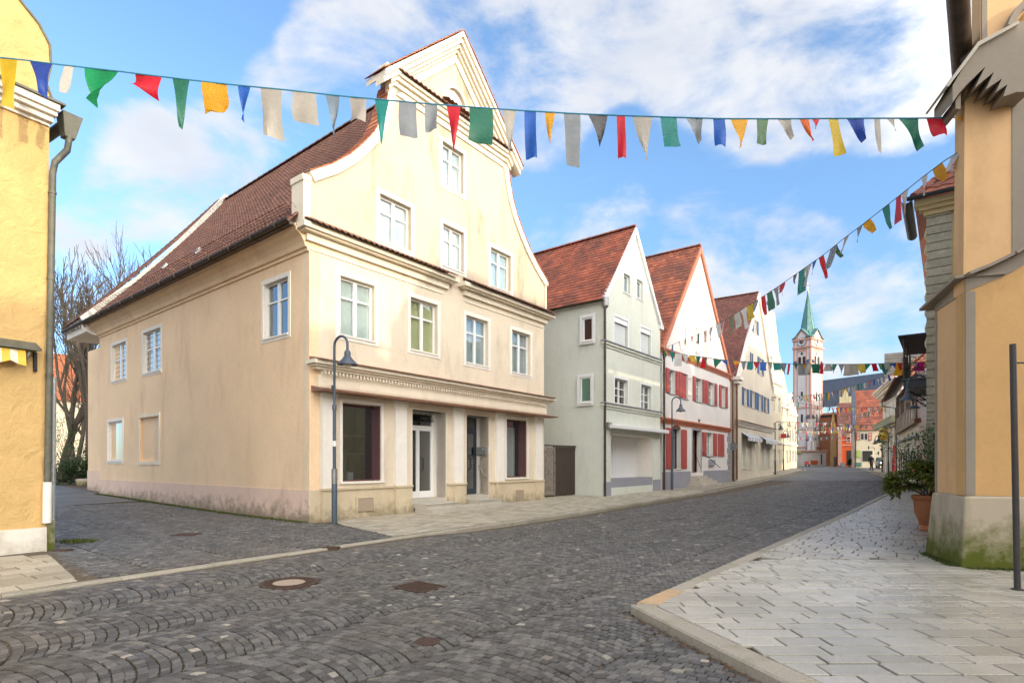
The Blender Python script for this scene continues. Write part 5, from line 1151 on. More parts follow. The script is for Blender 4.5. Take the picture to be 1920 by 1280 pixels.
# ---- further houses of the row
def cream_far(label, o, d, wd, prof_px, wallm, roofm, name='gabled_house', finial=None, wins_=(), rows=3, z_str=(4.3,), depth=12, right_edge=None):
    F = Facade(o, d); g = gz(*o); T = thing(name, label, 'house', (o[0], o[1], g))
    half = [(F.uz(x, y)) for x, y in prof_px]
    c = half[0][0]; right = [(u, z) for u, z in half]; left = [(2*c-u, z) for u, z in half][::-1]
    ul, ur = left[0][0], right[-1][0]
    poly = [(ul, g-.2), (ur, g-.2)]+right[::-1]+left[::-1][1:]
    poly = [(ul, g-.2), (ur, g-.2)]+right[::-1]+[p for p in left[::-1] if abs(p[0]-c) > .01]
    holes = []
    zt = right[-1][1]
    zs = [g+.9+2.9*k for k in range(rows)]
    for zz in zs:
        for k in range(4): uu = ul+(ur-ul)*(k+.5)/4; holes.append((uu-.5, uu+.5, zz, zz+1.6))
    holes += [(c-.4, c+.4, zt+1.2, zt+2.5)]
    b = MB(); b.fwall(F, poly, holes, 0, .2, .35); b.build('front_wall', wallm, T)
    for h in holes: window(F, T, h, rec=.12, cols=2, rows=(.35,), fill='curtain_b', surround=False)
    for z in (g+3.4, zt+.0): b = MB(); b.fbox(F, ul-.1, ur+.1, z-.2, z, -.1, .15); b.build('string_course', 'trimw', T)
    az = right[0][1]-.6
    b = MB(); b.fbox(F, ul, ur, g-.2, zt, -depth, -.36); b.build('rear_walls', wallm, T)
    for s_, e in ((-1, ul), (1, ur)):
        P = [F.w(e, zt, -depth), F.w(e, zt, -.37), F.w(c, az, -.37), F.w(c, az, -depth)]
        m = MB(); m.add(P, [(0, 1, 2, 3)] if s_ < 0 else [(3, 2, 1, 0)], .5); m.build('roof_slope', roofm, T)
    pts = right
    for i in range(len(right)-1): band(F, [right[i], right[i+1]], .22, -.36, .08, 'gable_coping', 'trimw', T, .03)
    for i in range(len(left)-1): band(F, [left[i], left[i+1]], .22, -.36, .08, 'gable_coping', 'trimw', T, .03)
    if finial:
        b = MB(); b.lathe(F.w(c, right[0][1], -.15), [(.25, 0), (.25, .3), (.1, .35), (.1, .6), (.32, .85), (.32, 1.1), (.08, 1.35), (.03, 1.6), (.03, 2.3)], 12); b.build('finial', 'church_pink', T, smooth=True)
    return T, F
C1, FC1 = cream_far('pale yellow house with curved gable and ball finial, beyond the blue-shutter house', (24.2, 55.7), (.602, .798), 11, [(1446, 584), (1450.5, 587), (1452.8, 604), (1454.5, 622), (1457, 637), (1457.6, 655), (1461, 672), (1464, 691), (1466, 722)], 'ivory2', 'roof_red', finial=True)
C2, FC2 = cream_far('sunlit ivory house with a plain steep gable, second beyond the blue-shutter house', (27.8, 62.2), (.602, .798), 12, [(1461, 668), (1466, 692), (1473, 728), (1480.5, 765)], 'ivory2', 'roof_red')
C3, FC3 = cream_far('farthest sunlit white house of the left row beside the church', (37.5, 78), (.62, .785), 9, [(1484, 737), (1488, 752), (1494, 778)], 'ivory2', 'slate', rows=2)
# ================================================================== YELLOW HOUSE, left edge
YD = (.526, .85); YO = Vector(YC)-Vector(YD).normalized()*9; FY = Facade(YO, YD); YU = 9.0
def uy(x, y): return FY.uz(x, y)
cz = 8.0
Y_ = thing('yellow_house', 'yellow rough-plastered house with a curved gable at the left edge', 'house', (YO.x, YO.y, 0))
yo = [(0, -.2), (9.0, -.2), (9.06, 8.2), (9.14, 8.32), (9.03, 8.62), (9.1, 9.0), (9.08, 9.38), (8.92, 9.66), (8.6, 9.95), (8.0, 10.35), (7.2, 10.75), (5.5, 11.4), (3, 11.8), (0, 11.9)]
b = MB(); b.fprism(FY, yo, -.4, 0); b.build('front_wall', 'yellow', Y_)
gc = yo[3:]; band(FY, gc, .0, -.42, .03, 'gable_coping', 'patina', Y_, .035)
b = MB(); b.fbox(FY, 4, 9.0, -.2, 7.9, -6, -.41); b.build('rear_walls', 'yellow', Y_)
b = MB(); b.add([FY.w(9.2, 8.15, -.2), FY.w(9.2, 8.15, -9), FY.w(4.4, 11.9, -9), FY.w(4.4, 11.9, -.2), FY.w(0, 8.15, -9), FY.w(0, 8.15, -.2)], [(0, 1, 2, 3), (3, 2, 4, 5)]); b.build('roof', 'roof_brown', Y_)
for z0, z1, n in ((8.08, 8.2, .28), (8.0, 8.08, .22), (7.9, 8.0, .14), (7.84, 7.9, .05)): b = MB(); b.fbox(FY, -1, 9.03+n*.35, z0, z1, -.1, n); b.build('cornice_band', 'trimw', Y_)
b = MB(); b.fbox(FY, -1, 9.2, 8.203, 8.24, -.1, .33); b.build('cornice_sheet', 'patina', Y_)
b = MB(); b.fbox(FY, 3, 9.0, -.2, .42, -.35, .06); b.build('plinth', 'plinth_white', Y_)
b = MB(); b.fbox(FY, 9.003, 9.13, -.2, .55, -.3, .02); b.build('corner_stone', 'stone_plinth', Y_)
b = MB(); b.tube([FY.w(9.0, .55, .06), FY.w(9.09, 7.0, .06), FY.w(9.12, 7.2, .07), FY.w(9.3, 7.5, .1), FY.w(9.34, 7.8, .1)], .055, 10)
for zz in (1.6, 3.2, 5.0, 6.6): b.tube([FY.w(8.995+.0137*zz, zz, .06), FY.w(8.995+.0137*zz, zz+.05, .06)], .064, 10)
b.build('downpipe', 'patina', Y_, smooth=True)
b = MB(); b.tube([FY.w(9.0, .5, .06), FY.w(9.01, 1.25, .06)], .07, 10); b.build('downpipe_foot', 'trimw', Y_, smooth=True)
b = MB(); b.hexa([FY.w(u, z, n) for (u, z, n) in ((9.25, 7.75, .14), (9.42, 7.75, .14), (9.42, 7.75, -.05), (9.25, 7.75, -.05), (9.2, 8.18, .2), (9.52, 8.18, .2), (9.52, 8.18, -.12), (9.2, 8.18, -.12))]); b.build('rain_hopper', 'patina', Y_)
halfgutter(Y_, FY.w(9.42, 8.2, .1), FY.w(9.42, 8.2, -6), .1, 'patina')
# awning
az = FY.uz(60, 655)[1]; ua0, ua1 = 3.0, FY.u(68)
aw = MB(); aw.hexa([FY.w(u, z, n) for (u, z, n) in ((ua0, az-.05, .26), (ua1, az-.05, .26), (ua1, az-.02, 0), (ua0, az-.02, 0), (ua0, az-.015, .26), (ua1, az-.015, .26), (ua1, az+.13, 0), (ua0, az+.13, 0))])
awn = thing('awning', 'retracted yellow and white striped awning under a dark metal hood', 'awning', FY.w(ua1, az, 0)); aw.build('hood', 'patina', awn)
b = MB(); b.fbox(FY, ua1-.05, ua1-.0, az-.4, az-.05, 0, .05); b.build('bracket', 'blackiron', awn)
b = MB(); b.tube([FY.w(ua1-.16, az-.08, .2), FY.w(ua1-.19, az-.22, .15), FY.w(ua1-.14, az-.1, .1)], .022, 6); b.build('crank', 'zinc', awn)
uu = ua1-.22; j = 0
while uu > ua0:
    w_ = .11; vs = []
    K = 5
    for q in range(K+1):
        x = uu-w_*q/K; ph = (ua1-.22-x)/.44; dz = .20+.07*abs(math.cos(ph*math.pi)); vs += [FY.w(x, az-.07, .2+.008*math.sin(x*30)), FY.w(x, az-.07-dz, .235+.008*math.sin(x*30))]
    b = MB(); b.add(vs, [(2*q, 2*q+1, 2*q+3, 2*q+2) for q in range(K)]); b.build('valance_stripe', 'awn_y' if j % 2 == 0 else 'awn_w', awn, smooth=True); uu -= w_; j += 1
b = MB(); b.fbox(FY, ua0, ua1-.22, az-.14, az-.06, .05, .19); b.build('rolled_cloth', 'awn_y', awn)
p = gp(98, 1018); gpole = thing('galvanised_pole', 'bare galvanised steel pole at the corner of the yellow house', 'pole', p)
b = MB(); b.tube([p-Vector((0, 0, .1)), p+Vector((.03, 0, 3.27))], .043, 12); b.build('pole', 'pole', gpole, smooth=True)
b = MB(); b.tube([p+Vector((.03, 0, 3.26)), p+Vector((.03, 0, 3.31))], .05, 12); b.build('cap', 'pole', gpole)
tufts('grass_tuft', [p+Vector((.25+random.gauss(0, .18), .3+random.gauss(0, .1), 0)) for _ in range(90)], 'moss', .05, 8, 'green grass tuft beside the galvanised pole', cat='grass')
# ================================================================== RIGHT, NEAR OCHRE BUILDING
K_ = Vector((7.02, 8.75)); FN = Facade(K_, (.967, -.255)); C0 = Vector((7.44, 9.95)); FC_ = Facade(C0, K_-C0); CL_ = (K_-C0).length
NB = thing('ochre_house', 'ochre and taupe painted house with a mossy stone plinth at the right edge', 'house', (K_.x, K_.y, 0))
PZ = 1.10
# battered plinth: chamfer and front in one solid
def ringz(z, off):
    c0 = C0+FC_.n*off+(C0-K_).normalized()*off*.5; k = K_+(FC_.n+FN.n).normalized()*off*1.1; e = K_+FN.d*12+FN.n*off; return [Vector((*c0, z)), Vector((*k, z)), Vector((*e, z)), Vector((*(K_+FN.d*12-FN.n*5), z)), Vector((*(C0+Vector((3, 2))), z))]
b = MB(); r0 = ringz(-.1, .13); r1 = ringz(PZ-.04, .03); r2 = ringz(PZ, .0)
b.add(r0+r1+r2, [(i, (i+1) % 5, (i+1) % 5+5, i+5) for i in range(5)]+[(5+i, 5+(i+1) % 5, 10+(i+1) % 5, 10+i) for i in range(5)]+[(10, 11, 12, 13, 14)]); b.build('plinth', 'stone_plinth', NB, bevel=.03)
CZ = 4.45
lowp = [(0, PZ), (12, PZ), (12, 8.5), (1.0, 4.98), (.6, 4.72), (.25, 4.55), (0, CZ)]
b = MB(); b.fprism(FN, lowp, -.3, -.01); b.build('lower_wall', 'ochre_lo', NB)
b = MB(); b.fbox(FC_, .0, CL_-.06, PZ, CZ, -.3, -.01); b.build('chamfer_wall', 'ochre', NB)
def fb(F, u0, u1_, z0, z1, n0, n1, mat, name): m = MB(); m.fbox(F, u0, u1_, z0, z1, n0, n1); m.build(name, mat, NB)
fb(FC_, 0, .09, PZ+.002, CZ-.22, -.02, .0, 'taupe', 'painted_band'); fb(FC_, CL_-.18, CL_+.005, PZ+.002, CZ-.2, -.02, .0, 'taupe', 'painted_band')
fb(FN, 0.0, FN.u(1829), PZ+.002, CZ-.2, -.02, .0, 'taupe', 'painted_band'); fb(FC_, 0, CL_+.005, CZ-.2, CZ, -.02, .001, 'taupe', 'painted_band')
m = MB(); m.fprism(FN, [(0, CZ-.2), (.25, CZ-.1), (.6, 4.5), (1.0, 4.76), (3, 5.9), (3, 6.15), (1.0, 4.98), (.6, 4.72), (.25, 4.55), (0, CZ)], -.02, .001); m.build('painted_band', 'taupe', NB)
# coping of small slabs
cop = [FC_.w(-.25, CZ-.04, .12), FC_.w(.0, CZ, .1), FC_.w(CL_, CZ+.02, .12), ]
def slabrun(F, pl, n0, n1, t, step, name, mat):
    for i in range(len(pl)-1):
        a, c = Vector(pl[i]), Vector(pl[i+1]); L = (c-a).length; k = max(1, round(L/step)); d = (c-a)/L; nn = Vector((-d.y, d.x))
        for j in range(k):
            s0, s1 = a+d*(L*j/k), a+d*(L*(j+1)/k-.004); m = MB(); e = random.uniform(0, .012); m.fprism(F, [tuple(s0+nn*e), tuple(s1+nn*e), tuple(s1+nn*(e+t)), tuple(s0+nn*(e+t))], n0, n1+random.uniform(-.01, .02)); m.build(name, mat, NB)
slabrun(FC_, [(-.28, CZ-.10), (CL_+.02, CZ+.015)], -.5, .14, .045, .3, 'coping_slab', 'taupe'); slabrun(FN, [(.0, CZ+.015), (.25, 4.56), (.6, 4.73), (1.0, 4.99), (4, 6.72)], -.4, .14, .045, .3, 'coping_slab', 'taupe')
# upper wall, set back a little
FU = FN.off(-.06)
uw = [(FU.u(1806), CZ-.2), (12, CZ-.2), (12, 11.4), (5.2, 12.8), (.95, 8.6), (.55, 8.2), (.02, 7.75)]
b = MB(); b.fprism(FU, uw, -.3, 0); b.build('upper_wall', 'ochre', NB)
bk = Vector((.70, .715, 0)).normalized(); P_ = [FU.w(u, z, -.31) for u, z in ((.1, .5), (9, .5), (9, 11), (5.2, 12.6), (.1, 7.8))]
b = MB(); b.add(P_+[q+bk*6.5 for q in P_], [(0, 5, 9, 4), (1, 2, 7, 6), (9, 8, 7, 6, 5)]); b.build('rear_walls', 'ochre', NB)
m = MB(); m.fbox(FU, FU.u(1897), FU.u(1897)+.6, 4.6, 7.6, -.02, .012); m.build('painted_band', 'taupe', NB)
m = MB(); m.fbox(FU, FU.u(1840), FU.u(1850), 7.9, 10.0, -.02, .02); m.build('painted_band', 'taupe', NB)
m = MB(); m.fprism(FU, [(FU.u(1838), 7.7), (6, 7.7), (6, 12.0), (5.2, 12.7), (1.2, 9.9), (FU.u(1838), 9.0)], -.25, .0); m.build('upper_storey', 'ochre', NB)
# corbelled cornice: stepped teeth under a raked slab
T3 = lambda x, y, n: FN.uz(1740+x*.25, y*.25, n)
body = [T3(x, y, .3) for x, y in ((185, 640), (370, 330), (670, 170), (760, 150), (760, 690), (665, 690), (565, 725), (595, 635), (510, 690), (555, 590), (435, 670), (495, 540), (355, 655), (430, 500), (290, 635), (240, 690), (185, 770))]
b = MB(); b.fprism(FN, body, -.3, .30); b.build('corbelled_cornice', 'taupe', NB)
b = MB(); b.fprism(FN, [T3(x, y, .2) for x, y in ((205, 760), (245, 700), (245, 818), (208, 815))], -.3, .2); b.build('corbel', 'taupe', NB)
slab_ = [T3(x, y, .34) for x, y in ((133, 650), (370, 322), (675, 162), (678, 185), (385, 345), (150, 655))]
b = MB(); b.fprism(FN, slab_, -.35, .36); b.build('cornice_slab', 'stonestep', NB)
b = MB(); arc = [T3(720+ (600-720)*math.cos(t)*1.0, 185-190*math.sin(t)*1.0, .1) for t in [i*.2 for i in range(8)]]
band(FN, [T3(600, 185, .1), T3(620, 130, .1), T3(660, 60, .1), T3(720, 0, .1), T3(800, -50, .1)], .09, -.1, .1, 'arched_band', 'taupe', NB)
halfgutter(NB, pt(1793, -60, 7.9), pt(1805, 150, 9.6), .14, 'dkmetal')
b = MB(); b.fbox(FU, .02, .3, 7.75, 8.0, -5, .1)
# roof of the ochre house (ridge parallel to the street)
b = MB(); ns = Vector((FN.n.x, FN.n.y, 0)); q0 = FU.w(.0, 7.95, -.1); q1 = FU.w(5.2, 12.8, -.1); q2 = FU.w(12, 9.4, -.1)
b.add([q0, q1, q1+bk*7, q0+bk*7, q2, q2+bk*7], [(0, 3, 2, 1), (1, 2, 5, 4)]); b.build('roof', 'roof_grey', NB)
# dark pole at the right edge
p = gp(1908, 1105); bp = thing('brown_pole', 'dark brown sign pole in front of the ochre house at the right edge', 'pole', p)
b = MB(); b.tube([p-Vector((0, 0, .1)), pt(1899, 645, p.y)], .036, 12); b.build('pole', 'brownpole', bp, smooth=True)
q = pt(1900, 680, p.y); b = MB(); b.tube([q, q+Vector((1.2, .1, .02))], .012, 8); b.build('arm', 'brownpole', bp)
b = MB(); b.lathe(p, [(.07, -.01), (.07, .012), (.04, .02)], 14); b.build('collar', 'brownpole', bp)
# moss at the plinth foot
tufts('moss_patch', [Vector((*(K_+FN.d*t+FN.n*random.uniform(.14, .2)), .0)) for t in [random.random()*3 for _ in range(200)]]+[Vector((*(C0+(K_-C0)*t+FC_.n*random.uniform(.12, .18)), .0)) for t in [random.random() for _ in range(150)]], 'moss', .03, 8, 'moss growing at the foot of the mossy stone plinth')
# ================================================================== RUSTICATED BUILDING
Q2 = Vector((11.12, 15.1)); FQ = Facade(Q2, (.79, -.61)); EZ = 8.55
R2 = thing('rusticated_house', 'olive and grey rusticated house with tiled eaves behind the ochre house', 'house', (Q2.x, Q2.y, 0))
b = MB(); b.fbox(FQ, 0, 9, -.1, EZ, -17, 0); b.build('walls', 'olive', R2)
zz = .95
while zz < EZ-.3: m = MB(); m.fbox(FQ, -.04, FQ.u(1784), zz+.012, zz+.212, -.4, .05, random.uniform(.1, .9)); m.build('rusticated_block', 'rust_stone', R2); zz += .224
m = MB(); m.fbox(FQ, FQ.u(1784)+.03, 7, 5.2, 5.32, -.02, .07); m.build('string_course', 'taupe', R2)
cornice(FQ, 0, 7, EZ, R2, 'eaves_cornice', 'olive', [(.14, .3), (.1, .2), (.12, .1)])
for i in range(9):
    m = MB(); s_ = i*.35; c_ = FQ.w(-.04, EZ-.65-i*.42, -.6-.05*i); m.lathe(c_, [(.02, -.16), (.06, -.08), (.07, .02), (.04, .12), (.02, .2)], 8); m.build('stucco_ornament', 'olive', R2, smooth=True)
tiles(R2, FQ.w(-.3, EZ+.06, .38), FQ.w(9, EZ+.06, .38), FQ.w(5.5, EZ+6.2, -5.5), FQ.w(9, EZ+6.2, -5.5), 30, 28, 'roof_red2', .03, .03, keep=90)
b = MB(); b.add([FQ.w(-.3, EZ+.05, .36), FQ.w(5.5, EZ+6.18, -5.5), FQ.w(5.5, EZ+6.18, -11.5), FQ.w(-.3, EZ+.05, -17.3), FQ.w(9, EZ+6.18, -5.5), FQ.w(9, EZ+6.18, -11.5), FQ.w(9, EZ+.05, -17.3)], [(0, 3, 2, 1), (1, 2, 5, 4), (2, 3, 6, 5)]); b.build('street_roof_slope', 'roof_red2', R2)
ridge(R2, FQ.w(-.3, EZ+.1, .36), FQ.w(5.5, EZ+6.25, -5.5), 'roof_red2', .12, .36, 'hip_tile')
halfgutter(R2, FQ.w(-.45, EZ+.06, .5), FQ.w(7, EZ+.06, .5), .085, 'lampdk'); halfgutter(R2, FQ.w(-.46, EZ+.04, .52), FQ.w(-.46, EZ+.04, -2.6), .13, 'lampdk')
b = MB()
for i in range(16): q = FQ.w(.5+i*.25, EZ+.5, 0)-Vector((0, 0, -.12)); b.tube([q, q+Vector((0, 0, .22))], .012, 4)
for h in (.0, .22): b.tube([FQ.w(.5, EZ+.62+h, 0), FQ.w(4.3, EZ+.62+h, 0)], .012, 4)
b.build('snow_guard', 'zinc', R2)
# wrought-iron balcony on its street side
FQs = Facade(FQ.w(0, 0, -22).to_2d(), (Q2-FQ.w(0, 0, -22).to_2d()))   # u = 22 at the near corner
def qs(s): return 22-s
BAL = thing('iron_balcony', 'black wrought-iron balcony with scroll brackets above the right pavement', 'balcony', FQs.w(qs(9.5), 4.55, .5))
b = MB(); b.fbox(FQs, qs(11.6), qs(7.6), 4.5, 4.78, 0, .95); b.build('floor_box', 'lampdk', BAL)
b = MB(); b.fbox(FQs, qs(11.7), qs(7.5), 4.78, 4.83, 0, 1.0); b.build('floor_edge', 'lamp', BAL)
st = MB()
for s_, fixed in ([(x, 0) for x in np.arange(7.7, 11.6, .45)]):
    c = FQs.w(qs(s_+.2), 5.3, .92); e = Vector((FQs.d.x, FQs.d.y, 0))
    for r_, z_ in ((.17, 0), (.11, .26), (.11, -.26), (.06, .08)): st.tube([c+(e*math.cos(t)+Vector((0, 0, 1))*math.sin(t))*r_+Vector((0, 0, z_)) for t in [k*.6283 for k in range(11)]], .012, 4)
    st.tube([FQs.w(qs(s_), 4.83, .92), FQs.w(qs(s_), 5.75, .92)], .014, 4)
nv = Vector((FQs.n.x, FQs.n.y, 0))
for k in range(4):
    c = FQs.w(qs(7.6), 5.3, .12+k*.26)
    for r_, z_ in ((.12, 0), (.09, .26), (.09, -.26)): st.tube([c+(nv*math.cos(t)+Vector((0, 0, 1))*math.sin(t))*r_+Vector((0, 0, z_)) for t in [j*.6283 for j in range(11)]], .013, 4)
st.build('scrollwork', 'blackiron', BAL, kind='stuff')
for z_ in (4.9, 5.75): b = MB(); b.tube([FQs.w(qs(7.6), z_, 0), FQs.w(qs(7.6), z_, .92), FQs.w(qs(11.6), z_, .92), FQs.w(qs(11.6), z_, 0)], .025, 6); b.build('rail', 'blackiron', BAL)
for s_ in (7.6, 9.6, 11.6): b = MB(); b.tube([FQs.w(qs(s_), 4.8, .92), FQs.w(qs(s_), 6.4, .92)], .035, 6); b.build('post', 'dkwood', BAL)
b = MB(); b.fbox(FQs, qs(11.8), qs(7.3), 6.4, 6.46, 0, 1.1); b.build('canopy', 'blackiron', BAL)
for s_ in (7.9, 11.3):
    b = MB(); c = FQs.w(qs(s_), 4.2, .35)
    b.tube([FQs.w(qs(s_), 3.6, .02), FQs.w(qs(s_), 4.0, .25), FQs.w(qs(s_), 4.45, .85)], .03, 6)
    for r_ in (.18, .10): b.tube([c+(nv*math.cos(t)+Vector((0, 0, 1))*math.sin(t))*r_ for t in [j*.6283 for j in range(11)]], .018, 4)
    b.build('scroll_bracket', 'blackiron', BAL)
wl = thing('wall_lantern', 'dark hanging lantern on a wall arm below the iron balcony', 'lantern', FQs.w(qs(7.0), 3.0, .6))
b = MB(); b.tube([FQs.w(qs(7.0), 3.9, 0), FQs.w(qs(7.0), 3.95, .6), FQs.w(qs(7.0), 3.75, .6)], .02, 6); b.build('arm', 'lampdk', wl)
b = MB(); b.lathe(FQs.w(qs(7.0), 3.3, .6), [(.05, .45), (.22, .36), (.22, .33), (.12, .33)][::-1], 8); b.build('lantern_roof', 'lamp', wl)
b = MB(); b.lathe(FQs.w(qs(7.0), 3.3, .6), [(.06, 0), (.10, .33)], 6); b.build('lantern_glass', 'lampglass', wl)
# ================================================================== TIMBER HOUSE
TF, TN = Vector((33.5, 49)), Vector((25.2, 35)); FT_ = Facade(TF, TN-TF); TL = (TN-TF).length
TH = thing('half_timbered_house', 'half-timbered house with deep tiled eaves over a cream ground floor', 'house', (TN.x, TN.y, .3))
b = MB(); b.fbox(FT_, 0, TL, .2, 4.3, -14, 0); b.build('ground_floor_walls', 'ivory_wall', TH)
b = MB(); b.fbox(FT_, 0, TL, 4.3, 7.3, -14, .15); b.build('upper_walls', 'white_wall', TH)
b = MB(); b.fbox(FT_, -.1, TL, 4.1, 4.4, -.1, .25); b.build('sill_beam', 'brownwood', TH)
for k in range(15): m = MB(); uu = TL*k/14; m.fbox(FT_, uu-.1, uu+.1, 4.4, 7.2, .1, .19); m.build('post', 'brownwood', TH)
for z in (5.3, 7.0): m = MB(); m.fbox(FT_, 0, TL, z-.08, z+.08, .1, .185); m.build('rail_beam', 'brownwood', TH)
for k in range(0, 14, 1):
    if k % 4 == 3: continue
    u0_ = TL*k/14+.12; m = MB(); m.fbox(FT_, u0_, u0_+TL/14-.24, 5.42, 6.88, .1, .165); m.build('window', 'interior', TH)
    m = MB(); m.fbox(FT_, u0_+TL/28-.14, u0_+TL/28-.08, 5.42, 6.88, .165, .18); m.build('window_bar', 'brownwood', TH)
b = MB(); b.fbox(FT_, 0, TL, 3.3, 3.45, 0, .12); b.build('string_course', 'plinth_grey', TH)
for k in range(8): m = MB(); uu = 1+TL*k/8; h = 2.7 if k % 3 == 1 else 2.4; m.fbox(FT_, uu, uu+.8, .5 if k % 3 == 1 else 1.0, h, -.01, .02); m.build('opening', 'dkwood' if k % 3 == 1 else 'interior', TH)
b = MB(); b.add([FT_.w(-.3, 7.05, 1.1), FT_.w(TL+.5, 7.05, 1.1), FT_.w(TL+.5, 15, -7), FT_.w(-.3, 15, -7), FT_.w(-.3, 6.95, 1.1), FT_.w(TL+.5, 6.95, 1.1), FT_.w(TL+.5, 14.9, -7), FT_.w(-.3, 14.9, -7)], [(0, 1, 2, 3), (7, 6, 5, 4), (0, 4, 5, 1), (1, 5, 6, 2), (0, 3, 7, 4)]); b.build('roof', 'roof_orange', TH)
b = MB(); b.add([FT_.w(-.3, 6.93, 1.05), FT_.w(TL+.5, 6.93, 1.05), FT_.w(TL+.5, 7.5, .16), FT_.w(-.3, 7.5, .16)], [(3, 2, 1, 0)]); b.build('dark_soffit', 'dkwood', TH)
halfgutter(TH, FT_.w(-.4, 7.02, 1.2), FT_.w(TL+.5, 7.02, 1.2), .09, 'copperpipe')
b = MB(); b.tube([FT_.w(-.1, 6.95, 1.2), FT_.w(-.1, 6.6, 1.15), FT_.w(-.1, 6.4, .2), FT_.w(-.1, .6, .12)], .05, 8); b.build('downpipe', 'dkmetal', TH)
b = MB(); b.fbox(FT_, TL, TL+8.5, .2, 11.5, -7, -.6); b.build('pink_annexe', 'church_pink', TH)  # mostly hidden; height and length set to keep sun off the road
# ================================================================== WHITE CLASSICAL HOUSE
WA, WB = Vector((40.7, 62)), Vector((34.8, 50.5)); FW = Facade(WA, WB-WA); WL = (WB-WA).length
WH = thing('classical_house', 'white classical house with heavy moulded cornice and tall pilasters', 'house', (WB.x, WB.y, .5))
b = MB(); b.fbox(FW, 0, WL, .4, 9.2, -3.2, 0); b.build('walls', 'white_wall', WH)
cornice(FW, 0, WL, 9.3, WH, 'cornice', 'trimw', [(.2, .95), (.15, .8), (.25, .6), (.2, .35), (.3, .15)])
for k in range(5): m = MB(); uu = .1+(WL-1.2)*k/4; m.fbox(FW, uu, uu+1.0, .4, 5.0, -.02, .18); m.fbox(FW, uu-.1, uu+1.1, 5.0, 5.25, -.02, .3); m.build('pilaster', 'trimw', WH); 
for k in range(9): m = MB(); uu = .3+(WL-.6)*k/8; m.fbox(FW, uu-.15, uu+.15, 7.75, 8.2, -.02, .4); m.build('cornice_console', 'trimw', WH)
for k in range(4): m = MB(); uu = 1.2+(WL-1.2)*k/4; m.fbox(FW, uu+.3, uu+1.2, 5.7, 7.4, -.01, .03); m.build('window', 'curtain_b', WH); m = MB(); m.fbox(FW, uu+.2, uu+1.4, .6, 4.3, -.01, .03); m.build('opening', 'curtain_b', WH)
b = MB(); b.add([FW.w(-.9, 9.32, .95), FW.w(WL+.9, 9.32, .95), FW.w(WL-1, 12.2, -2.8), FW.w(2, 12.2, -2.8), FW.w(-.9, 9.32, -4)], [(0, 1, 2, 3), (4, 0, 3)]); b.build('roof', 'roof_orange', WH)
sb = thing('fascia_board', 'long grey-green shop fascia board projecting from the classical house', 'shop sign', FW.w(0, 5.1, .9)); b = MB(); b.fbox(FW, -2.2, WL, 5.28, 5.85, .35, .75); b.build('board', 'signboard', sb); b = MB(); b.fbox(FW, -2.25, WL, 5.853, 5.92, .3, .8); b.build('board_edge', 'olive', sb)
# gilded guild sign, banner, street lamps further on
c = pt(1656, 815, 52); gs = thing('gilded_sign', 'gilded hanging sign on an arm in front of the classical house', 'sign', c)
b = MB(); b.lathe(c, [(.05, -.5), (.35, -.35), (.5, -.05), (.3, .25), (.42, .45), (.1, .7)], 9); b.build('gilded_ornament', 'gold', gs)
b = MB(); b.lathe(c-Vector((0, 0, .55)), [(.3, -.2), (.75, 0), (.3, .1)], 12); b.build('bowl', 'olive', gs)
b = MB(); b.tube([c+Vector((0, 0, .6)), c+Vector((1.3, -.2, .75))], .03, 5); b.build('arm', 'blackiron', gs)
q0 = gp(1672, 893); q0 = Vector((q0.x, q0.y, gz(q0.x, q0.y))); t = pt(1681, 834, q0.y).z
bn = thing('red_banner', 'red standing banner flag with white squiggles near the shrub', 'banner', q0); b = MB()
x0, x1_, x2, x3 = [pt(x, 868, q0.y).x for x in (1672, 1683, 1675, 1682)]
b.add([(x0, q0.y, q0.z+.1), (x1_, q0.y+.1, q0.z+.1), (x3, q0.y+.1, t), (x2, q0.y, t), (x0, q0.y+.02, q0.z+.1), (x1_, q0.y+.12, q0.z+.1), (x3, q0.y+.12, t), (x2, q0.y+.02, t)], [(0, 1, 2, 3), (7, 6, 5, 4), (0, 4, 5, 1), (3, 2, 6, 7)]); b.build('cloth', 'sign_red', bn)
for k in range(3):
    b = MB(); zz = q0.z+1.05+k*.42; xm = (x0+x1_)/2; b.tube([(xm-.12+.06*i, q0.y-.02, zz+.06*math.sin(i*2.2+k)) for i in range(6)], .022, 4); b.build('white_mark', 'white', bn)
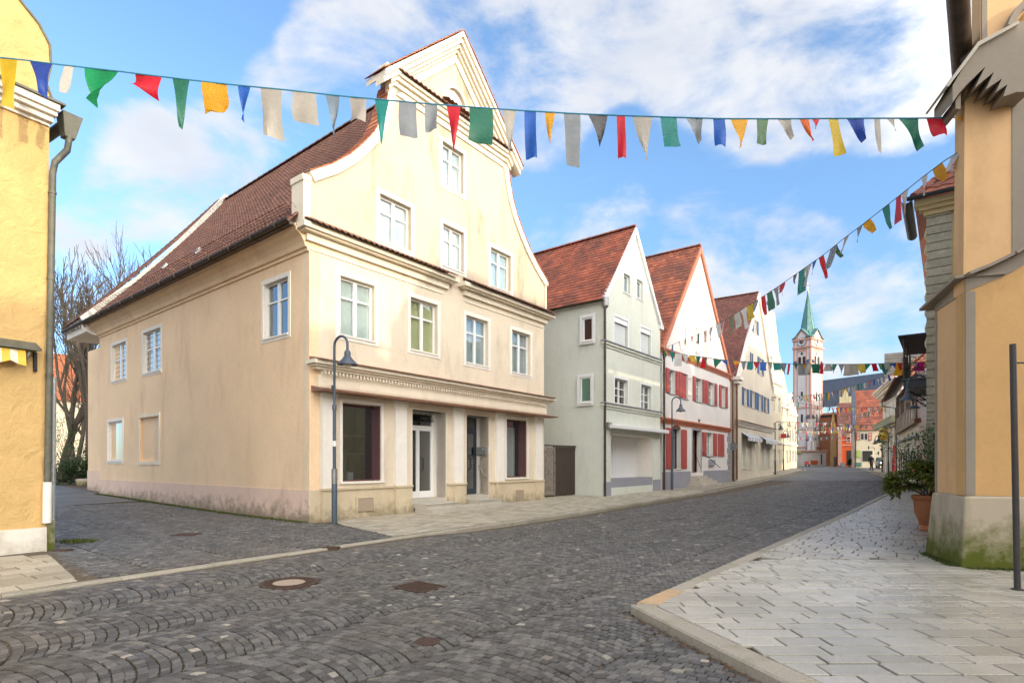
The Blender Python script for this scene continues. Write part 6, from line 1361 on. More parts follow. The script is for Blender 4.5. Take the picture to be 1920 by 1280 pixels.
# ================================================================== HOUSES CLOSING THE STREET
def simple_house(name, label, F, w, d, z0, ez, rz_, wallm, roofm, axis='par', cat='house'):
    T = thing(name, label, cat, F.w(0, z0, 0)); b = MB()
    b.fbox(F, 0, w, z0-.3, ez, -d, 0); b.build('walls', wallm, T)
    if axis == 'par':
        gm = MB(); gm.add([F.w(0, ez, 0), F.w(0, rz_, -d/2), F.w(0, ez, -d)], [(0, 1, 2)]); gm.add([F.w(w, ez, 0), F.w(w, ez, -d), F.w(w, rz_, -d/2)], [(0, 1, 2)]); gm.build('gable_ends', wallm, T)
        tiles(T, F.w(-.1, ez-.05, .3), F.w(w+.1, ez-.05, .3), F.w(-.1, rz_, -d/2), F.w(w+.1, rz_, -d/2), int(w/.45), int((rz_-ez)/.4), roofm, .04, 0, keep=0, name='roof_tile')
        m = MB(); m.add([F.w(-.1, ez-.05, -d-.3), F.w(w+.1, ez-.05, -d-.3), F.w(w+.1, rz_, -d/2), F.w(-.1, rz_, -d/2)], [(3, 2, 1, 0)]); m.build('rear_roof_slope', roofm, T)
    else:
        gm = MB(); gm.fprism(F, [(0, ez), (w, ez), (w/2, rz_)], -.3, 0); gm.build('gable', wallm, T)
        for s_ in (0, 1):
            P = [F.w(-.1 if s_ == 0 else w+.1, ez-.05, .2), F.w(w/2, rz_, .2), F.w(w/2, rz_, -d), F.w(-.1 if s_ == 0 else w+.1, ez-.05, -d)]
            m = MB(); m.add(P, [(0, 1, 2, 3)] if s_ == 0 else [(3, 2, 1, 0)], .5); m.build('roof_slope', roofm, T)
    return T
KO = pt(1600, 868, 84).to_2d(); FK = Facade(KO, (.86, -.5)); KW = FK.u(1660)
KH = simple_house('cream_shop_house', 'cream house with a red tiled roof and wide dark shop window closing the street', FK, KW, 10, 1.0, 6.5, 12.9, 'ivory2', 'roof_orange' if False else 'roof_red')
def put(F, x0, x1_, y0, y1, T, name, mat, n0=0.0, n1=.06):
    R = F.rect(x0, x1_, y0, y1); m = MB(); m.fbox(F, R[0], R[1], R[2], R[3], n0, n1); return m.build(name, mat, T)
wk = put(FK, 1613.5, 1627, 811.5, 824.5, KH, 'window', 'whitewin', 0, .05)
for a, c in ((1614.3, 1619.5), (1620.8, 1626)): put(FK, a, c, 812.3, 823.7, KH, 'pane', 'interior', .05, .06)
for a, c in ((1606, 1612.5), (1628, 1635)): s_ = put(FK, a, c, 811, 825, KH, 'shutter', 'red', 0, .08); put(FK, a+1, c-1, 812, 817, KH, 'shutter_panel', 'pink_' if False else 'church_pink', .08, .1); put(FK, a+1, c-1, 818.2, 824, KH, 'shutter_panel', 'church_pink', .08, .1)
put(FK, 1616, 1637, 844, 865, KH, 'shop_window_frame', 'whitewin', 0, .04); put(FK, 1616.8, 1636.2, 844.8, 864.5, KH, 'shop_pane', 'interior', .04, .06)
put(FK, 1606, 1614, 844, 857, KH, 'green_shop_board', 'sign_green', 0, .1); put(FK, 1605, 1615.5, 866.5, 874, KH, 'plinth', 'copper_green', 0, .1)
b = MB(); u_ = FK.u(1604); b.tube([FK.w(u_, 1.0, .15), FK.w(u_, 6.3, .15)], .1, 8); b.build('downpipe', 'dkmetal', KH)
b = MB(); b.add([FK.w(-.15, 6.5, .35), FK.w(.35, 6.5, .35), FK.w(.35, 13.1, -4.9), FK.w(-.15, 13.1, -4.9), FK.w(-.15, 6.7, .35), FK.w(.35, 6.7, .35), FK.w(.35, 13.3, -4.9), FK.w(-.15, 13.3, -4.9)], [(4, 5, 6, 7), (0, 1, 5, 4), (0, 4, 7, 3), (1, 2, 6, 5)]); b.build('verge_sheet', 'slate', KH)
OO = pt(1571, 868, 98).to_2d(); FO = Facade(OO, (.87, -.5)); OW = FO.u(1601)
OH = simple_house('orange_house', 'narrow orange house with brown roof left of the cream shop house', FO, OW, 9, 1.1, 6.6, 12.4, 'orange_wall', 'roof_dark')
put(FO, 1587, 1595, 818, 829, OH, 'window', 'whitewin', 0, .08); put(FO, 1588, 1594, 819, 828, OH, 'pane', 'interior', .08, .1); put(FO, 1587.5, 1596, 844, 872, OH, 'door_opening', 'interior', 0, .05)
for z in (4.6, 5.5): m = MB(); m.fbox(FO, -.1, OW, z, z+.18, -.1, .12); m.build('string_course', 'church_pink', OH)
put(FO, 1571, 1578, 806, 872, OH, 'lit_bay', 'church_pink', 0, .5)  # paler side of the house, drawn as a bay
GO_ = pt(1574, 868, 118).to_2d(); FG_ = Facade(GO_, (.87, -.5)); gw_ = FG_.u(1597)
SG = simple_house('stepped_gable_house', 'old ochre house with pinnacled stepped gable behind the orange house', FG_, gw_, 12, 1.1, 14, 17.4, 'olive', 'roof_dark', 'perp')
for k in range(4): m = MB(); m.fbox(FG_, k*gw_/4, k*gw_/4+gw_/4.6, 14, 15.4+(.9 if k in (1, 2) else 0), -.5, .2); m.build('gable_step', 'olive', SG)
DO = pt(1660, 868, 66).to_2d(); FD = Facade(DO, (.83, -.55)); DW = FD.u(1748)
simple_house('grey_roofed_house', 'tall house with a weathered grey-brown tiled roof behind the timber house', FD, DW, 9, .8, 11.6, 15.1, 'ivory_wall', 'roof_grey')
# ================================================================== CHURCH
CH = thing('church', 'white and pink church tower with green copper spire, clock faces and a slate nave roof', 'church', (*pt(1515, 868, 130).to_2d(), 1.1))
tL, tC, tR = pt(1487.2, 868, 131.5).to_2d(), pt(1520.5, 868, 128).to_2d(), pt(1542, 868, 131.2).to_2d()
FL1 = Facade(tL, tC-tL); L1 = (tC-tL).length; FL2 = Facade(tC, tR-tC); L2 = (tR-tC).length
zt_ = FL1.uz(1520, 631)[1]; zm = FL1.uz(1520, 647)[1]
tB = tL+(tR-tC)
def prism4(mb, pts, z0, z1): mb.add([(p.x, p.y, z0) for p in pts]+[(p.x, p.y, z1) for p in pts], [(0, 1, 5, 4), (1, 2, 6, 5), (2, 3, 7, 6), (3, 0, 4, 7), (4, 5, 6, 7)])
b = MB(); prism4(b, [tL, tC, tR, tB], .9, zt_); b.build('tower_shaft', 'church_white', CH)
for F, L in ((FL1, L1), (FL2, L2)):
    m = MB()
    for (a, c) in ((0, .09), (.22, .27), (.73, .78), (.91, 1.0)):
        m = MB(); m.fbox(F, a*L, c*L, .9, zt_, -.05, .08); m.build('corner_strip', 'church_pink', CH)
    for z, h, n in ((zm, .35, .35), (zt_-.2, .3, .35), (14.5, .3, .2), (9.5, .3, .2), (5.4, .3, .25)): m = MB(); m.fbox(F, -n*.4, L+n*.4, z-h, z, -.1, n); m.build('string_course', 'church_pink', CH)
    m = MB(); m.fbox(F, .27*L, .73*L, zm-1.2, zm-.36, -.02, .06); m.build('frieze', 'church_pink', CH)
    # gable with clock
    pk = zt_+2.0
    m = MB(); m.fprism(F, [(0.02*L, zt_), (.98*L, zt_), (.86*L, zt_+.25), (.5*L, pk), (.14*L, zt_+.25)], -.4, .1); m.build('clock_gable', 'church_pink', CH)
    m = MB(); m.fprism(F, [(.3*L, zt_-1.5), (.7*L, zt_-1.5), (.7*L, zt_+.6), (.5*L, pk-.5), (.3*L, zt_+.6)], .0, .13); m.build('gable_field', 'church_white', CH)
    m = MB(); m.fprism(F, [(-.03*L, zt_-.05), (.14*L, zt_+.3), (.5*L, pk+.05), (.5*L, pk+.3), (.12*L, zt_+.5), (-.06*L, zt_+.1)], -1.2, .35); m.fprism(F, [(1.03*L, zt_-.05), (1.06*L, zt_+.1), (.88*L, zt_+.5), (.5*L, pk+.3), (.5*L, pk+.05), (.86*L, zt_+.3)], -1.2, .35); m.build('gable_roof', 'copper_green', CH)
    cz_ = (zt_+zm)/2+.15; cu = .5*L; R0 = 1.02 if F is FL1 else .95
    def disc(r0, r1, n0, n1, mat, name, par, ksegs=28):
        mm = MB(); P0 = [(cu+r1*math.cos(t), cz_+r1*math.sin(t)) for t in [k*2*math.pi/ksegs for k in range(ksegs)]]; mm.fprism(F, P0, n0, n1); return mm.build(name, mat, par)
    ck = disc(0, R0, .0, .16, 'interior', 'clock_ring', CH); disc(0, R0*.93, .16, .19, 'white', 'clock_face', ck); disc(0, R0*.52, .19, .21, 'wine', 'clock_centre', ck)
    for k in range(12):
        t = k*math.pi/6; mm = MB(); r_a, r_b = R0*.62, R0*.86; w_ = .06
        p = [(cu+r_a*math.cos(t)-w_*math.sin(t), cz_+r_a*math.sin(t)+w_*math.cos(t)), (cu+r_a*math.cos(t)+w_*math.sin(t), cz_+r_a*math.sin(t)-w_*math.cos(t)), (cu+r_b*math.cos(t)+w_*math.sin(t), cz_+r_b*math.sin(t)-w_*math.cos(t)), (cu+r_b*math.cos(t)-w_*math.sin(t), cz_+r_b*math.sin(t)+w_*math.cos(t))]
        mm.fprism(F, p, .19, .205); mm.build('hour_mark', 'lampdk', ck)
    for t, l in ((math.radians(-42), R0*.75), (math.radians(25), R0*.55)):
        mm = MB(); w_ = .05; mm.fprism(F, [(cu-w_*math.sin(t), cz_+w_*math.cos(t)), (cu+w_*math.sin(t), cz_-w_*math.cos(t)), (cu+l*math.cos(t), cz_+l*math.sin(t))], .21, .23); mm.build('clock_hand', 'gold', ck)
    # belfry openings (arched pairs), slits below
    for k in (-1, 1):
        c_u = .5*L+k*.125*L; hw = .075*L; z0_, z1_ = zm-6.0, zm-2.6
        ring = [(c_u-hw, z0_), (c_u+hw, z0_)]+[(c_u+hw*math.cos(t), z1_+hw*math.sin(t)) for t in [j*math.pi/8 for j in range(9)]]
        m = MB(); m.fprism(F, ring, .0, .05); m.build('belfry_opening', 'interior', CH)
        e = .1; ring2 = [(c_u-hw-e, z0_-e), (c_u+hw+e, z0_-e)]+[(c_u+(hw+e)*math.cos(t), z1_+(hw+e)*math.sin(t)) for t in [j*math.pi/8 for j in range(9)]]
        m = MB(); m.fprism(F, ring2, .0, .03); m.build('belfry_surround', 'church_pink', CH)
    for zz in (10.8, 16): m = MB(); m.fbox(F, .5*L-.22, .5*L+.22, zz, zz+2.0, 0, .06); m.build('slit_window', 'interior', CH)
    m = MB(); m.fbox(F, .5*L-.12, .5*L+.12, zm-1.9, zm-1.3, 0, .07); m.fbox(F, .5*L-.3, .5*L+.3, zm-1.7, zm-1.5, .0, .069); m.build('quatrefoil', 'interior', CH)
    for uu in (.13*L, .87*L):
        for zc_, ht in ((zm-3.2, 1), (12.5, 1.3), (7.5, 1.6)): m = MB(); m.hexa([F.w(uu-.35, zc_-.6, .0), F.w(uu+.35, zc_-.6, 0), F.w(uu+.35, zc_-.7, 0), F.w(uu-.35, zc_-.7, 0), F.w(uu-.35, zc_+.1, .1), F.w(uu+.35, zc_+.1, .1), F.w(uu+.35, zc_-.6, .5*ht), F.w(uu-.35, zc_-.6, .5*ht)][::1]); m.build('buttress_cap', 'slate', CH)
for F, L in ((FL1, L1), (FL2, L2)):
    for a in (-.08, .92):
        for (z1_, n1_) in ((6.5, .9), (11.5, .5)): m = MB(); m.fbox(F, a*L, (a+.16)*L, .9, z1_, -.2, n1_); m.build('buttress', 'church_white', CH)
    m = MB(); m.fbox(F, .3*L, .7*L, .9, 4.6, 0, .35); m.build('portal', 'church_pink', CH)
cen = (tL+tC+tR+tB)/4; sp = FL1.uz(1512, 541)[1]; b = MB(); zb = zt_+.4; half = 1.9
ring = []; ax1 = Vector((FL1.d.x, FL1.d.y)); ax2 = Vector((FL2.d.x, FL2.d.y))
for k in range(8): a = (k+.5)*math.pi/4; ring.append(cen+(ax1*math.cos(a)+ax2*math.sin(a))*half)
vs = [(p.x, p.y, zb) for p in ring]+[(cen.x, cen.y, sp)]
b.add(vs, [(k, (k+1) % 8, 8) for k in range(8)]); b.build('spire', 'copper_green', CH)
b = MB(); 
for k in range(8):
    p = ring[k]; b.tube([(p.x, p.y, zb), (cen.x, cen.y, sp)], .05, 4)
    for f_ in (.33, .66): pp = ring[k]*(1-f_)+ring[(k+1) % 8]*f_; b.tube([(pp.x, pp.y, zb), (cen.x, cen.y, sp)], .025, 3)
b.build('spire_seams', 'copper_green', CH, kind='stuff')
b = MB(); b.add([(p.x, p.y, zt_+.0) for p in (tL, tC, tR, tB)]+[(cen.x, cen.y, zt_+3.6)], [(0, 1, 4), (1, 2, 4), (2, 3, 4), (3, 0, 4)]); b.build('spire_skirt', 'copper_green', CH)
b = MB(); b.lathe((cen.x, cen.y, sp), [(.1, -.4), (.22, 0), (.22, .2), (.05, .35), (.05, 2.2)], 8); b.fbox(FL1.off(0), 0, 0.01, 0, .01, 0, .01); b.build('spire_cross', 'gold', CH)
b = MB(); q = Vector((cen.x, cen.y, sp+1.5)); b.tube([q-Vector((.55, 0, 0)), q+Vector((.55, 0, 0))], .07, 4); b.build('cross_arm', 'gold', CH)
nA, nB = pt(1468, 868, 140).to_2d(), pt(1668, 868, 119).to_2d(); FV = Facade(nA, nB-nA); NL = (nB-nA).length
b = MB(); b.add([FV.w(0, 21.7, -6), FV.w(NL, 21.7, -6), FV.w(NL, 14.5, .2), FV.w(0, 14.5, .2)], [(3, 2, 1, 0)]); b.build('nave_roof', 'slate', CH)
b = MB()
for k in range(60): uu = NL*k/60; b.tube([FV.w(uu, 21.73, -6), FV.w(uu, 14.53, .2)], .04, 3, cap=False)
b.build('roof_seams', 'slate', CH, kind='stuff')
b = MB(); b.fbox(FV, 0, NL, .9, 13.2, -12, 0); b.build('nave_walls', 'church_pink', CH)
m = MB(); m.fbox(FV, FV.u(1550), FV.u(1574), 1, 12.6, .1, 2.5); m.build('side_chapel', 'terracotta', CH)
for k in range(10): u_ = FV.u(1552+k*2); m = MB(); m.fbox(FV, u_, u_+.22, 12, 12.5, 2.5, 2.6); m.build('corbel', 'interior', CH)
# low shopfronts under the church: pale stall and yellow house
qo = pt(1488, 868, 112).to_2d(); FQ3 = Facade(qo, (1, .05)); qw = FQ3.u(1549)
LS = thing('low_pink_building', 'low pale pink building with doors at the foot of the church tower', 'building', (qo.x, qo.y, 1.1))
b = MB(); b.fbox(FQ3, 0, qw, 1, 3.9, -5, 0); b.build('walls', 'church_white', LS); b = MB(); b.fbox(FQ3, -.2, qw+.2, 3.9, 4.15, -5.2, .3); b.build('flat_roof', 'church_pink', LS)
for a, c, mt in ((1494, 1500, 'curtain_b'), (1505, 1509, 'curtain_b'), (1539, 1541, 'lampdk'), (1520, 1533, 'orange_wall')):
    put(FQ3, a, c, 851 if mt != 'orange_wall' else 863, 870, LS, 'door' if mt != 'orange_wall' else 'brick_plinth', mt, 0, .1)
put(FQ3, 1491.5, 1500, 845.5, 849, LS, 'green_board', 'sign_green', .1, .5)
qo = pt(1557, 868, 106).to_2d(); FQ4 = Facade(qo, (.87, -.5)); qw = FQ4.u(1568)
simple_house('small_yellow_house', 'small yellow house wedged between the church and the orange house', FQ4, qw, 8, 1.1, 8.2, 12, 'yellow', 'roof_dark', 'perp')
for (x, w_, h, mt, lab) in ((1565.5, 5, 19, 'wine', 'tall dark red advertising pillar at the end of the street'), (1580, 7, 8, 'curtain_b', 'small pale folding board by the orange house'), (1593, 5, 13, 'leafdk', 'potted evergreen column beside the orange house door'), (1514, 7, 3.5, 'sign_red', 'small red bench at the foot of the church tower')):
    g = gp(x, 874.5); g = Vector((pt(x, 868, 90).x, 90, gz(0, 90))); W_ = w_/FL*90; Hh = h/FL*90
    T = thing({'wine': 'advertising_pillar', 'curtain_b': 'folding_sign', 'leafdk': 'potted_evergreen', 'sign_red': 'bench'}[mt], lab, {'wine': 'pillar', 'curtain_b': 'sign', 'leafdk': 'plant', 'sign_red': 'bench'}[mt], g); b = MB()
    if mt == 'wine': b.lathe(g, [(W_/2, 0), (W_/2, Hh*.9), (W_/2*1.15, Hh*.93), (W_/2*.6, Hh)], 12); b.build('pillar', 'brownwood', T)
    elif mt == 'leafdk':
        b.lathe(g, [(W_*.3, 0), (W_*.45, Hh*.3)], 10); b.build('pot', 'terracotta', T); b = MB()
        for i in range(260): h_ = random.random(); a = random.uniform(0, 6.28); r_ = W_*.8*(1-h_*.6)*random.random()**.5; q = g+Vector((math.cos(a)*r_, math.sin(a)*r_, Hh*(.3+.8*h_))); d_ = Vector((random.gauss(0, .1), random.gauss(0, .1), random.gauss(0, .1))); b.add([q, q+d_, q+Vector((d_.y, d_.z, d_.x))], [(0, 1, 2)], random.random())
        b.build('foliage', 'leafdk', T, kind='stuff')
    elif mt == 'curtain_b':
        for s_ in (-1, 1): m = MB(); m.add([g+Vector((-W_/2, s_*.25, 0)), g+Vector((W_/2, s_*.25, 0)), g+Vector((W_/2*.9, s_*.02, Hh)), g+Vector((-W_/2*.9, s_*.02, Hh)), g+Vector((-W_/2, s_*.25+.03, 0)), g+Vector((W_/2, s_*.25+.03, 0)), g+Vector((W_/2*.9, s_*.02+.03, Hh)), g+Vector((-W_/2*.9, s_*.02+.03, Hh))], [(0, 1, 2, 3), (7, 6, 5, 4), (0, 4, 5, 1), (2, 6, 7, 3)]); m.build('board', 'curtain_b', T)
    else:
        b.box(g.x-W_/2, g.x+W_/2, g.y-.2, g.y+.2, g.z+.38, g.z+.44); b.build('seat', 'sign_red', T); b = MB(); b.box(g.x-W_/2, g.x+W_/2, g.y+.2, g.y+.24, g.z+.44, g.z+.85); b.build('backrest', 'sign_red', T)
        for s_ in (-1, 1): b = MB(); b.box(g.x+s_*W_*.42-.03, g.x+s_*W_*.42+.03, g.y-.18, g.y+.18, g.z, g.z+.38); b.build('leg', 'blackiron', T)
# ================================================================== BEHIND THE LANE
qo = pt(88, 868, 62).to_2d(); FZ = Facade(qo, (.78, .62)); qw = FZ.u(176)
simple_house('garden_house', 'pale house with a bright orange tiled roof behind the bare trees', FZ, qw, 12, .5, 8.6, 14.6, 'ivory2', 'roof_orange')
# houses on the other side of the side street (out of the picture): their roofs shade the crossing
FX1 = Facade((9.5, 2.2), (-.12, -1)); 
simple_house('corner_house', 'ochre eaves house across the side street, right of the viewpoint', Facade((10.6, 1.5), (-.05, -1)), 26, 9, 0, 7.6, 11.2, 'ochre', 'roof_grey')
# ================================================================== STREET LAMPS
def lamp(p, h, dirv, label, group='gooseneck street lamps along the houses', mat='lamp', name='street_lamp', R=.24, head=1.0, sticker=False):
    p = Vector(p); T = thing(name, label, 'street lamp', p, group); d = Vector((dirv[0], dirv[1], 0)).normalized(); Z = Vector((0, 0, 1))
    b = MB(); b.lathe(p, [(.075, -.1), (.075, 1.25), (.06, 1.3), (.055, 1.35)], 14); b.build('base', mat, T, smooth=True)
    b = MB(); b.tube([p+Z*1.3, p+Z*(h*.62)], .045, 12); b.build('lower_post', mat, T, smooth=True)
    b = MB(); b.lathe(p+Z*(h*.62), [(.05, -.06), (.06, -.05), (.06, .06), (.04, .1)], 12); b.build('joint_collar', mat, T, smooth=True)
    top = h-R; pts = [p+Z*(h*.62), p+Z*top]+[p+d*(R-R*math.cos(t))+Z*(top+R*math.sin(t)) for t in [i*math.pi/10 for i in range(1, 11)]]+[p+d*2*R+Z*(top-.18)]
    b = MB(); b.tube(pts, .034, 10); b.build('arm', mat, T, smooth=True)
    c = p+d*2*R+Z*(top-.18); s = head
    b = MB(); b.lathe(c, [(.03*s, .04), (.07*s, .0), (.085*s, -.04), (.085*s, -.14), (.12*s, -.17), (.13*s, -.2), (.27*s, -.34), (.275*s, -.36), (.255*s, -.355), (.12*s, -.22)], 24); b.build('shade', mat, T, smooth=True)
    b = MB(); b.lathe(c, [(.13*s, -.33), (.12*s, -.38), (.07*s, -.41), (.01*s, -.42)], 16); b.build('bulb_glass', 'lampglass', T, smooth=True)
    return T
g = gp(627, 980); L1_ = lamp(g, EYE+(868-632)/FL*g.y-g.z, (.8, -.45), 'tall blue-grey street lamp at the corner of the cream gabled house')
for z0, z1, mt in ((1.05, 1.45, 'zinc'), (2.05, 2.2, 'white')):
    b = MB(); b.tube([Vector((g.x, g.y, g.z+z0)), Vector((g.x, g.y, g.z+z1))], .079 if z0 < 1.2 else .048, 12, cap=False); b.build('sticker', mt, L1_)
b = MB(); b.box(g.x-.07, g.x-.03, g.y-.05, g.y+.03, 3.55, 3.68); b.build('clamp', 'lampdk', L1_)
g = gp(1260, 918); lamp(g, EYE+(868-745)/FL*g.y-g.z, (.8, -.45), 'blue-grey street lamp in front of the red-shutter house')
def lampY(px, Y, topy, dv, lab, **k): q = pt(px, 868, Y); z = gz(q.x, q.y)+.0; return lamp((q.x, q.y, z), EYE+(868-topy)/FL*Y-z, dv, lab, **k)
lampY(1453.5, 53.5, 790, (.8, -.5), 'street lamp between the blue-shutter house and the curved-gable house', mat='lampdk')
lampY(1469, 66, 807, (.8, -.5), 'farthest street lamp of the left pavement', mat='lampdk')
lampY(1740, 19.5, 703, (-.9, .1), 'large blue-grey lamp head in front of the iron balcony', group='street lamps of the right pavement', R=.33, head=.9)
lampY(1666, 50, 807, (-.9, .1), 'thin dark street lamp beside the classical house pilasters', group='street lamps of the right pavement', mat='lampdk', R=.4)
lampY(1654, 60, 816, (-.9, .1), 'small distant street lamp left of the gilded sign', group='street lamps of the right pavement', mat='lampdk', R=.35)
q = pt(1376, 868, 41.2); q.z = gz(q.x, q.y); sp_ = thing('sign_pole', 'thin dark sign pole with a grey round plate left of the blue-shutter house', 'sign pole', q)
b = MB(); b.tube([q, q+Vector((0, 0, 2.9))], .035, 8); b.build('pole', 'lampdk', sp_)
b = MB(); c_ = q+Vector((-.05, -.05, 2.55)); b.tube([c_, c_+Vector((-.02, -.02, 0))], .3, 18); b.build('plate', 'zinc', sp_)
q = FC1.w(9.8, 4.0, .2) ; q.z = 4.0; ph_ = thing('red_shop_sign', 'small bright red projecting sign on the sunlit houses of the left row', 'shop sign', q)
b = MB(); b.fbox(FC1, 9.75, 9.85, 4.4, 4.9, .1, .65); b.build('sign_panel', 'sign_red', ph_)
# ================================================================== BUNTING
def flag(par, a, c, bl_, br_, mat, notch=None, n=5, ph=0.0, nrm=Vector((0, 1, 0))):
    """cloth with top edge a-c and bottom edge bl_-br_ (equal for a pennant); gentle billow"""
    vs = []; K = n
    for i in range(K+1):
        t = i/K
        l = a.lerp(bl_, t); r = c.lerp(br_, t)
        for j in range(5):
            s = j/4; q = l.lerp(r, s); w = (c-a).length
            q = q+nrm*(w*.22*math.sin(3.1*t+ph+3*s)*t+.09*w*math.sin(6*s+ph*2+2*t)*t)+Vector((w*.05*math.sin(ph*3+4*t)*t, 0, 0))
            if notch and i == K and j in (1, 2, 3): q = q+(a-bl_)*notch
            vs.append(q)
    fs = [(i*5+j, i*5+j+1, (i+1)*5+j+1, (i+1)*5+j) for i in range(K) for j in range(4)]
    b = MB(); b.add(vs, fs); return b.build('flag', 'x' if False else M['f_'+mat], par, smooth=True)
# first string, over the crossing
BS1 = thing('bunting_string', 'nearest bunting string of large plain flags stretched over the crossing', 'bunting', pt(0, 108, 9.4), 'bunting strings across the street')
def Y1(px): return 9.4+(8.9-9.4)*min(1, px/1805)
tops = [(-160, 96), (0, 107), (55, 113), (99, 119), (223, 133), (303, 143), (425, 157), (528, 167), (637, 179), (781, 192), (924, 203), (1088, 213), (1224, 218), (1359, 222), (1484, 222), (1620, 221), (1722, 221), (1808, 219)]
def ytop(px): return float(np.interp(px, [t[0] for t in tops], [t[1] for t in tops]))
b = MB(); b.tube([pt(x, ytop(x)+1, Y1(x)) for x in range(-160, 1812, 30)], .012, 5); b.build('cord', 'cord', BS1)
FL1S = [('yellow', 0, 32, (-2, 203), (27, 204)), ('blue', 55, 99, (82, 182), None), ('white', 122, 139, (108, 171), (125, 174)), ('green', 158, 223, (173, 196), None), ('red', 253, 303, (247, 160), (297, 187)),
 ('dkgreen', 323, 356, (340, 240), None), ('orange', 378, 425, (382, 211), (425, 214), .12), ('royal', 446, 470, (455, 228), None), ('beige', 488, 528, (497, 260), (531, 262)), ('beige', 548, 592, (552, 226), (596, 231)),
 ('greyblue', 610, 637, (627, 252), None), ('pink', 656, 687, (656, 227), (686, 229)), ('teal', 703, 730, (714, 270), None), ('grey', 748, 781, (748, 252), (781, 257)), ('grey', 797, 820, (797, 247), (820, 245)),
 ('red', 837, 864, (852, 286), None), ('dkgreen', 880, 924, (880, 267), (924, 268)), ('beige', 942, 968, (954, 292), None), ('royal', 983, 1005, (985, 298), (1006, 298)), ('orange', 1021, 1041, (1031, 273), None),
 ('grey', 1057, 1088, (1063, 309), (1089, 312)), ('dkgrey', 1102, 1140, (1127, 273), None), ('red', 1156, 1172, (1159, 296), (1174, 298)), ('beige', 1186, 1224, (1209, 304), None), ('teal', 1238, 1268, (1245, 274), (1277, 272)),
 ('grey', 1284, 1318, (1313, 267), None), ('royal', 1337, 1359, (1342, 274), (1362, 275)), ('orange', 1370, 1403, (1388, 278), None), ('olive', 1419, 1441, (1419, 268), (1436, 271)), ('beige', 1456, 1484, (1484, 260), None),
 ('vermilion', 1498, 1516, (1524, 265), None), ('red', 1522, 1537, (1530, 242), None), ('yellow', 1553, 1571, (1565, 292), (1586, 289)), ('blue', 1586, 1620, (1618, 265), None), ('beige', 1639, 1650, (1644, 285), (1653, 286)),
 ('beige', 1661, 1676, (1681, 245), None), ('dkgreen', 1683, 1722, (1726, 280), None), ('red', 1736, 1763, (1753, 256), (1778, 254)), ('orange', 1785, 1806, (1800, 229), (1808, 231))]
for i, f_ in enumerate(FL1S):
    col, x0, x1_, bl_, br_ = f_[:5]; y = Y1(x0); br2 = br_ or bl_
    flag(BS1, pt(x0, ytop(x0), Y1(x0)), pt(x1_, ytop(x1_), Y1(x1_)), pt(*bl_, Y1(x0)), pt(*br2, Y1(x1_)), col, notch=f_[5] if len(f_) > 5 else None, n=8, ph=i*1.7)
# second string, running away from the ochre house to the red-shutter house
def string_along(label, A0, A1, pxy, flags, cordr=.01, cord='cord_dk', seed=1, drop=1.0):
    """A0, A1: plan end points; pxy: where the cord is seen; flags: list (px, width m, length m, colour, kind)"""
    A0, A1 = Vector(A0), Vector(A1)
    def P(px):
        r = (px-CX)/FL; d = A1-A0; s = (r*A0.y-A0.x)/(d.x-r*d.y); q = A0+d*s
        return q, float(np.interp(px, *zip(*sorted(pxy))))
    def W3(px): q, py = P(px); return Vector((q.x, q.y, EYE+(HY-py)/FL*q.y))
    xs = sorted([p[0] for p in pxy]); T = thing('bunting_string', label, 'bunting', W3(xs[0]), 'bunting strings across the street')
    n = max(8, int((xs[-1]-xs[0])/12)); pts = [W3(xs[0]+(xs[-1]-xs[0])*i/n) for i in range(n+1)]
    b = MB(); b.tube(pts, cordr, 4); b.build('cord', cord, T)
    L = [0]
    for i in range(n): L.append(L[-1]+(pts[i+1]-pts[i]).length)
    def at(s):
        s = min(max(s, 0), L[-1]); i = int(np.searchsorted(L, s))-1; i = min(max(i, 0), n-1); return pts[i].lerp(pts[i+1], (s-L[i])/(L[i+1]-L[i]+1e-9))
    def sof(px):
        i = min(range(n+1), key=lambda k: abs(xs[0]+(xs[-1]-xs[0])*k/n-px)); return L[i]
    rnd = random.Random(seed)
    if isinstance(flags, int):
        k = flags; cols = ['white', 'beige', 'yellow', 'dkgreen', 'red', 'grey', 'pale', 'teal', 'orange', 'white', 'grey', 'blue', 'beige', 'olive', 'red', 'pale']
        st = L[-1]/k; flags = [(None, rnd.uniform(.42, .72)*st, rnd.uniform(.35, .62), rnd.choice(cols), rnd.choice('tr'), (i+.5)*st) for i in range(k)]
    for i, f_ in enumerate(flags):
        px, w, ln, col, kind = f_[:5]; s0 = f_[5] if len(f_) > 5 else sof(px)
        a, c = at(s0-w/2), at(s0+w/2); dr = Vector((rnd.uniform(-.12, .12), rnd.uniform(-.12, .12), -ln))
        if kind == 't': m_ = a.lerp(c, .5)+dr; flag(T, a, c, m_, m_, col, n=3, ph=i*1.3)
        else: flag(T, a, c, a+dr, c+dr, col, n=3, ph=i*1.3)
    return T
s2 = [(1806, 280), (1770, 302), (1735.5, 328), (1711.5, 347), (1670, 379.7), (1615, 422.6), (1581, 448), (1546.5, 476), (1505, 505), (1460.6, 536), (1416, 565), (1368, 594.5), (1323, 620), (1289, 634), (1249, 651)]
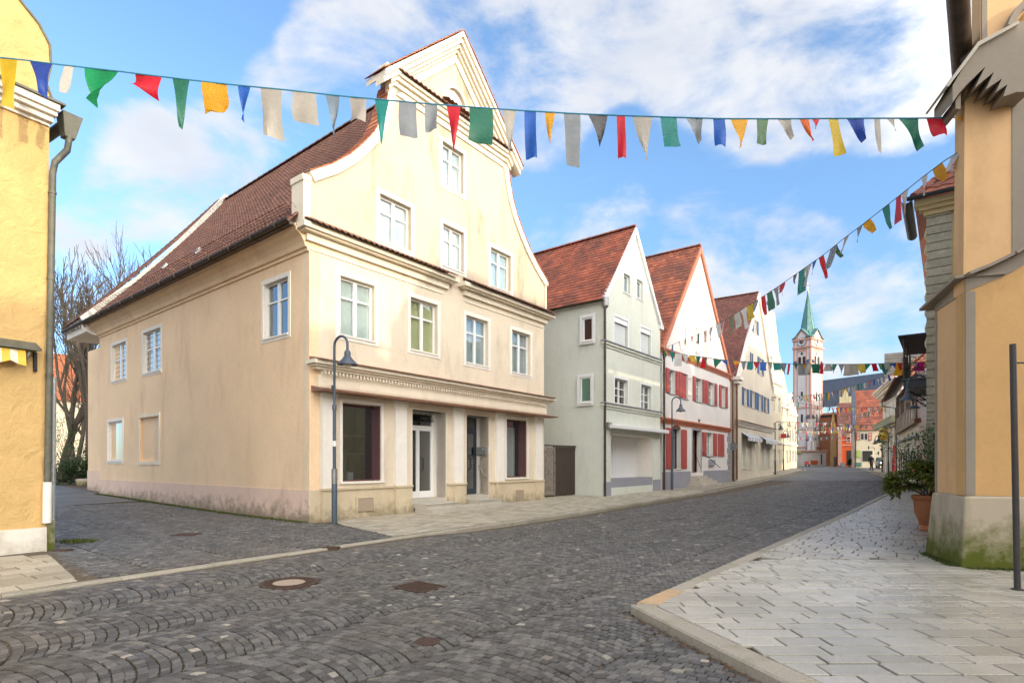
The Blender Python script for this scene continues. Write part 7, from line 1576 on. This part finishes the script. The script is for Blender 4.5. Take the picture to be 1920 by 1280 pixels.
f2 = [(1794, .33, .28, 'white', 't'), (1759, .30, .30, 'orange', 'r'), (1728, .22, .38, 'pale', 't'), (1703, .28, .45, 'pale', 't'), (1690, .2, .6, 'red', 'r'), (1656, .3, .5, 'teal', 't'), (1628, .36, .30, 'orange', 'r'), (1607, .3, .34, 'grey', 't'), (1588, .3, .36, 'beige', 't'),
      (1567, .34, .32, 'olive', 't'), (1559, .4, .55, 'grey', 'r'), (1543, .3, .6, 'red', 'r'), (1528, .3, .38, 'royal', 't'), (1516, .5, .6, 'beige', 't'), (1498, .45, .65, 'teal', 'r'), (1490, .3, .3, 'dkgrey', 't'), (1472, .5, .3, 'red', 'r'), (1466, .4, .4, 'beige', 't'), (1451, .5, .55, 'grey', 't'),
      (1437, .5, .6, 'dkgreen', 'r'), (1431, .4, .6, 'red', 'r'), (1423, .4, .4, 'grey', 'r'), (1411, .8, .5, 'yellow', 'r'), (1398, .8, .75, 'pale', 't'), (1387, .6, .55, 'white', 'r'), (1379, .7, .45, 'white', 't'), (1368, .4, .65, 'olive', 'r'), (1362, .3, .55, 'red', 't'), (1356, .3, .55, 'white', 't'), (1347, .8, .6, 'pale', 't'),
      (1334, .6, .6, 'white', 't'), (1326, .5, .5, 'pink', 'r'), (1310, .5, .45, 'dkgreen', 'r'), (1304, .5, .5, 'teal', 't'), (1296, .4, .3, 'red', 't'), (1288, .4, .4, 'white', 't'), (1281, .5, .65, 'yellow', 't'), (1272, .4, .5, 'white', 't'), (1265, .4, .4, 'blue', 't'), (1257, .4, .45, 'teal', 'r'), (1251, .4, .4, 'white', 't')]
f2 = [(a, w*.78, l*.9, c, k) for a, w, l, c, k in f2]
string_along('long bunting string rising from the red-shutter house towards the ochre house', (7.1, 8.9), (8.5, 31.5), s2, f2, .009)
s3 = [(1236, 655), (1260, 660), (1300, 667), (1330, 671), (1360, 675), (1400, 678), (1430, 679), (1480, 681.5), (1530, 682.5), (1600, 682.5), (1660, 681), (1705, 679.5), (1748, 677)]
f3 = [(1239, .35, .5, 'yellow', 'r'), (1247, .3, .3, 'orange', 't'), (1254, .5, .5, 'teal', 't'), (1263, .5, .6, 'teal', 't'), (1275, .6, .85, 'pale', 'r'), (1285, .5, .6, 'pale', 't'), (1300, .5, .45, 'yellow', 'r'), (1310, .4, .7, 'dkgreen', 't'), (1318, .42, .65, 'red', 'r'), (1326, .2, .6, 'olive', 't'), (1341, .75, .55, 'dkgreen', 't'),
      (1364, .55, .38, 'royal', 't'), (1378, .7, .35, 'orange', 't'), (1385, .35, .45, 'vermilion', 't'), (1395, .45, .5, 'grey', 't'), (1409, .4, .5, 'teal', 'r'), (1417, .5, .5, 'red', 't'), (1430, .5, .5, 'royal', 'r'), (1443, .4, .35, 'beige', 't'), (1456, .5, .45, 'teal', 'r'), (1470, .6, .6, 'grey', 't'), (1481, .18, .65, 'red', 'r'),
      (1488, .3, .4, 'dkgreen', 't'), (1499, .75, .65, 'grey', 'r'), (1508, .5, .3, 'orange', 't'), (1518, .4, .6, 'beige', 'r'), (1529, .6, .5, 'dkgreen', 'r'), (1538, .25, .55, 'red', 'r'), (1547, .4, .4, 'pink', 'r'), (1556, .4, .4, 'grey', 'r'), (1567, .35, .5, 'dkgreen', 't'), (1577, .4, .55, 'grey', 't'), (1587, .5, .65, 'beige', 'r'), (1597, .55, .6, 'beige', 'r'),
      (1608, .4, .55, 'grey', 't'), (1619, .5, .5, 'yellow', 'r'), (1629, .5, .55, 'dkgreen', 't'), (1638, .35, .4, 'red', 'r'), (1646, .3, .35, 'olive', 't'), (1658, .8, .6, 'dkgreen', 't'), (1668, .35, .5, 'white', 'r'), (1674, .35, .35, 'blue', 't'), (1683, .5, .65, 'orange', 'r'), (1690, .35, .4, 'red', 't'), (1699, .6, .5, 'beige', 't'), (1713, .55, .35, 'beige', 't'), (1725, .7, .45, 'magenta', 'r'), (1738, .4, .3, 'yellow', 't')]
f3 = [(a, w*.62, l*.85, c, k) for a, w, l, c, k in f3]
string_along('level bunting string from the red-shutter house across to the iron balcony', (8.4, 31.2), (19.0, 25.0), s3, f3, .012)
string_along('bunting string sagging up past the church tower to the tiled eaves on the right', (25.9, 52.0), (27.3, 38.8), [(1484, 744), (1550, 737), (1575, 731), (1600, 723), (1630, 714), (1660, 705), (1685, 695), (1704, 687)], 40, .015, seed=3)
string_along('bunting string between the curved-gable house and the classical house', (28.3, 57.0), (40.6, 60.0), [(1486, 752), (1520, 759), (1560, 763.5), (1610, 764.5), (1677, 760)], 44, .016, seed=5)
string_along('short bunting string climbing right in front of the tiled roof', (36.0, 62), (40.5, 61.5), [(1574, 783), (1600, 778), (1630, 772), (1655, 765)], 20, .016, seed=7)
string_along('bunting string from the sunlit houses at the level of the timber house windows', (31.8, 67), (46.5, 72.5), [(1462, 790), (1500, 791), (1560, 792), (1600, 796), (1645, 797)], 60, .018, seed=8)
string_along('lower bunting string in front of the church portal', (36.0, 73.5), (47, 79), [(1478, 798), (1520, 801), (1570, 800), (1600, 800)], 50, .018, seed=9)
string_along('second lowest bunting string before the church tower foot', (38.5, 79), (50, 86), [(1491, 806), (1530, 808), (1570, 806), (1602, 803)], 50, .018, seed=11)
string_along('lowest bunting string at the end of the street', (41.0, 84), (52, 92), [(1493, 818), (1530, 820), (1565, 817), (1598, 812)], 46, .018, seed=12)
# ================================================================== PLANTS
def leafmesh(b, q, d, L, w, r, droop=.25):
    d = d.normalized(); s = d.cross(Vector((0, 0, 1))); s = s.normalized() if s.length > .1 else Vector((1, 0, 0)); m1 = q+d*L*.5-Vector((0, 0, droop*L*.15)); e = q+d*L-Vector((0, 0, droop*L))
    up = s.cross(d)*w*.35
    b.add([q, m1+s*w+up, m1, m1-s*w+up, e], [(0, 1, 2), (0, 2, 3), (1, 4, 2), (2, 4, 3)], r)
pc = pt(1742, 868, 13.35); pc.z = gz(pc.x, pc.y)
pot = thing('flower_pot', 'large terracotta footed pot beside the mossy stone plinth', 'flower pot', pc)
b = MB(); b.lathe(pc, [(.17, 0), (.19, .03), (.17, .09), (.12, .13), (.13, .17), (.22, .27), (.285, .42), (.30, .6), (.305, .72), (.33, .74), (.345, .78), (.345, .83), (.32, .85), (.29, .84), (.28, .78)], 28); b.build('pot', 'terracotta', pot, smooth=True)
b = MB(); b.lathe(pc, [(.285, .76), (.01, .79)], 20); b.build('soil', 'dirt', pot)
rh = thing('rhododendron', 'bushy rhododendron with green and reddish leaves growing in the terracotta pot', 'shrub', pc+Vector((0, 0, .79)))
random.seed(21); tips = []; b = MB(); base = pc+Vector((0, 0, .78))
def grow(p, d, L, r, dep):
    n = 3; pts = [p]
    for i in range(n): d = (d+Vector((random.gauss(0, .16), random.gauss(0, .16), random.gauss(.02, .10)))).normalized(); pts.append(pts[-1]+d*L/n)
    b.tube(pts, [r*(1-.35*i/n) for i in range(n+1)], 5, random.random())
    if dep == 0: tips.append((pts[-1], d)); return
    for _ in range(random.choice((2, 3))):
        nd_ = (d+Vector((random.gauss(0, .55), random.gauss(0, .55), random.gauss(0, .3)))).normalized(); grow(pts[-1], nd_, L*.68, r*.62, dep-1)
    tips.append((pts[-1], d))
for k in range(8):
    a = k*math.pi/4+.3; grow(base, Vector((math.cos(a)*.75-.25, math.sin(a)*.6, .75 if k % 2 else .45)), .42, .018, 3)
b.build('branches', 'stem', rh)
lv = MB(); spr = []
for (q, d) in tips:
    if q.z < pc.z+.82: continue
    for k in range(11):
        a = k*.62+random.random()*.4; e = Vector((math.cos(a), math.sin(a), random.uniform(-.5, .35)))+d*.35
        spr.append((q+Vector((random.gauss(0, .01), random.gauss(0, .01), random.gauss(0, .02))), e, random.uniform(.12, .18), random.uniform(.026, .038), min(.99, max(.01, random.gauss(.5, .26))), random.uniform(.1, .5)))
cpos = Vector((0, 0, EYE)); spr.sort(key=lambda t: (t[0]-cpos).length)
for k, t in enumerate(spr):
    if k < 300: m = MB(); leafmesh(m, *t); m.build('leaf', 'leaf', rh)
    else: leafmesh(lv, *t)
lv.build('leaves', 'leaf', rh, kind='stuff'); print('rhodo leaves', len(spr))
p2 = pt(1737, 868, 14.6); p2.z = gz(p2.x, p2.y)
sh = thing('slender_shrub', 'slender light green shrub rising behind the rhododendron', 'shrub', p2); b = MB(); tips = []
for k in range(5): a = k*1.26; grow(p2, Vector((math.cos(a)*.10, math.sin(a)*.1, 1)), 1.25, .02, 2)
b.build('branches', 'stem', sh); lv = MB()
for (q, d) in tips:
    for k in range(60):
        e = Vector((random.gauss(0, 1), random.gauss(0, 1), random.gauss(.2, .8))); leafmesh(lv, q+Vector((random.gauss(0, .11), random.gauss(0, .11), random.gauss(0, .16))), e, random.uniform(.07, .12), .02, min(.8, random.random()), .2)
lv.build('leaves', 'leaflt', sh, kind='stuff')
b = MB(); b.lathe(p2, [(.16, 0), (.22, .35), (.24, .36), (.22, .38)], 16); b.build('pot', 'terracotta', sh)
# bare trees beyond the lane
def bare_tree(label, p, h, seed, lean=(0, 0), spread=.34, name='bare_tree', r0=.2, dep=7):
    rnd = random.Random(seed); p = Vector(p); T = thing(name, label, 'tree', p, 'bare trees behind the lane'); tr = MB(); cr_ = MB()
    def g_(q, d, L, r, k):
        n = 3; pts = [q]
        for i in range(n): d = (d+Vector((rnd.gauss(0, .07), rnd.gauss(0, .07), .05))).normalized(); pts.append(pts[-1]+d*L/n)
        (tr if k >= dep-1 else cr_).tube(pts, [r*(1-.28*i/n) for i in range(n+1)], 6 if k >= dep-2 else 3, rnd.random(), cap=False)
        if k == 0: return
        for j in range(2 if k > 2 else 3):
            f_ = rnd.uniform(.45, 1.0) if j else 1.0; ii = min(int(f_*n), n); sp_ = spread*(1 if j else .45)
            nd_ = (d+Vector((rnd.gauss(0, sp_), rnd.gauss(0, sp_), rnd.uniform(0, .22)))).normalized(); g_(pts[ii], nd_, L*rnd.uniform(.68, .84), r*(.66 if j else .74), k-1)
    for s_ in range(2): g_(p, Vector((lean[0]+(s_-.5)*.22, lean[1], 1)), h*.27, r0, dep)
    tr.build('trunk', 'bark', T, smooth=True); cr_.build('crown', 'bark', T); return T
for (px, Y, topy, lab, sd, ln) in ((165, 40, 470, 'tallest bare tree with a forked trunk beyond the lane', 3, (.05, 0)), (112, 43, 520, 'bare tree partly hidden behind the galvanised pole', 8, (.12, 0)), (228, 50, 470, 'bare tree rising behind the roof of the cream house', 5, (0, 0)), (200, 44, 560, 'lower bare tree between the others beyond the lane', 12, (-.05, 0)), (140, 52, 480, 'slender bare tree farther back in the garden', 15, (0, 0)), (206, 47, 455, 'tall bare tree just left of the cream house eaves tip', 22, (.03, 0)), (250, 56, 440, 'bare tree whose top shows above the far verge of the cream house', 27, (0, 0))):
    q = pt(px, 868, Y); q.z = gz(q.x, q.y); bare_tree(lab, q, EYE+(868-topy)/FL*Y-q.z, sd, ln)
def bush(label, p, rx, h, mat, n, seed, name='evergreen_shrub', group=None, ls=.1):
    rnd = random.Random(seed); p = Vector(p); T = thing(name, label, 'shrub', p, group); lv = MB(); br = MB()
    cl = [(rnd.uniform(-1, 1)*rx, rnd.uniform(-1, 1)*rx*.7, rnd.uniform(.15, .9)*h, rnd.uniform(.25, .5)*rx) for _ in range(26)]
    for c in cl: br.tube([p, p+Vector((c[0]*.5, c[1]*.5, c[2]*.6)), p+Vector(c[:3])], [.03, .02, .006], 4, cap=False)
    for i in range(n):
        c = rnd.choice(cl); v = Vector((rnd.gauss(0, 1), rnd.gauss(0, 1), rnd.gauss(0, 1))).normalized()*c[3]*rnd.uniform(.6, 1.05); q = p+Vector(c[:3])+v; q.z = max(q.z, p.z+.02); leafmesh(lv, q, v+Vector((rnd.gauss(0, .2), rnd.gauss(0, .2), rnd.gauss(0, .2))), rnd.uniform(.6, 1.3)*ls, ls*.3, rnd.random(), .2)
    br.build('branches', 'bark', T); lv.build('leaves', mat, T, kind='stuff'); return T
for (px, Y, rx, h, mt, n, lab) in ((115, 38, 1.7, 1.9, 'leafdk', 3200, 'dense dark green shrub at the end of the lane'), (143, 37, .9, 1.5, 'leafdk', 1500, 'smaller dark shrub next to the dense one by the lane end'), (130, 41, 1.6, 5.2, 'leaflt', 1100, 'bright green conifer among the bare trunks')):
    q = pt(px, 868, Y); q.z = gz(q.x, q.y); bush(lab, q, rx, h, mt, n, px, ls=.14)
q = pt(157, 868, 35.5); q.z = gz(q.x, q.y); b = MB(); b.lathe(q, [(.35, -.1), (.42, .2), (.4, .32), (.3, .34)], 12); tag(b.build('stone_planter', 'stone_plinth', loc=q), 'small stone planter at the corner of the rear extension', 'planter')
# ================================================================== PERSON AND CAR
q = pt(1634, 868, 64); q.z = gz(q.x, q.y)+.0
def skin_body(name, J, E, mat, par, sub=2):
    """J: {joint: (pos, radius)} grown into one continuous skin"""
    keys = list(J); me = bpy.data.meshes.new(name); off = org(par)
    me.from_pydata([tuple(Vector(J[k][0])-off) for k in keys], [(keys.index(a), keys.index(b_)) for a, b_ in E], []); o = bpy.data.objects.new(name, me); COL.objects.link(o); o.parent = par
    s = o.modifiers.new('skin', 'SKIN'); sd = me.skin_vertices[0].data
    for i, k in enumerate(keys): r = J[k][1]; sd[i].radius = r if isinstance(r, tuple) else (r, r); sd[i].use_root = (i == 0)
    u = o.modifiers.new('sub', 'SUBSURF'); u.levels = sub; u.render_levels = sub; me.materials.append(M[mat]); ORG[o.name] = off; return o
pe = thing('person', 'person in black jacket and trousers with short white hair walking away up the pavement', 'person', q)
def V_(x, y, z): return Vector((q.x+x, q.y+y, q.z+z))
J = dict(pelvis=(V_(0, 0, .98), (.17, .13)), waist=(V_(0, 0, 1.12), (.16, .12)), chest=(V_(0, .01, 1.33), (.20, .14)), sho=(V_(0, 0, 1.47), (.13, .10)), neck=(V_(0, -.0, 1.54), .06), head0=(V_(0, .02, 1.60), .075),
  ls=(V_(-.19, 0, 1.44), .075), le=(V_(-.29, .04, 1.17), .06), lh=(V_(-.30, -.04, .93), .045), rs=(V_(.19, 0, 1.44), .075), re=(V_(.28, .03, 1.17), .06), rh=(V_(.28, -.06, .93), .045),
  lk=(V_(-.10, -.06, .52), .08), lf=(V_(-.10, .10, .10), .055), lhp=(V_(-.09, 0, .90), .11), rhp=(V_(.09, 0, .90), .11), rk=(V_(.11, .06, .52), .08), rf=(V_(.12, -.08, .10), .055), lt=(V_(-.10, -.0, .06), .05), rt=(V_(.13, -.2, .05), .05))
skin_body('body', J, [('pelvis', 'waist'), ('waist', 'chest'), ('chest', 'sho'), ('sho', 'neck'), ('neck', 'head0'), ('sho', 'ls'), ('ls', 'le'), ('le', 'lh'), ('sho', 'rs'), ('rs', 're'), ('re', 'rh'), ('pelvis', 'lhp'), ('pelvis', 'rhp'), ('lhp', 'lk'), ('lk', 'lf'), ('rhp', 'rk'), ('rk', 'rf'), ('lf', 'lt'), ('rf', 'rt')], 'suit', pe)
b = MB(); b.lathe(V_(0, .01, 1.67), [(.02, -.13), (.07, -.10), (.092, -.03), (.098, .03), (.085, .08), (.04, .115), (.01, .12)], 16); b.build('head', 'skin', pe, smooth=True)
b = MB(); b.lathe(V_(0, -.012, 1.69), [(.085, -.07), (.102, -.01), (.10, .05), (.07, .095), (.01, .118)], 16); b.build('hair', 'hair', pe, smooth=True)
for x in (-.1, .09): b = MB(); b.box(q.x+x-.05, q.x+x+.05, q.y-.12+(.08 if x < 0 else -.1), q.y+.12+(.08 if x < 0 else -.1), q.z, q.z+.08); b.build('shoe', 'shoe', pe, bevel=.02)
for x in (-.30, .28):
    b = MB(); c = V_(x, -.05, .88); b.lathe(c, [(.02, -.07), (.035, -.03), (.035, .02), (.025, .05)], 8)
    for k in range(4): b.tube([c+Vector((-.03+.02*k, 0, -.04)), c+Vector((-.03+.02*k, .01, -.105+abs(k-1.5)*.01))], [.009, .007], 5)
    b.tube([c+Vector((.0, -.03, .01)), c+Vector((.0, -.055, -.04))], [.010, .008], 5); b.build('hand', 'skin', pe, smooth=True)
# car beyond the person
qc = pt(1649, 868, 75); qc.z = gz(qc.x, qc.y)
car = thing('parked_car', 'grey hatchback with one headlight lit beside the classical house', 'car', qc)
ca = Facade((qc.x+1.6, qc.y+3.4), (-.45, -.89))   # u along the car towards the camera
prof_c = [(0, .35), (0, .95), (.35, 1.05), (1.1, 1.48), (2.3, 1.5), (3.0, 1.08), (3.95, .92), (4.15, .7), (4.15, .35)]
b = MB(); zc_ = qc.z; b.fprism(ca, [(u, zc_+z) for u, z in prof_c], -1.7, 0); b.build('body', 'carpaint', car, bevel=.06)
m = MB(); m.fprism(ca, [(1.05, zc_+1.02), (1.3, zc_+1.4), (2.2, zc_+1.42), (2.75, zc_+1.05)], -.02, .015); m.build('side_window', 'carglass', car)
m = MB(); m.add([ca.w(2.42, zc_+1.46, -.15), ca.w(3.0, zc_+1.12, -.12), ca.w(3.0, zc_+1.12, -1.58), ca.w(2.42, zc_+1.46, -1.55), ca.w(2.46, zc_+1.48, -.15), ca.w(3.04, zc_+1.13, -.12), ca.w(3.04, zc_+1.13, -1.58), ca.w(2.46, zc_+1.48, -1.55)], [(0, 1, 2, 3), (7, 6, 5, 4), (0, 4, 5, 1), (2, 6, 7, 3)]); m.build('windscreen', 'carglass', car)
for u_ in (.8, 3.3):
    for n_ in (.02, -1.72):
        ring = [(u_+.31*math.cos(t), zc_+.31+.31*math.sin(t)) for t in [k*math.pi/9 for k in range(18)]]; m = MB(); m.fprism(ca, ring, n_-.2 if n_ > 0 else n_, n_ if n_ > 0 else n_+.2); wh = m.build('wheel', 'tyre', car)
        ring = [(u_+.19*math.cos(t), zc_+.31+.19*math.sin(t)) for t in [k*math.pi/6 for k in range(12)]]; m = MB(); m.fprism(ca, ring, n_-.01 if n_ > 0 else n_-.01, n_+.012 if n_ > 0 else n_); m.build('rim', 'steel', wh)
for n_ in (-.12, -1.3): c = ca.w(4.16, zc_+.75, n_-.14); m = MB(); m.lathe(c, [(.02, -.1), (.10, -.05), (.12, 0), (.10, .05), (.02, .1)], 10); m.build('headlight', 'headlight' if n_ > -.5 else 'white', car)
# fallen leaves and grit in the gutter
b = MB()
for i in range(500):
    t = random.random(); a = Vector(KR[2]).lerp(Vector(KR[1]), t) if i % 3 else Vector(KR[2]).lerp(Vector(KR[3]), t*.25); x, y = a.x-abs(random.gauss(0, .07))-.02, a.y+random.gauss(0, .04); z = float(rz(x, y))+.004; s = random.uniform(.004, .016); an = random.random()*6.28
    d = Vector((math.cos(an), math.sin(an), .2))*s; e = Vector((-math.sin(an), math.cos(an), .3))*s*.7; c = Vector((x, y, z)); b.add([c-d, c+e, c+d, c-e], [(0, 1, 2, 3)], random.random())
o = b.build('leaf_litter', 'brownwood', kind='stuff'); o['label'] = 'brown leaf crumbs and grit along the right kerb'; o['category'] = 'litter'
